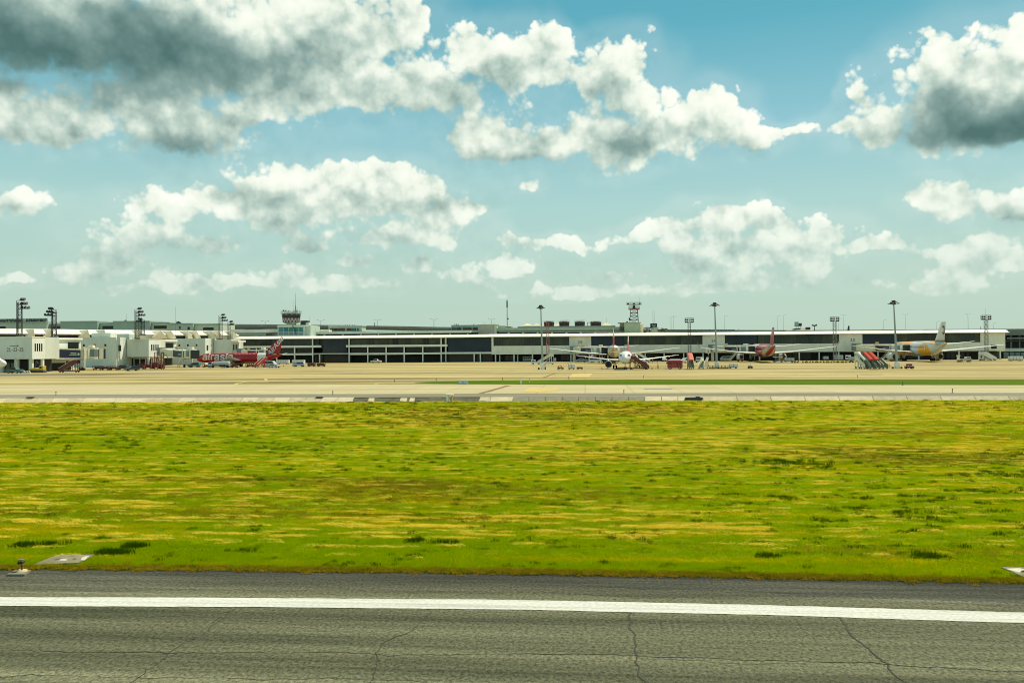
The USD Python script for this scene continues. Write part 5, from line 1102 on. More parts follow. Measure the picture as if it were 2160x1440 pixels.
class Plane:
    """x forward from the main gear, y to port, z up"""
    def __init__(s, nose, tail, r, zc, span, fin_top, eng_y, eng_r, ng, winglet):
        s.nose, s.tail, s.r, s.zc, s.span, s.fin_top, s.ey, s.er, s.ng, s.wl = nose, tail, r, zc, span, fin_top, eng_y, eng_r, ng, winglet
    def sect(s, x, n=22):
        """half width, half height and centre height of the fuselage at x"""
        r, L = s.r, s.nose - s.tail; u = (s.nose - x) / (2 * r)
        if u < 1.55:
            k = math.sqrt(max(0, 1 - (1 - u / 1.55) ** 2)) ; k = k ** .92; return r * k, r * k, s.zc - r * .28 * (1 - u / 1.55) ** 2
        t = (x - s.tail) / (L * .31)
        if t < 1:
            k = 0.10 + .90 * math.sin(t * math.pi / 2) ** .95; return r * k, r * k * (1.0), s.zc + r * (1 - k) * .72
        return r, r, s.zc
    def skin(s, x0, x1, n=26):
        f = np.linspace(0, 1, 40); xs = x0 + (x1 - x0) * f
        if abs(x0 - s.nose) < 1e-6: xs = np.r_[s.nose - 2 * s.r * 1.55 * np.linspace(0.0008, 1, 14) ** 2, np.linspace(s.nose - 2 * s.r * 1.55, x1, 14)[1:]] if x1 < s.nose - 3.1 * s.r else s.nose + (x1 - s.nose) * np.linspace(.0008, 1, 14) ** 2
        rings = []
        for x in xs:
            w, h, z = s.sect(x); a = np.arange(n) * 2 * math.pi / n
            rings.append(np.c_[np.full(n, x), w * np.cos(a), z + h * np.sin(a)])
        return MB().loft(rings)
    def wing(s, sgn, root, tip, thick, n=8):
        """root, tip: (x leading edge, x trailing edge, y, z); a kinked aerofoil slab"""
        def prof(le, te, y, z, t):
            c = le - te; q = [(0, 0), (.06, .35), (.25, .55), (.55, .4), (1, .03), (1, -.03), (.55, -.35), (.25, -.42), (.06, -.28)]
            return [(le - c * a, sgn * y, z + c * t * b) for a, b in q]
        k = .36; mid = tuple(root[i] + (tip[i] - root[i]) * k for i in range(4)); mid = (mid[0], root[1] + (tip[1] - root[1]) * .12, mid[2], mid[3] - .12 * abs(tip[3] - root[3]))
        return MB().loft([prof(*root, thick), prof(*mid, thick * .9), prof(*tip, thick * .7)])
def build_plane(name, label, P_, loc, rz, m, wingm='air_white', finm='air_white', engm='air_white', tailm=None, split=None, winglet_m='air_white', group=None):
    t = thing(name, label, 'airliner', loc, rz, group); r = P_.r; S = P_.span / 2
    if split:
        for nm, x0, x1, mm in split: obj(nm, P_.skin(x0, x1), mm, t, smooth=40)
    else: obj('fuselage', P_.skin(P_.nose, P_.tail), m, t, smooth=40)
    L = P_.nose - P_.tail; cr, ctp = L * .19, L * .042
    sweep_ = S * math.tan(math.radians(27 if r < 2.5 else 31))
    for sg in (1, -1):
        root = (L * .125, L * .125 - cr, r * .6, P_.zc - r * .55); tip = (L * .125 - sweep_, L * .125 - sweep_ - ctp, S - (P_.wl[0] if P_.wl else 0), P_.zc - r * .55 + S * .10)
        w = obj('wing', P_.wing(sg, root, tip, .125), wingm, t, smooth=30)
        if P_.wl:
            a = tip; b_ = (tip[0] - 1.6 * P_.wl[1] / 2.2, tip[1] - .8, S, tip[3] + P_.wl[1]); obj('winglet', P_.wing(sg, a, (b_[0], b_[1], b_[2], b_[3]), .09), winglet_m, w)
        for k in (.25, .42, .62, .8):        # flap track fairings
            y = root[2] + (tip[2] - root[2]) * k; xt = root[1] + (tip[1] - root[1]) * (k * .95 if k > .36 else .12 * k / .36); z = root[3] + (tip[3] - root[3]) * k - r * .12
            obj('flap_fairing', MB().loft([[(xx, sg * (y + q * .22 * f), z + p * .26 * f) for q, p in ((1, 0), (.5, .8), (-.5, .8), (-1, 0), (-.5, -.9), (.5, -.9))] for xx, f in ((xt + 2.2, .15), (xt + 1, 1), (xt - .3, .8), (xt - 1.4, .1))]), wingm, w)
        hz_ = (P_.tail + L * .135, P_.tail + L * .045, r * .25, P_.zc + r * .55); ht = (hz_[0] - S * .36 * .62, hz_[0] - S * .36 * .62 - L * .028, S * .36, hz_[3] + S * .36 * .10)
        obj('tailplane', P_.wing(sg, hz_, ht, .10), wingm, t, smooth=30)
        # engine
        ex, ez = L * .125 - (P_.ey * math.tan(math.radians(28))) + P_.er * 2.2, P_.zc - r * .55 + P_.ey * .10 - P_.er * 1.55
        ring = lambda x, rad: [(x, sg * P_.ey + rad * math.cos(a), ez + rad * math.sin(a)) for a in np.arange(18) * math.pi / 9]
        e = obj('engine', MB().loft([ring(ex - P_.er * 3.4, P_.er * .55), ring(ex - P_.er * 2.4, P_.er * .92), ring(ex - P_.er * 1.1, P_.er * 1.05), ring(ex - .25, P_.er)], caps=False).loft([ring(ex - .3, P_.er * .9), ring(ex - P_.er * 2.4, P_.er * .84)], caps=False), engm, t, smooth=40)
        obj('intake_lip', MB().loft([ring(ex - .25, P_.er * 1.005), ring(ex, P_.er * .95), ring(ex - .05, P_.er * .88), ring(ex - .3, P_.er * .88)], caps=False), 'metal_lip', e, smooth=60)
        obj('fan_face', MB().loft([ring(ex - P_.er * .8, P_.er * .87), ring(ex - P_.er * .85, P_.er * .3), ring(ex - P_.er * .4, .05)]), 'steel_dark', e)
        obj('exhaust', MB().loft([ring(ex - P_.er * 3.4, P_.er * .54), ring(ex - P_.er * 3.0, P_.er * .5), ring(ex - P_.er * 4.2, P_.er * .2)]), 'steel_dark', e)
        obj('pylon', MB().loft([[(ex - P_.er * .8, sg * P_.ey - .15, ez + P_.er * .9), (ex - P_.er * .8, sg * P_.ey + .15, ez + P_.er * .9), (ex - P_.er * 4, sg * P_.ey + .15, ez + P_.er * .4), (ex - P_.er * 4, sg * P_.ey - .15, ez + P_.er * .4)], [(ex - P_.er * 2.2, sg * P_.ey - .15, ez + P_.er * 1.6), (ex - P_.er * 2.2, sg * P_.ey + .15, ez + P_.er * 1.6), (ex - P_.er * 4.4, sg * P_.ey + .15, ez + P_.er * 1.5), (ex - P_.er * 4.4, sg * P_.ey - .15, ez + P_.er * 1.5)]]), wingm, e)
        # main gear
        gy = r * 1.9; gr = .55 if r < 2.5 else .68
        g_ = obj('main_gear', MB().cyl((0, sg * gy, gr), (0, sg * gy, P_.zc - r * .6), .16 * (r / 2), n=8).bar((0, sg * gy, gr * 2.2), (0, sg * (gy - 1.6), P_.zc - r * .6), .16).box(-.5, .7, sg * (gy + .5) - .05, sg * (gy + .5) + .05, gr * 2.1, P_.zc - r * .7), 'air_grey', t)
        for dx in ((0,) if r < 2.5 else (-.75, .75)):
            for dy in (-.45, .45): obj('wheel', MB().cyl((dx, sg * gy + dy - .2, gr), (dx, sg * gy + dy + .2, gr), gr, n=14), 'tyre', g_)
    ft, fb = P_.fin_top, P_.zc + r * .75; x0, x1 = P_.tail + L * .20, P_.tail + L * .035; hgt = ft - fb
    f_le, f_te = x0 - hgt * .88, x1 - hgt * .22
    def fp(le, te, z, th): return [(le, 0, z), (le - (le - te) * .3, th, z), (te, .02, z), (te, -.02, z), (le - (le - te) * .3, -th, z)]
    obj('fin', MB().loft([fp(x0 + hgt * .12, x1, fb - .3, .32 * r / 2), fp(f_le, f_te, ft, .12 * r / 2)]), finm, t)
    # nose gear, cockpit windows, belly fairing
    ngm = obj('nose_gear', MB().cyl((P_.ng, 0, .4), (P_.ng + .3, 0, P_.zc - r * .7), .13, n=8), 'air_grey', t)
    for dy in (-.28, .28): obj('wheel', MB().cyl((P_.ng, dy - .12, .42), (P_.ng, dy + .12, .42), .42, n=12), 'tyre', ngm)
    obj('belly_fairing', MB().loft([[(x, w * r * math.cos(a), P_.zc - r * .55 + h * r * math.sin(a)) for a in np.arange(14) * math.pi / 7] for x, w, h in ((L * .16, .5, .35), (L * .12, .92, .5), (0, 1.0, .56), (-L * .08, .9, .5), (-L * .12, .4, .35))]), m if not split else split[0][3], t, smooth=40)
    for sg in (1, -1):
        for a0, a1, xo0, xo1 in ((4, 33, 1.00, 1.14), (36, 58, 1.14, 1.42)):
            q = []
            for aa, lv in ((a0, .34), (a1, .30), (a1, .58), (a0, .66)):
                u = None; xx = P_.nose - r * 1.05 - (aa / 58) ** 2 * r * .55 - (lv - .34) * r * .95; w, h, z = P_.sect(xx); el = math.asin(min(.95, lv * (r / h) * .9)); ce = math.cos(el); yy = math.sin(math.radians(aa * 1.35)) * w * ce
                q.append((xx, sg * min(yy, w * ce * .98), z + h * math.sin(el)))
            pts = []
            for (xx, yy, zz) in q:
                # push each corner onto the skin from the front
                lo, hi = P_.nose - 4 * r, P_.nose
                for _ in range(30):
                    mid_ = (lo + hi) / 2; w, h, z = P_.sect(mid_)
                    if (yy / max(w, 1e-6)) ** 2 + ((zz - z) / max(h, 1e-6)) ** 2 < 1: lo = mid_
                    else: hi = mid_
                pts.append((lo + .05, yy * 1.02, zz + .03))
            obj('cockpit_window', MB().loft([pts, [(x - .12, y * .97, z - .03) for x, y, z in pts]]), 'windscreen', t)
    cw = MB(); y_s = (1, -1)
    for sg in y_s:
        for x in np.arange(P_.nose - 3.6 * r, P_.tail + L * .24, -.75):
            w, h, z = P_.sect(x); zz = z + h * .22; yy = w * math.sqrt(1 - .22 ** 2) + .012; cw.box(x - .13, x + .13, sg * yy - .02, sg * yy + .02, zz - .17, zz + .17)
    tag(obj('cabin_windows', cw, 'windscreen', t), kind='stuff')
    for sg in (1, -1):
        for x in (P_.nose - 2.6 * r, P_.tail + L * .25):
            w, h, z = P_.sect(x); yy = w * .985 + .015; obj('cabin_door', MB().box(x - .42, x + .42, sg * yy - .03, sg * yy + .012, z - h * .32, z + h * .5), 'air_white', t)
    return t
A320 = Plane(17.7, -19.9, 2.0, 3.75, 34.1, 11.4, 5.75, 1.12, 12.6, None)
A330 = Plane(30.0, -30.0, 2.82, 5.2, 60.3, 14.9, 9.4, 1.5, 24.0, (1.3, 2.3))
B777 = Plane(31.0, -32.5, 3.1, 5.6, 60.9, 16.3, 9.6, 1.85, 25.8, None)
def front_pt(px, D, z=0): return at(px, D, z)
N_RZ = math.pi / 2 - TH
# red airliner seen from the side
p = G(500, 773.3); rz1 = math.pi - TH
a1 = build_plane('red_airliner', 'red narrow body airliner lettered airasia parked at the pier', A320, p, rz1, 'air_red', wingm='air_grey', finm='air_red', engm='air_grey',
    split=[('forward_fuselage', A320.nose, -9.6, 'air_red'), ('white_tail_band', -9.602, -13.2, 'air_white'), ('tail_cone', -13.202, A320.tail, 'air_red')])
import trimesh
def skin_text(s, plane, x0, x1, zmid, height, m, parent, name):
    t = meshkit.text_mesh(s, 1.0, .02, bold=True); v, f = trimesh.remesh.subdivide_to_size(np.asarray(t.vertices), np.asarray(t.faces), .28)[:2]
    lo, hi = v.min(0), v.max(0); out = []
    for a, b_, d in v:
        x = x0 + (x1 - x0) * (a - lo[0]) / (hi[0] - lo[0]); w, h, z = plane.sect(x); th = (zmid - plane.zc) / plane.r + (b_ - .36) * height / plane.r
        rr_ = w + .03 + d; out.append((x, rr_ * math.cos(th), z + rr_ * math.sin(th)))
    return obj(name, (np.array(out), f), m, parent)
skin_text('airasia', A320, 14.4, 0.9, 3.95, 3.0, 'air_white', a1, 'fuselage_lettering')
t = meshkit.text_mesh('AirAsia', 1.9, .05, bold=True); v = np.asarray(t.vertices); v = v - [0, .5, 0]; v[:, 0] += v[:, 1] * .25; sc_ = 9.6 / np.ptp(v[:, 0]); v[:, 0] *= sc_
an_ = math.radians(50); X, Z = v[:, 0] * math.cos(an_) - v[:, 1] * math.sin(an_), v[:, 0] * math.sin(an_) + v[:, 1] * math.cos(an_)
obj('fin_lettering', (np.c_[-14.3 - X, np.full(len(v), .34) + v[:, 2] + np.where(5.1 + Z < 5.9, (5.9 - 5.1 - Z) * .9, 0), 4.7 + Z], np.asarray(t.faces)), 'air_white', a1)
x_ = np.array([-3, -3, -9, -9]); 
skin_text('------', A320, 0.2, -8.6, 5.25, .5, 'air_white', a1, 'window_stripe')
# white airliner seen from the front
livery('livery_white_red', WH, [(RD, (-1.0, 0, -1.1, 8.0)), (RD, (-1, 0, 0, -9))]); livery('livery_white_fin', (0.40, .05, .05), [(WH, (-.4, 0, 1.0, -15.3))])
hd = np.array([-7.4, -43.0]); build_plane('white_airliner', 'white narrow body airliner facing the runway with red boarding stairs', A320, at(1321.5, 279), math.atan2(hd[1], hd[0]), 'livery_white_red', wingm='air_white', finm='livery_white_fin', engm='air_white')
# wide bodies tail on
livery('livery_cream_tail', (0.54, 0.50, 0.36), [(WH, (0.0, 0, 1.0, -7.0)), (RD, (1, 0, 0, 12))]); livery('fin_red_low', (0.34, .03, .03), [((0.52, .45, .36), (.25, 0, 1.0, -5.2))])
build_plane('grey_tail_airliner', 'wide body airliner seen tail on, cream tail cone and thin fin, behind the white airliner', A330, at(1295.5, 390), N_RZ, 'livery_cream_tail', finm='fin_red_low', winglet_m='air_red')
livery('livery_red_tail', RD, [(CR_, (-.30, 0, -1.0, 0.2)), ((0.40, .03, .03), (-.30, 0, -1.0, -1.6)), (WH, (1, 0, 0, -3))]); livery('fin_red', (0.36, .03, .03), [((0.5, .12, .10), (.5, 0, .6, 0))])
build_plane('red_tail_airliner', 'wide body airliner seen tail on with red fuselage end at gate 14', A330, at(1609, 383), N_RZ, 'livery_red_tail', finm='fin_red', winglet_m='air_red')
livery('livery_yellow', (0.60, 0.60, 0.55), [(YE, (1, 0, .4, -6.0)), ('e', YE, (-14.5, 2.4, 4.9), (6.2, 2.6, 2.9)), ('e', YE, (-21, -.5, 8.6), (4.5, 3.0, 1.4)), ((0.5, 0.42, 0.25), (-1, 0, -1.4, -20.5))]); livery('fin_cream', (0.60, 0.56, 0.44), [((0.30, 0.16, .05), (0, 0, -1.0, 9.0))])
a5 = build_plane('yellow_airliner', 'white and yellow wide body airliner at gate 12', B777, at(1937, 371), N_RZ, 'livery_yellow', finm='fin_cream')
em = MB(); c0 = np.array([-30.0, 13.0])
for i in range(14):
    a, b_ = math.radians(40 + i * 20), math.radians(60 + i * 20); q = lambda r_, an: (c0[0] + r_ * .8 * math.cos(an), c0[1] + r_ * 1.3 * math.sin(an))
    em.prism([q(1.0, a), q(1.4, a), q(1.4, b_), q(1.0, b_)], .24, .36, 'y')
obj('fin_emblem', em, 'letter_brown', a5)
# nose of one more aircraft at the left edge
build_plane('cut_off_airliner', 'white aircraft nose poking in at the left edge', A320, at(7, 268) + [-16.9, 0, 0] + np.array([0, 1.2, 0]), -.06, 'air_white')
# ------------------------------------------------------------------ vehicles and ground equipment
def paint(name, col): mat(name, col, 0.35, 0.06, 0.5, spec=0.5)
for n_, c_ in dict(car_silver=(0.40, 0.45, 0.44), car_white=(0.66, 0.66, 0.61), car_teal=(0.08, 0.16, 0.16), car_dark=(0.06, 0.065, 0.06), cart_red=(0.115, 0.018, 0.018), bus_red=(0.36, 0.035, 0.030), machine_yellow=(0.55, 0.38, 0.03), tug_orange=(0.48, 0.12, 0.03), container_grey=(0.36, 0.43, 0.40), dolly_ochre=(0.20, 0.14, 0.04), vest=(0.55, 0.50, 0.03), skin=(0.22, 0.12, 0.07), trousers=(0.02, 0.025, 0.035)).items(): paint(n_, c_)
for n_, c_ in dict(salmon=(0.60, 0.21, 0.16), canopy_red=(0.46, 0.085, 0.055), canopy_white=(0.60, 0.66, 0.61), stair_green=(0.25, 0.27, 0.19)).items(): mat(n_, c_, 0.9, 0.1, 0.5, spec=0.05)      # faded cloth and dull steel
def wheels(t, xs, y, r, w=.22, m='tyre'):
    for x in xs:
        for s in (-1, 1):
            wh = obj('wheel', MB().cyl((x, s * y - w / 2, r), (x, s * y + w / 2, r), r, n=12), m, t); obj('rim', MB().cyl((x, s * (y + w * .52) - .01, r), (x, s * (y + w * .52) + .01, r), r * .55, n=8), 'air_grey', wh)
BODY = dict(
    suv=[(2.3, .45), (2.35, .85), (2.2, 1.0), (1.15, 1.12), (.45, 1.75), (-2.0, 1.78), (-2.3, 1.1), (-2.32, .45)], suv_w=[(1.0, 1.14), (.42, 1.66), (-1.95, 1.68), (-2.15, 1.14)],
    pickup=[(2.5, .5), (2.55, .95), (2.35, 1.08), (1.2, 1.18), (.55, 1.8), (-.75, 1.82), (-1.05, 1.2), (-2.6, 1.15), (-2.6, .5)], pickup_w=[(1.08, 1.2), (.52, 1.7), (-.68, 1.72), (-.9, 1.2)],
    van=[(2.4, .45), (2.45, .95), (2.25, 1.15), (1.5, 2.0), (-2.4, 2.1), (-2.5, .45)], van_w=[(1.95, 1.25), (1.4, 1.85), (-2.2, 1.92), (-2.25, 1.25)],
    sedan=[(2.25, .4), (2.3, .75), (1.0, .92), (.4, 1.42), (-1.1, 1.45), (-1.75, .98), (-2.25, .92), (-2.25, .4)], sedan_w=[(.85, .96), (.38, 1.34), (-1.05, 1.36), (-1.5, .98)])
def car(name, label, cat, px, py, rz, kind, m, s=1.0, group=None, off=(0, 0)):
    t = thing(name, label, cat, G(px, py) + [off[0], off[1], 0], rz, group); W = .88 * s
    P2 = [(a * s, b * s) for a, b in BODY[kind]]; Wn = [(a * s, b * s) for a, b in BODY[kind + '_w']]
    # body with tumblehome: lower sides wide, roof narrower
    lo = MB().prism(P2, -W, W, 'y'); v, f = lo.out(); zt = max(b for _, b in P2); zb = 1.0 * s
    v[:, 1] *= np.where(v[:, 2] > zb, 1 - .16 * (v[:, 2] - zb) / max(zt - zb, .1), 1.0)
    obj('body', (v, f), m, t)
    for sg in (-1, 1):
        w_, f_ = MB().prism(Wn, sg * (W + .008) - .01, sg * (W + .008) + .01, 'y').out(); w_[:, 1] -= sg * W * .16 * np.clip((w_[:, 2] - zb) / max(zt - zb, .1), 0, 1); obj('side_window', (w_, f_), 'windscreen', t)
    a, b = Wn[0], Wn[1]; obj('windscreen', MB().loft([[(a[0] + .12, -W * .9, a[1]), (a[0] + .12, W * .9, a[1]), (b[0] + .14, W * .78, b[1]), (b[0] + .14, -W * .78, b[1])], [(a[0] + .02, -W * .9, a[1]), (a[0] + .02, W * .9, a[1]), (b[0] + .02, W * .78, b[1]), (b[0] + .02, -W * .78, b[1])]]), 'windscreen', t)
    wheels(t, (1.45 * s, -1.4 * s), W - .08, .36 * s)
    x = P2[0][0]; 
    for sg in (-1, 1): obj('headlight', MB().cham(x - .05, x + .04, sg * W * .72 - .18, sg * W * .72 + .18, .62 * s, .82 * s, .02), 'metal_lip', t)
    obj('bumper', MB().cham(x - .1, x + .1, -W * .95, W * .95, .38 * s, .56 * s, .03), 'steel_dark', t)
    return t
E0 = -TH     # heading along the front, to the right
EL = math.pi - TH
car('parked_pickup', 'white pickup parked under the long gallery', 'pickup truck', 793, 765.3, EL, 'pickup', 'car_white', 1.05)
car('airport_suv', 'silver off-road car left of the red carts', 'car', 630.5, 773.3, EL, 'suv', 'car_silver', 1.08)
car('airport_van', 'silver grey van behind the red airliner tail', 'van', 568, 774.2, E0 - .1, 'van', 'car_silver', 1.25); car('airport_sedan', 'low silver car in front of the silver grey van', 'car', 578, 775.5, E0 - .25, 'sedan', 'car_silver', 1.05)
car('airport_jeep', 'dark grey off-road car before the red lattice equipment', 'car', 279.5, 782, EL + .9, 'suv', 'car_dark', .95); car('service_car', 'teal car in the shade under the gate block', 'car', 31, 787, EL, 'pickup', 'car_teal', 1.05)
car('service_pickup', 'white pickup by the small boarding stairs at the right', 'pickup truck', 2078, 760.2, E0, 'pickup', 'car_white', .95)
car('white_van', 'small white van facing the runway right of the white airliner', 'van', 1402, 762, -math.pi / 2 - .3, 'van', 'car_white', 1.05); car('service_van', 'white van at the gate 14 pole', 'van', 1446, 765.5, -2.2, 'van', 'car_white', 1.05, None, (0, 0))
car('ramp_van', 'low white van left of the bridge 14 stairs', 'van', 1531, 761.2, EL, 'van', 'car_silver', 1.1); car('ramp_truck', 'white van with dark windows below the bridge 15 stairs', 'van', 1256, 765.5, E0, 'van', 'car_white', 1.15)
car('ramp_pickup', 'grey pickup under the bridge 15 tunnel', 'pickup truck', 1226, 763.5, EL, 'pickup', 'car_silver', 1.1); car('shaded_car', 'pale car in the shade at the bridge of the red airliner', 'car', 410, 774.5, EL, 'suv', 'car_teal', 1.1)
car('link_car', 'dark car parked by the pier lower wall', 'car', 258, 779.5, EL, 'suv', 'car_dark', 1.0)
# box trucks and carts
def box_truck(name, label, px, py, rz, m_cab, m_box, L=6.5, H=3.0, s=1.0, cat='truck'):
    t = thing(name, label, cat, G(px, py), rz); W = 1.15 * s; L *= s; H *= s
    obj('chassis', MB().box(-L / 2, L / 2, -W * .8, W * .8, .5 * s, .78 * s), 'steel_dark', t)
    c = obj('cab', MB().prism([(L / 2 - 1.7 * s, .8 * s), (L / 2 + .02, .8 * s), (L / 2, 1.5 * s), (L / 2 - .45 * s, 2.35 * s), (L / 2 - 1.7 * s, 2.4 * s)], -W, W, 'y'), m_cab, t)
    for sg in (-1, 1): obj('side_window', MB().prism([(L / 2 - 1.4 * s, 1.5 * s), (L / 2 - .2, 1.5 * s), (L / 2 - .55 * s, 2.2 * s), (L / 2 - 1.4 * s, 2.2 * s)], sg * (W + .01) - .012, sg * (W + .01) + .012, 'y'), 'windscreen', c)
    obj('windscreen', MB().loft([[(L / 2 + .02, -W * .85, 1.52 * s), (L / 2 + .02, W * .85, 1.52 * s), (L / 2 - .4 * s, W * .8, 2.3 * s), (L / 2 - .4 * s, -W * .8, 2.3 * s)], [(L / 2 - .1, -W * .85, 1.5 * s), (L / 2 - .1, W * .85, 1.5 * s), (L / 2 - .5 * s, W * .8, 2.28 * s), (L / 2 - .5 * s, -W * .8, 2.28 * s)]]), 'windscreen', c)
    if m_box: obj('box_body', MB().cham(-L / 2, L / 2 - 1.8 * s, -W * 1.05, W * 1.05, .8 * s, H, .08), m_box, t)
    wheels(t, (L / 2 - 1.0 * s, -L / 2 + 1.2 * s), W - .1, .45 * s, .3)
    return t
def tank_truck(name, label, px, py, rz, m, s=1.0):
    t = box_truck(name, label, px, py, rz, m, None, 8.4, 3, s); 
    obj('tank', MB().loft([[(x * s, 1.05 * s * k * math.cos(a), 1.75 * s + .85 * s * k * math.sin(a)) for a in np.arange(14) * math.pi / 7] for x, k in ((-4.15, .55), (-4.0, .95), (-3.8, 1), (2.0, 1), (2.2, .9))]), m, t, smooth=40)
    obj('hose_locker', MB().cham(-2.5 * s, -.4 * s, -1.2 * s, 1.2 * s, .62 * s, 1.1 * s, .05), 'steel_dark', t); obj('walkway', MB().box(-3.6 * s, 1.8 * s, -.3 * s, .3 * s, 2.6 * s, 2.68 * s), 'steel_grey', t); obj('red_panel', MB().box(-1.0 * s, .6 * s, -1.09 * s, -1.04 * s, 1.5 * s, 2.1 * s), 'bus_red', t)
    return t
tank_truck('fuel_truck', 'pale fuel truck parked against the red airliner wing', 463, 775.6, EL, 'container_grey', 1.02)
box_truck('catering_truck', 'white box truck left of the boarding stairs row', 1789, 761, -2.0, 'car_white', 'car_white', 5, 2.7, .95); box_truck('tanker_van', 'grey rounded truck right of the white box truck', 1802, 762.5, E0, 'container_grey', 'container_grey', 5, 2.3, .9)
box_truck('crew_truck', 'white truck behind the salmon stairs', 1474, 764, -1.9, 'car_white', 'car_white', 5, 2.6, .9)
def container(name, label, px, py, rz, L, W, H, m, group=None, cat='container', legs=True, off=0.0):
    t = thing(name, label, cat, G(px, py) + [off, 0, 0], rz, group)
    obj('shell', MB().cham(-L / 2, L / 2, -W / 2, W / 2, .5, H, .12), m, t); b = MB()
    n = max(2, int(L / 1.1))
    for i in range(n + 1): b.cbox(-L / 2 + L * i / n, -W / 2 - .03, (H + .5) / 2, .09, .06, H - .7)
    obj('rib', b, 'steel_grey', t); obj('frame', MB().box(-L / 2 - .05, L / 2 + .05, -W / 2 + .1, W / 2 - .1, .3, .48), 'steel_dark', t)
    wheels(t, (-L * .35, L * .35), W / 2 - .15, .22, .14)
    return t
container('cargo_container', 'long white container behind the silver van', 597, 768, E0, 6.2, 2.2, 2.0, 'car_white', 'white cargo containers behind the tail'); container('cargo_container', 'white container between the long one and the red carts', 630, 767.2, E0, 6.0, 2.2, 1.9, 'car_white', 'white cargo containers behind the tail')
container('baggage_cart', 'dark red baggage cart with open sides, nearer the silver car', 657.5, 773, E0, 3.0, 1.7, 1.5, 'cart_red', 'red baggage carts right of the silver car', 'baggage cart'); container('baggage_cart', 'dark red baggage cart with yellow load on top', 677.5, 773, E0, 3.2, 1.7, 1.35, 'cart_red', 'red baggage carts right of the silver car', 'baggage cart')
tl = thing('yellow_load', 'yellow sheet lying on the dark red cart', 'cargo', G(677.5, 773) + [0, 0, 1.36], E0); obj('sheet', MB().cham(-1.3, 1.3, -.7, .7, 0, .16, .04), 'machine_yellow', tl); obj('strap', MB().box(-.1, .1, -.72, .72, -.0, .175), 'steel_dark', tl)
container('white_cart', 'white canvas covered cart between orange and dark tractors', 1205.5, 779.3, E0, 1.9, 1.5, 1.9, 'car_white', None, 'cart')
container('cargo_box', 'pale grey box cart by the red tailed airliner engine', 1664.5, 763.5, E0, 4.1, 1.8, 1.75, 'container_grey', None, 'cart'); container('cargo_box', 'small round cornered white cart left of the number 12 floodlight', 1741.5, 759.5, E0, 2.5, 1.8, 1.9, 'car_white', None, 'cart')
container('cargo_box', 'blue grey container at the number 12 floodlight foot', 1768.5, 760.3, E0, 3.9, 2, 2.5, 'container_grey', None, 'container'); container('cargo_box', 'white container half out past the terminal end', 2142, 761.5, E0, 5.2, 2, 2.0, 'car_white', None, 'container')
container('cargo_box', 'red and white cargo box at the right end of the dolly row', 1546.5, 777, E0, 2.5, 1.5, 1.6, 'car_white', None, 'container')
container('lavatory_cart', 'squat white cart below the left lamp mast stairs', 1171, 763, E0, .9, .9, 1.8, 'car_white', None, 'cart')
def tug(name, label, px, py, rz, m, L=2.6, H=1.35, s=1.0, canopy=False, group=None):
    t = thing(name, label, 'tow tractor', G(px, py), rz, group); W = .8 * s; L *= s; H *= s
    obj('body', MB().prism([(-L / 2, .32 * s), (L / 2, .32 * s), (L / 2, .8 * s), (L * .1, .95 * s), (0, .6 * s), (-L * .25, .6 * s), (-L * .3, .9 * s), (-L / 2, .9 * s)], -W, W, 'y'), m, t)
    obj('seat', MB().cham(-L * .26, -L * .02, -.4 * s, .4 * s, .62 * s, .8 * s, .04).cham(-L * .3, -L * .24, -.4 * s, .4 * s, .7 * s, 1.15 * s, .03), 'steel_dark', t); obj('steering_column', MB().cyl((L * .1, 0, .9 * s), (L * .02, 0, 1.2 * s), .05, n=6).cyl((L * .02 - .02, 0, 1.18 * s), (L * .02 + .02, 0, 1.22 * s), .22, n=10), 'steel_dark', t)
    wheels(t, (L * .33, -L * .33), W, .32 * s, .24)
    if canopy: obj('canopy', MB().cham(-L * .35, L * .2, -W, W, H, H + .1, .03).bar((-L * .33, -W * .9, .9 * s), (-L * .33, -W * .9, H), .07).bar((L * .18, -W * .9, .9 * s), (L * .18, -W * .9, H), .07).bar((-L * .33, W * .9, .9 * s), (-L * .33, W * .9, H), .07).bar((L * .18, W * .9, .9 * s), (L * .18, W * .9, H), .07), m, t)
    return t
tug('tow_tractor', 'small orange tow tractor between lamp mast and white cart', 1182.5, 779.5, E0, 'tug_orange', 2.1, 1.35, .95, True); tug('tow_tractor', 'small dark tow tractor right of the white canvas cart', 1223, 779.3, E0, 'car_dark', 2.1, 1.1, .9)
tug('tow_tractor', 'small black tow tractor alone on the apron', 1582.5, 777, E0, 'car_dark', 1.6, 1.1, .85, True); tt = tug('tow_tractor', 'dark red tow tractor right of the right lamp mast', 1918, 777.7, E0, 'cart_red', 2.5, 1.5, .95); obj('engine_cover', MB().cham(-.75, .7, -.6, .6, .98, 1.5, .08), 'cart_red', tt)
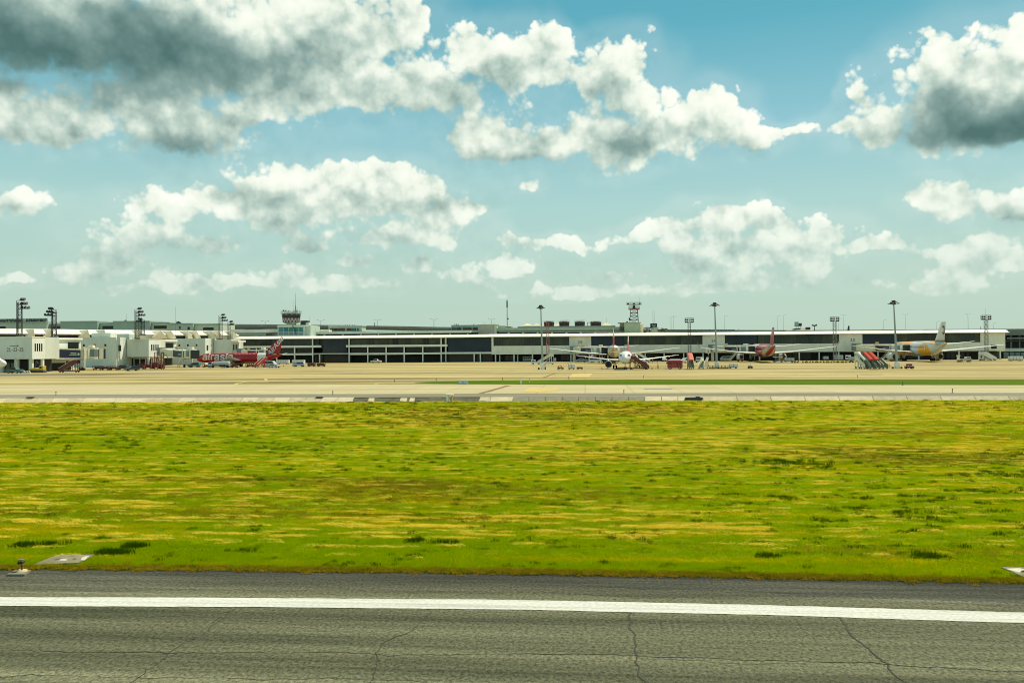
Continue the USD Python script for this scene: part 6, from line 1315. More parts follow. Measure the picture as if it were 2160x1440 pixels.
# heavy pushback tractor at the right
t = thing('pushback_tractor', 'flat white pushback tractor under the yellow airliner wing', 'pushback tractor', G(2034.5, 763.2), E0); 
obj('body', MB().prism([(-2.6, .5), (2.6, .5), (2.6, 1.1), (2.2, 1.35), (-2.2, 1.35), (-2.6, 1.1)], -1.2, 1.2, 'y'), 'air_cream', t); obj('cab', MB().cham(.3, 2.1, -1.1, 1.1, 1.352, 2.1, .1), 'car_white', t); obj('cab_glass', MB().box(.5, 1.9, -1.12, 1.12, 1.55, 1.95), 'windscreen', t); wheels(t, (-1.6, 1.6), 1.0, .5, .4)
for px, py, lb in ((2021.5, 763, 'pale standing unit left of the pushback tractor'),):
    t = thing('ground_unit', lb, 'ground unit', G(px, py), E0); obj('column', MB().cham(-.4, .4, -.4, .4, .3, 2.2, .06), 'white_trim', t); obj('head', MB().cham(-.6, .6, -.5, .5, 2.21, 2.7, .06), 'bridge_cream', t); wheels(t, (-.2, .2), .4, .25, .1)
# bus
t = thing('apron_bus', 'red apron bus with pale roof right of the white airliner', 'bus', G(1424, 778.3), E0 - .15); L, W, Hb = 4.6, 1.3, 2.95
obj('body', MB().loft([[(x * k, y * k, z) for x, y in ((-L / 2, -W + .2), (-L / 2 + .2, -W), (L / 2 - .2, -W), (L / 2, -W + .2), (L / 2, W - .2), (L / 2 - .2, W), (-L / 2 + .2, W), (-L / 2, W - .2))] for z, k in ((.35, .98), (.5, 1), (2.5, 1), (2.8, .97))]), 'bus_red', t)
obj('roof', MB().loft([[(x * k, y * k, z) for x, y in ((-L / 2, -W + .2), (-L / 2 + .2, -W), (L / 2 - .2, -W), (L / 2, -W + .2), (L / 2, W - .2), (L / 2 - .2, W), (-L / 2 + .2, W), (-L / 2, W - .2))] for z, k in ((2.805, .96), (2.98, .9), (3.1, .6))]), 'car_white', t)
for x0, x1, z0, z1, m_ in ((.35, 2.0, .75, 1.6, 'windscreen'), (-2.2, -.75, 1.45, 2.3, 'cart_red'), (-.6, 2.1, 1.75, 2.3, 'cart_red')): obj('side_panel', MB().box(x0, x1, -W - .015, -W + .01, z0, z1), m_, t)
for i in range(3): obj('grille_bar', MB().box(.45 + i * .5, .8 + i * .5, -W - .03, -W - .016, .85, 1.4), 'bus_red', t)
for sg in (-1, 1): obj('mirror', MB().cham(-L / 2 - .35, -L / 2 - .15, sg * W - .1, sg * W + .1, 1.7, 2.2, .03).bar((-L / 2, sg * W * .9, 2.3), (-L / 2 - .25, sg * W, 2.15), .05), 'steel_dark', t)
wheels(t, (-1.5, 1.5), W - .12, .42, .25)
# boarding stairs: run from foot to a top platform
def boarding_stairs(label, px, py, rz, L, H, m_side, m_canopy, W=1.5, canopy_from=.35, truck=None, group='boarding stairs on the apron', deck=1.4, rail=True):
    """x runs from the foot (0) up to the platform; the canopy covers the upper part"""
    t = thing('boarding_stairs', label, 'boarding stairs', G(px, py), rz, group); h = W / 2
    obj('frame', MB().bar((0, -h * .8, .45), (L + deck, -h * .8, .45), .2).bar((0, h * .8, .45), (L + deck, h * .8, .45), .2).bar((L * .95, -h * .8, .5), (L * .95, -h * .8, H), .16).bar((L * .95, h * .8, .5), (L * .95, h * .8, H), .16).bar((L + deck, -h * .8, .5), (L + deck, -h * .8, H), .16).bar((L + deck, h * .8, .5), (L + deck, h * .8, H), .16).bar((L * .4, -h * .8, .5), (L + deck * .9, -h * .8, H), .1).bar((L * .4, h * .8, .5), (L + deck * .9, h * .8, H), .1), m_side, t)
    st = MB(); n = 16
    for i in range(n): x0 = L * i / n; st.box(x0, x0 + L / n + .03, -h + .1, h - .1, .35 + (H - .35) * i / n, .40 + (H - .35) * (i + .6) / n)
    tag(obj('steps', st, 'stair_green', t), kind='stuff'); obj('platform', MB().box(L, L + deck, -h, h, H - .1, H), m_side, t)
    for sg in (-1, 1):
        obj('side_panel', MB().prism([(-.1, .3), (.15, .3), (L, H - .25), (L + deck, H - .25), (L + deck, H + .95), (L, H + .95), (-.1, 1.25)], sg * h - .03, sg * h + .03, 'y'), m_side, t)
        if rail: obj('handrail', MB().bar((-.1, sg * h, 1.4), (L, sg * h, H + 1.15), .07).bar((L, sg * h, H + 1.15), (L + deck, sg * h, H + 1.15), .07), 'white_trim', t)
    if m_canopy:
        a = L * canopy_from; za = .35 + (H - .35) * canopy_from
        obj('canopy', MB().loft([[(x, y, z + d) for y, d in ((-h - .1, 2.0), (-h * .7, 2.35), (h * .7, 2.35), (h + .1, 2.0), (h + .05, 1.95), (0, 2.25), (-h - .05, 1.95))] for x, z in ((a, za), (L, H), (L + deck + .3, H))]), m_canopy, t)
        for x, z in ((a + .1, za), (L, H), (L + deck, H)):
            for sg in (-1, 1): obj('canopy_post', MB().bar((x, sg * h, z + .9), (x, sg * h, z + 2.0), .07), m_side, t)
    wheels(t, (.5, L + deck - .5), h * .85, .33, .2)
    if truck:
        obj('truck_cab', MB().cham(-2.6, -.9, -.95, .95, .55, 2.1, .15), truck, t); obj('truck_bed', MB().box(-.95, L + deck, -.9, .9, .48, .72), truck, t); obj('windscreen', MB().box(-2.63, -2.58, -.8, .8, 1.25, 1.9), 'windscreen', t)
        for sg in (-1, 1): obj('side_window', MB().box(-2.3, -1.2, sg * .955 - .01, sg * .955 + .01, 1.3, 1.9), 'windscreen', t)
        wheels(t, (-1.9,), .85, .38, .25)
    return t
boarding_stairs('dark red boarding stairs rising to the right before the pier', 127, 785.3, E0, 5.2, 3.2, 'cart_red', None, 1.6)
boarding_stairs('white truck mounted stairs behind the left lamp mast', 1134, 768.5, E0 + .1, 5.4, 3.6, 'bridge_cream', None, 1.6, .35, 'car_white')
boarding_stairs('dark red stairs at the door of the white airliner', 1367, 778.8, EL + .35, 4.6, 3.2, 'cart_red', None, 1.5)
boarding_stairs('white stairs on the far side of the white airliner', 1371, 764.5, EL, 6.2, 4.4, 'white_trim', None, 1.4)
boarding_stairs('red stairs at the tail door of the red airliner', 540, 775.5, E0 + 1.25, 4.2, 3.0, 'bus_red', None, 1.5)
boarding_stairs('stairs under a salmon canopy seen from below its foot', 1459, 778.2, math.pi / 2 - .1, 5.0, 2.7, 'stair_green', 'salmon', 1.55, .12)
boarding_stairs('pale uncovered stairs seen from the foot right of the salmon ones', 1478, 778.2, math.pi / 2 - .5, 4.6, 2.5, 'bridge_cream', None, 1.5)
boarding_stairs('stairs under a white canopy at the left of a row of four', 1829, 778.2, math.pi / 2 + .10, 4.6, 2.75, 'bridge_cream', 'canopy_white', 1.3, .1, None, 'parked row of boarding stairs')
boarding_stairs('red canopied stairs between white canopied and other red ones', 1841, 778.4, math.pi / 2 + .10, 4.6, 2.8, 'stair_green', 'canopy_red', 1.35, .1, None, 'parked row of boarding stairs')
boarding_stairs('right red canopied stairs of the parked row', 1853, 778.4, math.pi / 2 + .10, 4.6, 2.8, 'stair_green', 'canopy_red', 1.35, .1, None, 'parked row of boarding stairs')
boarding_stairs('stairs with bare pale rails at the right end of the row', 1869, 778.3, math.pi / 2 + .10, 3.6, 2.0, 'stair_green', None, 1.4, .1, None, 'parked row of boarding stairs')
boarding_stairs('small pale stairs under the right wing near terminal end', 2093, 760.5, EL, 4.0, 2.8, 'white_trim', None, 1.3); boarding_stairs('second small pale stairs nearest the terminal end', 2101, 760.3, EL, 4.0, 2.8, 'white_trim', None, 1.3)
# belt loader at the red tailed airliner
t = thing('belt_loader', 'cargo loader with raised scissor bed under the red tail', 'cargo loader', G(1641, 764.3), E0); b = MB()
for sg in (-1, 1): b.bar((-1.6, sg * .9, .6), (1.4, sg * .9, 2.2), .14).bar((1.6, sg * .9, .6), (-1.4, sg * .9, 2.2), .14)
obj('scissor_lift', b, 'steel_grey', t); obj('chassis', MB().cham(-2.2, 2.2, -1.1, 1.1, .35, .65, .05), 'container_grey', t); obj('bed', MB().cham(-2.1, 1.9, -1.1, 1.1, 2.2, 2.4, .04).bar((-2.1, -1.1, 3.1), (1.9, -1.1, 3.1), .06).bar((-2.1, -1.1, 2.3), (-2.1, -1.1, 3.1), .06).bar((1.9, -1.1, 2.3), (1.9, -1.1, 3.1), .06), 'car_white', t); wheels(t, (-1.5, 1.5), 1.0, .35, .22)
# empty dollies: a low train in front of the terminal, a parked row at the middle mast
def dolly_proto(name, label, px, py, group, m, L=2.2):
    t = thing(name, label, 'dolly', G(px, py), E0, group)
    obj('bed', MB().cham(-L / 2, L / 2, -.75, .75, .38, .52, .03), m, t); obj('tow_bar', MB().bar((L / 2, 0, .4), (L / 2 + .8, 0, .35), .1), 'steel_dark', t)
    for x in (-L / 2 + .1, L / 2 - .1): obj('end_rail', MB().bar((x, -.7, .5), (x, -.7, .95), .08).bar((x, .7, .5), (x, .7, .95), .08).bar((x, -.7, .95), (x, .7, .95), .08), m, t)
    wheels(t, (-L * .33, L * .33), .65, .24, .14); return t
d0 = None
for i in range(12):
    px = [1674, 1680, 1697, 1706, 1718, 1728, 1741, 1751, 1763, 1772, 1782, 1796][i]; py = [765.3, 765, 765.1, 765.2, 765, 765, 765.1, 765, 764.8, 764.9, 764.9, 764.7][i]
    lb = 'empty dark dolly, ' + ['leftmost of the long train', 'second from the left of the long train', 'third from the left in the train', 'fourth from the left in the train', 'fifth from the left in the train', 'sixth from the left in the train', 'just left of the small white cart', 'just right of the small white cart', 'left under the blue grey container', 'right under the blue grey container', 'below the white box truck', 'rightmost of the long train'][i]
    d0 = dolly_proto('cargo_dolly', lb, px, py, 'train of empty dollies before the terminal', 'steel_dark', 1.7) if i == 0 else (dup(d0, lb, G(px, py), E0 + .02 * (i % 3 - 1)) and d0)
d1 = None
for i, px in enumerate((1500, 1507, 1519, 1526, 1533)):
    lb = 'ochre dolly, ' + ['leftmost of the row at the middle mast', 'just left of the middle mast foot', 'just right of the middle mast foot', 'second right of the middle mast foot', 'nearest the red and white cargo box'][i]
    d1 = dolly_proto('parked_dolly', lb, px, 777.5, 'ochre dollies parked at the middle lamp mast', 'dolly_ochre', 1.0) if i == 0 else (dup(d1, lb, G(px, 777.5), E0) and d1)
# red lattice ground equipment and carts under the pier
def red_cart(label, px, py, L, H, W=1.6, rz=EL):
    t = thing('lattice_cart', label, 'cage cart', G(px, py), rz, 'dark red cage carts under the pier'); b = MB()
    obj('bed', MB().cham(-L / 2, L / 2, -W / 2, W / 2, .45, .62, .03), 'cart_red', t)
    n = max(3, int(L / .8))
    for i in range(n + 1):
        x = -L / 2 + L * i / n
        for sg in (-1, 1): b.bar((x, sg * W / 2, .6), (x, sg * W / 2, H), .09)
    for z in (.95, (H + .6) / 2, H):
        for sg in (-1, 1): b.bar((-L / 2, sg * W / 2, z), (L / 2, sg * W / 2, z), .08)
    for i in range(n): b.bar((-L / 2 + L * i / n, -W / 2, .6), (-L / 2 + L * (i + 1) / n, -W / 2, H), .06)
    obj('cage', b, 'cart_red', t); obj('load', MB().cham(-L * .4, L * .35, -W * .35, W * .35, .63, .63 + (H - .6) * .5, .08), 'rust_red', t); wheels(t, (-L * .38, L * .38), W / 2 - .1, .28, .16); return t
for lb, px, py, L, H in (('low cage cart, leftmost under the pier', 207, 780, 3.4, 1.5), ('low cage cart second from left under the pier', 222, 780.2, 3.6, 1.3), ('long low cage cart left of the dark car', 240, 780.3, 3.8, 1.4), ('tall cage cart right of the dark off-road car', 297, 779, 3.4, 2.2), ('cage cart in the middle of the red equipment', 312, 778, 3.6, 2.6), ('tallest cage cart beside the bridge rotunda', 328, 777.5, 3.2, 4.0), ('cage cart nearest the bridge rotunda column', 340, 777.8, 2.2, 2.9), ('low cage cart below the red airliner nose', 436, 775, 3.0, 1.3), ('low cage cart right of the fuel truck', 494, 775.6, 2.6, 1.1), ('red cage cart at the tail door stairs', 528, 774.5, 3.6, 1.5)):
    red_cart(lb + ' ', px, py, L, H) if False else red_cart(lb, px, py, L, H)
# red frame with slanted braces and hanging hose beside the rotunda
t = thing('red_gantry', 'tall rusty red gantry frame with curved hose beside the bridge', 'gantry', G(336, 779), EL); b = MB()
for x in (-1.3, 1.3): b.bar((x, -.8, 0), (x, -.8, 6.4), .28).bar((x, .8, 0), (x, .8, 6.4), .28)
for z in (2.2, 4.2, 6.3): b.bar((-1.3, -.8, z), (1.3, -.8, z), .2).bar((-1.3, .8, z), (1.3, .8, z), .2)
b.bar((-1.3, -.8, 2.2), (1.3, -.8, 4.2), .15).bar((1.3, -.8, 4.2), (-1.3, -.8, 6.3), .15)
obj('frame', b, 'rust_red', t); hb = MB(); hp = [np.array([-1.3 - 1.6 * math.sin(a), -.9, 5.6 - 2.2 * (1 - math.cos(a))]) for a in np.linspace(0, 2.6, 9)]
for p_, q_ in zip(hp[:-1], hp[1:]): hb.cyl(p_, q_, .14, n=6)
obj('hose', hb, 'steel_dark', t)
# yellow tracked machine
t = thing('yellow_machine', 'yellow tractor with dark skirt and raised arm under the gate block', 'work vehicle', G(80, 786.3), E0)
obj('skirt', MB().prism([(-2.6, .15), (2.4, .15), (2.7, .6), (2.3, .95), (-2.4, .95), (-2.8, .6)], -1.0, 1.0, 'y'), 'steel_dark', t); obj('hood', MB().prism([(-2.5, .96), (1.0, .96), (.9, 1.5), (-1.0, 1.7), (-2.2, 1.4)], -.85, .85, 'y'), 'machine_yellow', t)
c = obj('cab', MB().cham(.9, 2.4, -.8, .8, .96, 2.3, .1), 'machine_yellow', t); obj('cab_window', MB().box(1.1, 1.9, -.83, .83, 1.45, 2.1), 'windscreen', c); obj('arm', MB().bar((-1.2, 0, 1.5), (-.6, 0, 3.9), .28).bar((-.6, 0, 3.9), (.1, 0, 3.0), .2), 'steel_dark', t)
# cones, chocks, crew
def cone(label, px, py, group, h=.75):
    t = thing('traffic_cone', label, 'traffic cone', G(px, py), 0, group); obj('cone', MB().cyl((0, 0, .05), (0, 0, h), .2, .04, 10), 'tug_orange', t); obj('foot', MB().cham(-.26, .26, -.26, .26, 0, .06, .02), 'steel_dark', t); obj('band', MB().cyl((0, 0, h * .5), (0, 0, h * .66), .125, .092, 10), 'white_trim', t); return t
for lb, px, py in (('cone at the left of the white airliner engine', 1269.5, 778.5), ('cone below the white airliner left engine', 1281, 778.3), ('cone by the foot of the dark red stairs', 1357, 778.2), ('cone between dark red stairs and the worker', 1375.5, 778.3), ('cone far behind the worker', 1386.5, 764.5), ('lone cone in the open apron before the red carts', 598, 772.8)): cone(lb, px, py, 'traffic cones around the white airliner' if px > 1000 else None)
for i, px in enumerate((50.5, 56, 61)):
    t = thing('painted_block', 'white red painted block, ' + ['leftmost of three before the gate column', 'middle of three before the gate column', 'nearest the yellow machine'][i], 'barrier', G(px, 787), .3, 'painted blocks before the gate column'); obj('block', MB().prism([(-.45, 0), (.45, 0), (.22, .75), (-.22, .75)], -.3, .3, 'y'), 'white_trim', t); obj('stripe', MB().prism([(-.37, .25), (.37, .25), (.29, .5), (-.29, .5)], -.315, .315, 'y'), 'bus_red', t)
def person(label, px, py, facing, shirt, stride=.12, h=1.72):
    import manifold3d as m3
    t = thing('person', label, 'person', G(px, py), facing); k = h / 1.72
    def ball(p, r): return m3.Manifold.sphere(r * k, 14).translate([q * k for q in p])
    def limb(*js): return [m3.Manifold.batch_hull([ball(a, ra), ball(b_, rb_)]) for (a, ra), (b_, rb_) in zip(js[:-1], js[1:])]
    J = []
    for sg, st in ((1, stride), (-1, -stride)):
        J += limb(((0, sg * .09, .92), .095), ((st * .8, sg * .10, .50), .062), ((st * 1.1 - .04, sg * .10, .09), .042), ((st * 1.1 + .12, sg * .11, .045), .04))
        J += limb(((0, sg * .19, 1.40), .062), ((-st * .9, sg * .25, 1.12), .045), ((-st * 1.1 + .10, sg * .23, .88), .034), ((-st * 1.1 + .15, sg * .22, .78), .040))
    J += [m3.Manifold.batch_hull([ball((0, .10, .95), .11), ball((0, -.10, .95), .11), ball((0, .08, 1.12), .105), ball((0, -.08, 1.12), .105)]), m3.Manifold.batch_hull([ball((0, .08, 1.12), .105), ball((0, -.08, 1.12), .105), ball((0, .14, 1.38), .085), ball((0, -.14, 1.38), .085)])]
    J += limb(((0, 0, 1.42), .06), ((.02, 0, 1.56), .055)) + [m3.Manifold.batch_hull([ball((.01, 0, 1.64), .085), ball((.03, 0, 1.60), .075), ball((.105, 0, 1.60), .018)])]
    body = m3.Manifold.batch_boolean(J, m3.OpType.Add)
    obj('body', body.refine_to_length(.06), 'skin', t, smooth=True)
    obj('vest', m3.Manifold.batch_hull([ball((0, .10, 1.0), .125), ball((0, -.10, 1.0), .125), ball((0, .15, 1.38), .10), ball((0, -.15, 1.38), .10)]), shirt, t, smooth=True)
    tr = []
    for sg, st in ((1, stride), (-1, -stride)): tr += [m3.Manifold.batch_hull([ball((0, sg * .09, .93), .115), ball((st * .8, sg * .10, .50), .078)]), m3.Manifold.batch_hull([ball((st * .8, sg * .10, .50), .078), ball((st * 1.1 - .04, sg * .10, .12), .06)])]
    obj('trousers', m3.Manifold.batch_boolean(tr, m3.OpType.Add), 'trousers', t, smooth=True)
    obj('cap', m3.Manifold.batch_hull([ball((.0, 0, 1.68), .095), ball((.10, 0, 1.67), .03)]), 'steel_dark', t, smooth=True)
    return t
person('person in yellow vest walking right of the dark red stairs', 1388, 777.8, 2.6, 'vest'); person('person in yellow vest far off under the right wing tip', 1376.5, 764.8, -1.2, 'vest', .05); person('person in dark clothes under the number 14 floodlight bus', 1684, 763, 1.0, 'trousers', .1)
# bus in the shade of the ground floor
t = thing('shaded_bus', 'pale bus standing in shade under the terminal', 'bus', from_front(XF(1111), 5.5), E0); obj('body', MB().cham(-2.6, 2.6, -1.1, 1.1, .4, 2.7, .15), 'container_grey', t)
for i in range(4): obj('window', MB().box(-2.3 + i * 1.2, -1.3 + i * 1.2, -1.12, -1.09, 1.5, 2.3), 'windscreen', t)
wheels(t, (-1.6, 1.6), 1.0, .42, .25)
# ------------------------------------------------------------------ drain slabs along the taxiway
mat('slab_light', (0.50, 0.43, 0.26), 0.9, 0.14, 0.8, dirt=((0.24, 0.22, 0.13), 0.45), coord='world'); mat('slab_mid', (0.42, 0.36, 0.21), 0.9, 0.16, 0.8, dirt=((0.17, 0.16, 0.10), 0.55), coord='world'); mat('slab_dark', (0.20, 0.185, 0.12), 0.9, 0.2, 0.8, dirt=((0.09, 0.09, 0.06), 0.6), coord='world'); mat('slab_mossy', (0.10, 0.10, 0.055), 0.95, 0.3, 1.2, dirt=((0.05, 0.055, 0.03), 0.6), coord='world')
drain = tag(UsdGeom.Xform.Define(stage, '/World/drain_bank').GetPrim(), 'sloping concrete drain bank of slabs between grass and taxiway', 'drain bank')
def bank(px, zf):
    """point on the bank: zf 0 foot in the grass, 1 at the taxiway"""
    y0 = np.interp(px, [p[0] for p in FTOP], [p[1] for p in FTOP]); y1 = np.interp(px, [p[0] for p in SH_N], [p[1] for p in SH_N])
    a, b = G(px, y0 + .3, ZG), G(px, y1, 0.0); return a, b
def slab(p0, p1, m, name='slab', s0=0.0, s1=0.0, drop=0.0, cut=1.0):
    lean0, lean1 = s0, s1
    a0, b0 = bank(p0, 0); a1, b1 = bank(p1, 0); _, b0 = bank(p0 + lean0, 0); _, b1 = bank(p1 + lean1, 0)
    b0 = a0 + (b0 - a0) * cut; b1 = a1 + (b1 - a1) * cut
    e = (a1 - a0); e /= np.linalg.norm(e); g = e * .035; dn = np.array([0, 0, -.16]); up = np.array([0, 0, .02 - drop])
    q = [a0 + g + up, a1 - g + up, b1 - g + up, b0 + g + up]
    return obj(name, MB().loft([[x + dn + [0, .1, 0] for x in q], q]), m, drain)
rs = np.random.RandomState(8)
px = -96.0
while px < 715:
    slab(px, px + 33.4, ['slab_light', 'slab_mid', 'slab_light', 'slab_mid'][rs.randint(4)], s0=9, s1=9, drop=rs.rand() * .03); px += 33.4
while px < 995:
    slab(px, px + 27, 'slab_mossy', s0=8 - (px - 715) / 40, s1=8 - (px - 715) / 40, drop=.06 + rs.rand() * .12); px += 27
slab(px, 1033, 'slab_mid', s0=4, s1=3); px = 1033.0
slab(px, 1080, 'slab_light', s0=3, s1=3); px = 1080.0
while px < 1357: slab(px, px + 35, 'slab_dark', s0=1.5, s1=1.2, drop=rs.rand() * .02); px += 35
while px < 1430: slab(px, px + 35, 'slab_light', s0=.5, s1=0); px += 35
px2 = 1484.0
slab(px, px2, 'slab_light', s0=0, s1=-1)
px = px2
while px < 2270: slab(px, px + 72, ['slab_light', 'slab_mid'][rs.randint(2)], s0=-2 - (px - 1484) / 160, s1=-2 - (px - 1412) / 160, drop=rs.rand() * .02); px += 72
# broken pale lumps of slab in the mossy stretch
for p0, p1 in ((730, 744), (775, 789), (842, 858), (862, 874)):
    slab(p0, p1, 'slab_light', 'broken_slab', 4, 2, -.06, .75)
a, b = bank(-800, 0)[0], bank(2960, 0)[0]
# earth under the bank
A = np.array([bank(x, 0)[0] + [0, -.02, -.22] for x in np.linspace(-900, 3060, 40)]); B = np.array([bank(x, 0)[1] + [0, 0.15, -.03] for x in np.linspace(-900, 3060, 40)])
obj('bed', (np.vstack([A, B]), np.array([(i, i + 1, 41 + i, 40 + i) for i in range(39)])), 'slab_mossy', drain)
a, b = bank(1463, 0); mid = (a + b) / 2
t = thing('drain_grate', 'black pipe and grate in the drain bank at right', 'drain grate', mid + [0, -.35, .02], -RA)
obj('channel', MB().cham(-1.3, 1.2, -.12, .12, -.12, .16, .04), 'steel_dark', t); obj('pipe', MB().cyl((-1.2, -.1, .12), (1.15, -.1, .12), .13, n=10), 'car_dark', t); obj('bracket', MB().cham(.2, .8, -.2, .1, .2, .33, .04), 'steel_dark', t)
# low black culvert boxes at the left
for px_, lb in ((65, 'small dark culvert box at the taxiway edge far left'), (675, 'small pale culvert box at the taxiway edge')):
    p = bank(px_, 0)[1]; t = thing('culvert_box', lb, 'culvert box', p + [0, -.1, -.05], -RA); obj('box', MB().cham(-.5, .5, -.25, .25, 0, .2, .03), 'slab_dark', t); obj('lid', MB().cham(-.55, .55, -.3, .3, .202, .26, .02), 'slab_mid' if px_ > 100 else 'slab_mossy', t)
# white marker housing and signs at the edge of the taxiway
p = bank(949, 0)[0]; t = thing('marker_housing', 'white hooded marker box standing in the broken drain', 'marker box', p + [0, .1, 0], -RA)
obj('front_wall', MB().cham(-.5, -.15, -.3, .3, 0, .95, .03), 'white_trim', t); obj('side_wall', MB().cham(.2, .42, -.28, .28, 0, .8, .03), 'yellow_paint', t); obj('cap', MB().cham(-.55, .5, -.35, .35, .96, 1.06, .03), 'white_trim', t); obj('slab_foot', MB().cham(-1.2, 2.2, -.6, .4, -.1, .02, .03), 'slab_light', t)
for px, py, w, h, lb, cat in ((1101.5, 810.3, .8, 1.05, 'white guidance sign with flag top in the grass strip', 'sign'), (1117.5, 806.8, .35, 1.1, 'narrow white marker behind the flag topped sign', 'marker')):
    p = G(px, py); t = thing('taxiway_sign', lb, cat, p, -RA); obj('post', MB().cham(-w * .45, -w * .1, -.12, .12, 0, h, .02), 'white_trim', t); obj('panel', MB().cham(-w * .5, w * .5, -.14, .14, h * .72, h, .03), 'white_trim', t)
p = G(977, 809.5); t = thing('electric_cabinet', 'pair of pale grey cabinets in the grass strip', 'cabinet', p, -RA)
for s_ in (-1, 1): c = obj('cabinet_half', MB().cham(-.44 + s_ * .46, .44 + s_ * .46, -.35, .35, .08, .72, .04), 'container_grey', t); obj('door', MB().box(-.36 + s_ * .46, .36 + s_ * .46, -.37, -.35, .16, .64), 'canopy_white', c)
obj('plinth', MB().cham(-1.0, 1.0, -.45, .45, 0, .08, .02), 'slab_mid', t)
# taxiway edge lights on thin stems
e0 = None
for i, (px, py, lb) in enumerate(((118, 833.2, 'blue taxiway edge light far left'), (702, 832, 'edge light near the start of the broken drain'), (1316, 830, 'edge light below the taxiway grate strip'), (2009, 828, 'edge light at the right of the taxiway'), (1060, 801.5, 'edge light on the apron rim left of the tar seam'), (832, 806, 'edge light near the tip of the grass strip'), (1200, 799.5, 'edge light behind the yellow apron patch'), (1357, 797.2, 'edge light on the apron right of the yellow patch'), (1809, 796.5, 'edge light on the apron edge at right'), (920, 803, 'edge light behind the pale cabinets'), (1904, 812.5, 'edge light on the strip edge right'))):
    if e0 is None:
        e0 = thing('edge_light', lb, 'edge light', G(px, py), 0, 'taxiway edge lights'); obj('stem', MB().cyl((0, 0, 0), (0, 0, .42), .05, n=6), 'steel_dark', e0); obj('lens', MB().cyl((0, 0, .42), (0, 0, .6), .09, .06, 8), 'navy_panel', e0); obj('base_plate', MB().cyl((0, 0, 0), (0, 0, .05), .16, n=10), 'steel_grey', e0)
    else: dup(e0, lb, G(px, py), 0)
# runway edge light and its plinth, concrete pads in the grass
p = G(42, 1209.5); t = thing('runway_light', 'runway edge light on a pale square plate at far left', 'runway light', p, 0)
q = [G(14, 1215) - p, G(52, 1215) - p, G(66, 1206) - p, G(32, 1206) - p]
mat('plate_concrete', (0.17, 0.16, 0.11), 0.9, 0.15, 3.0); mat('light_amber', (0.30, 0.20, 0.04), 0.3, .1); mat('lamp_black', (0.018, 0.016, 0.014), 0.4, 0.1)
obj('base_slab', MB().loft([[x * [1, 1, 0] + [0, 0, .008] for x in q], [x * [1, 1, 0] + [0, 0, .07] for x in q]]), 'plate_concrete', t)
p0 = G(46, 1208.5) - p
obj('base_disc', MB().cyl((p0[0], p0[1], .071), (p0[0], p0[1], .11), .17, .14, 16), 'slab_light', t); obj('stem', MB().cyl((p0[0], p0[1], .11), (p0[0], p0[1], .30), .028, n=8), 'rust_red', t)
h_ = obj('lamp_body', MB().cham(p0[0] - .085, p0[0] + .045, p0[1] - .06, p0[1] + .06, .28, .42, .015), 'light_amber', t)
for dx in (-.065, .02): obj('lens', MB().cyl((p0[0] + dx, p0[1] - .075, .345), (p0[0] + dx, p0[1] + .075, .345), .042, n=10), 'lamp_black', h_)
obj('lamp_cap', MB().cham(p0[0] - .095, p0[0] + .055, p0[1] - .07, p0[1] + .07, .421, .44, .005), 'plate_concrete', h_)
mat('pad_concrete', (0.17, 0.15, 0.085), 0.92, 0.25, 0.7, coord='world', dirt=((0.40, 0.37, 0.27), 0.45)); mat('pad_white', (0.48, 0.46, 0.37), 0.8, 0.15, 2.0, coord='world'); mat('pad_dark', (0.07, 0.07, 0.05), 0.95, 0.2, 2.0, coord='world')
def pad(label, pts, patches, z=0.05):
    P3 = [G(x, y, z) for x, y in pts]; c = sum(P3) / len(P3); c[2] = 0; t = thing('concrete_pad', label, 'concrete pad', c)
    obj('slab', MB().loft([[x - c - [0, 0, .12] for x in P3], [x - c for x in P3]]), 'pad_concrete', t)
    for pp, m in patches:
        Q = [G(x, y, z + .004) - c for x, y in pp]; obj('worn_patch', MB().loft([[x - [0, 0, .003] for x in Q], Q]), m, t)
    return t
pad('cracked concrete pad in the grass behind the runway light', [(70, 1190), (165, 1186), (197, 1169), (128, 1170), (108, 1174)], [([(170, 1180), (178, 1181), (189, 1172), (183, 1171.5), (174, 1174)], 'pad_white'), ([(124, 1181), (139, 1181.5), (142, 1178), (128, 1178.2)], 'pad_white'), ([(113, 1180), (127, 1179), (130, 1176.5), (118, 1177)], 'pad_dark'), ([(152, 1179), (160, 1179.2), (161, 1177), (154, 1177)], 'pad_dark')])
pad('concrete pad in the grass cut by the right picture edge', [(2160, 1216), (2290, 1224), (2240, 1196), (2112, 1195)], [([(2122, 1198.5), (2150, 1207), (2175, 1203), (2150, 1197)], 'pad_white'), ([(2150, 1206), (2190, 1206), (2185, 1203), (2158, 1202)], 'pad_dark')])

# ------------------------------------------------------------------ grass: tufts, dark clumps and mown straw lying in rows
def blade_mat(name, c0, c1, tr=0.35):
    N = {'oi': ('object_info', {}), 'r': ('rgb_ramp', {'ramp': [(0, c0), (1, c1)]}), 'd': ('diffuse_bsdf', {'roughness': .5}), 't': ('translucent_bsdf', {}), 'm': ('mix_closure', {'fac': tr})}
    M[name] = usdkit.material(stage, f'/World/Looks/{name}', N, [('oi.random', 'r.fac'), ('r.color', 'd.color'), ('r.color', 't.color'), ('d.BSDF', 'm.closure1'), ('t.BSDF', 'm.closure2')], surface='m.closure')
blade_mat('blade_green', (0.23, 0.36, 0.0), (0.45, 0.53, 0.0), .5); blade_mat('blade_dark', (0.035, 0.085, 0.001), (0.08, 0.14, 0.001)); blade_mat('blade_straw', (0.78, 0.57, 0.03), (0.95, 0.80, 0.10), .3); blade_mat('blade_yellow', (0.48, 0.44, 0.0), (0.70, 0.53, 0.002), .5); blade_mat('blade_brown', (0.26, 0.19, 0.006), (0.38, 0.26, 0.02), .3)
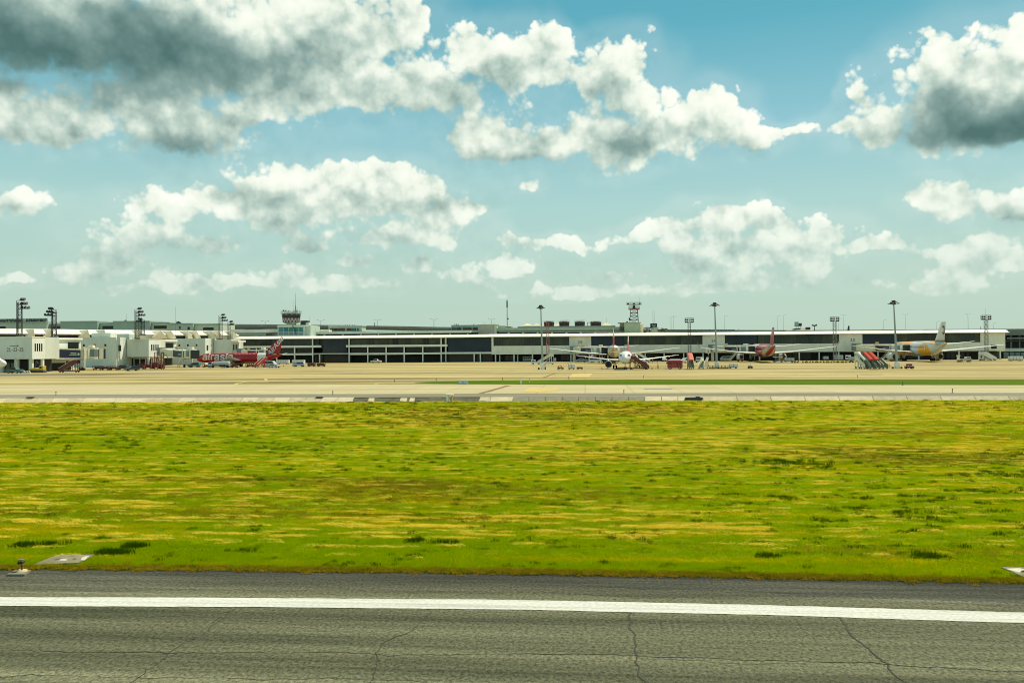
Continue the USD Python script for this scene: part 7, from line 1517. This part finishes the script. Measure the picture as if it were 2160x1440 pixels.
def tuft(seed, n, rad, h, w, flat=False, lean=.5):
    rs = np.random.RandomState(seed); V, F = [], []
    for i in range(n):
        a = rs.rand() * 2 * math.pi; r = rad * math.sqrt(rs.rand()); p = np.array([r * math.cos(a), r * math.sin(a), 0]); b_ = rs.rand() * 2 * math.pi; hh = h * rs.uniform(.5, 1.15) * (1.1 - .6 * r / rad)
        if flat:
            d = np.array([math.cos(b_), math.sin(b_) * .5, 0]) * rs.uniform(.08, .2); base = p + [0, 0, hh * rs.rand()]; sd = np.array([-d[1], d[0], 0]); sd = sd / (np.linalg.norm(sd) + 1e-6) * w
            v = [base - d / 2 - sd, base - d / 2 + sd, base + [0, 0, rs.uniform(0, .06)] + d / 2]
        else:
            d = np.array([math.cos(b_), math.sin(b_), 0]); sd = np.array([-d[1], d[0], 0]) * w * rs.uniform(.6, 1.3); t1 = p + d * hh * lean * rs.uniform(.2, 1) + [0, 0, hh]
            v = [p - sd, p + sd, t1]
        k = len(V); V += v; F.append((k, k + 1, k + 2))
    return np.array(V), np.array(F)
def scatter(name, label, protos, mats, pts, scl, rot, kindlist, seed):
    path = numbered('/World', name); pi = UsdGeom.PointInstancer.Define(stage, path); tg = []
    for i, (g_, m_) in enumerate(zip(protos, mats)):
        pp = f'{path}/tuft_{i:03d}' if i else f'{path}/tuft'; usdkit.mesh(stage, pp, g_, M[m_]); tg.append(Sdf.Path(pp))
    pi.CreatePrototypesRel().SetTargets(tg); pi.CreateProtoIndicesAttr(Vt.IntArray.FromNumpy(kindlist.astype(np.int32))); pi.CreatePositionsAttr(Vt.Vec3fArray.FromNumpy(pts.astype(np.float32)))
    q = np.zeros((len(pts), 4)); q[:, 0] = np.cos(rot / 2); q[:, 3] = np.sin(rot / 2)
    pi.CreateOrientationsAttr(Vt.QuathArray([Gf.Quath(float(a), 0, 0, float(d)) for a, _, _, d in q])); pi.CreateScalesAttr(Vt.Vec3fArray.FromNumpy(scl.astype(np.float32)))
    return tag(pi.GetPrim(), label, 'grass', None, 'stuff')
R2 = np.random.RandomState(21)
def along(p, su, sv, seed, oct_=3):
    c, s_ = math.cos(RA), math.sin(RA); u = p[:, 0] * c - p[:, 1] * s_; v = p[:, 0] * s_ + p[:, 1] * c
    return meshkit.fbm(np.c_[u * su, v * sv, np.zeros(len(p))], oct_, seed)
def in_view(p, m=1.12): 
    return np.abs(p[:, 0]) < (p[:, 1] + 4) * 1080 / FPX * m
def field_random(n, power=1.6):
    u = R2.rand(n); t = R2.rand(n) ** power; p = field_point(u, t); return p[in_view(p)], None
P_, _ = field_random(230000, 1.5)
keep = R2.rand(len(P_)) < 0.35 + .9 * along(P_, .5, 1.2, 4); P_ = P_[keep]
n_ = along(P_, .10, 1.6, 9) - .16 * np.clip(1 - (P_[:, 1] - 27.0) / 6, 0, 1); k_ = np.where(n_ + .10 * R2.randn(len(P_)) > .58, 2 + (R2.rand(len(P_)) > .5), (R2.rand(len(P_)) > .5)).astype(int)
bc = G(1130, 870, -.5); bd_ = ((P_[:, 0] - bc[0]) / 17) ** 2 + ((P_[:, 1] - bc[1]) / 13) ** 2 + 1.6 * (along(P_, .12, .35, 91) - .5)
k_[(bd_ < 1) & (R2.rand(len(P_)) < .75)] = 4; k_[(along(P_, .05, .2, 93) + .1 * R2.randn(len(P_)) > .68)] = 4
dist = np.linalg.norm(P_[:, :2], axis=1); sc_ = (.75 + .6 * R2.rand(len(P_))) * (1 + (dist - 27) / 120)
scatter('grass_tufts', 'short mown green and yellowish grass tufts across the whole field', [tuft(1, 26, .26, .05, .013), tuft(2, 26, .24, .065, .012), tuft(3, 24, .26, .045, .013), tuft(4, 24, .26, .055, .013), tuft(5, 24, .26, .05, .013)], ['blade_green', 'blade_green', 'blade_yellow', 'blade_yellow', 'blade_brown'], P_, np.c_[sc_, sc_, sc_ * R2.uniform(.7, 1.3, len(P_))], R2.rand(len(P_)) * 6.28, k_, 1)
P_, _ = field_random(300000, 1.2)
a_ = along(P_, .62, 4.6, 31, 4) + .24 * (along(P_, .025, .10, 55, 2) - .5); a_ = a_ - .25 * np.clip(1 - (P_[:, 1] - 27.0) / 5, 0, 1); thr = np.quantile(a_, .90); P_ = P_[a_ > thr]; dist = np.linalg.norm(P_[:, :2], axis=1); sc_ = (.45 + .5 * R2.rand(len(P_))) * (1 + (dist - 27) / 110)
scatter('mown_straw', 'dry yellow mown straw lying in broken rows on the field', [tuft(11, 34, .30, .06, .012, True), tuft(12, 28, .26, .10, .012, True)], ['blade_straw', 'blade_straw'], P_, np.c_[sc_ * 1.5, sc_ * .7, sc_], -RA + R2.randn(len(P_)) * .2, R2.randint(0, 2, len(P_)), 2)
P_, _ = field_random(130000, 1.1)
a_ = along(P_, .85, 3.0, 77, 4) + .24 * (along(P_, .04, .10, 79, 2) - .5) + .05 * R2.rand(len(P_)); thr = np.quantile(a_, .94); P_ = P_[a_ > thr]; dist = np.linalg.norm(P_[:, :2], axis=1); sc_ = (.32 + .6 * R2.rand(len(P_)) ** 2) * (1 + (dist - 27) / 80)
extra = []
for px, py, n in ((236, 1172, 26), (280, 1158, 24), (60, 1155, 14), (110, 1153, 8), (870, 1147, 10), (600, 944, 40), (690, 865, 40), (2125, 1000, 40), (1640, 975, 60), (1700, 985, 30), (1600, 880, 60), (460, 885, 40), (350, 900, 30), (280, 892, 30), (940, 1150, 8), (1620, 1180, 8), (1960, 1180, 14), (1900, 1090, 22)):
    c = G(px, py, -.1); extra.append(np.c_[c[0] + R2.randn(n) * (.22 if py > 1100 else 1.6), c[1] + R2.randn(n) * (.10 if py > 1100 else .8), np.full(n, 0.0)])
E = np.vstack(extra); tE = np.clip((E[:, 1] - 27) / 98, 0, 1); E[:, 2] = ZG * tE + .02
PP = np.vstack([P_, E]); sc_ = np.r_[sc_, (.7 + .7 * R2.rand(len(E)))]
scatter('dark_grass_clumps', 'taller dark green grass clumps left standing by the mower', [tuft(21, 34, .22, .26, .013), tuft(22, 30, .26, .2, .014)], ['blade_dark', 'blade_dark'], PP, np.c_[sc_ * 1.1, sc_ * 1.0, sc_ * .8], R2.rand(len(PP)) * 6.28, R2.randint(0, 2, len(PP)), 3)
# dry fringe against the asphalt
u = R2.rand(9000); t_ = R2.randn(9000) * .0016 - .0011 * (meshkit.fbm(np.c_[u * 260, np.zeros((9000, 2))], 3, 41) * 3 - 1.2); P_ = field_point(u, t_); P_ = P_[in_view(P_)]; sc_ = .5 + .5 * R2.rand(len(P_))
scatter('dry_fringe', 'brown dry grass fringe along the asphalt edge', [tuft(31, 22, .22, .07, .012, True), tuft(32, 20, .2, .1, .01)], ['blade_brown', 'blade_dark'], P_, np.c_[sc_, sc_, sc_], R2.rand(len(P_)) * 6.28, (R2.rand(len(P_)) > .45).astype(int), 4)
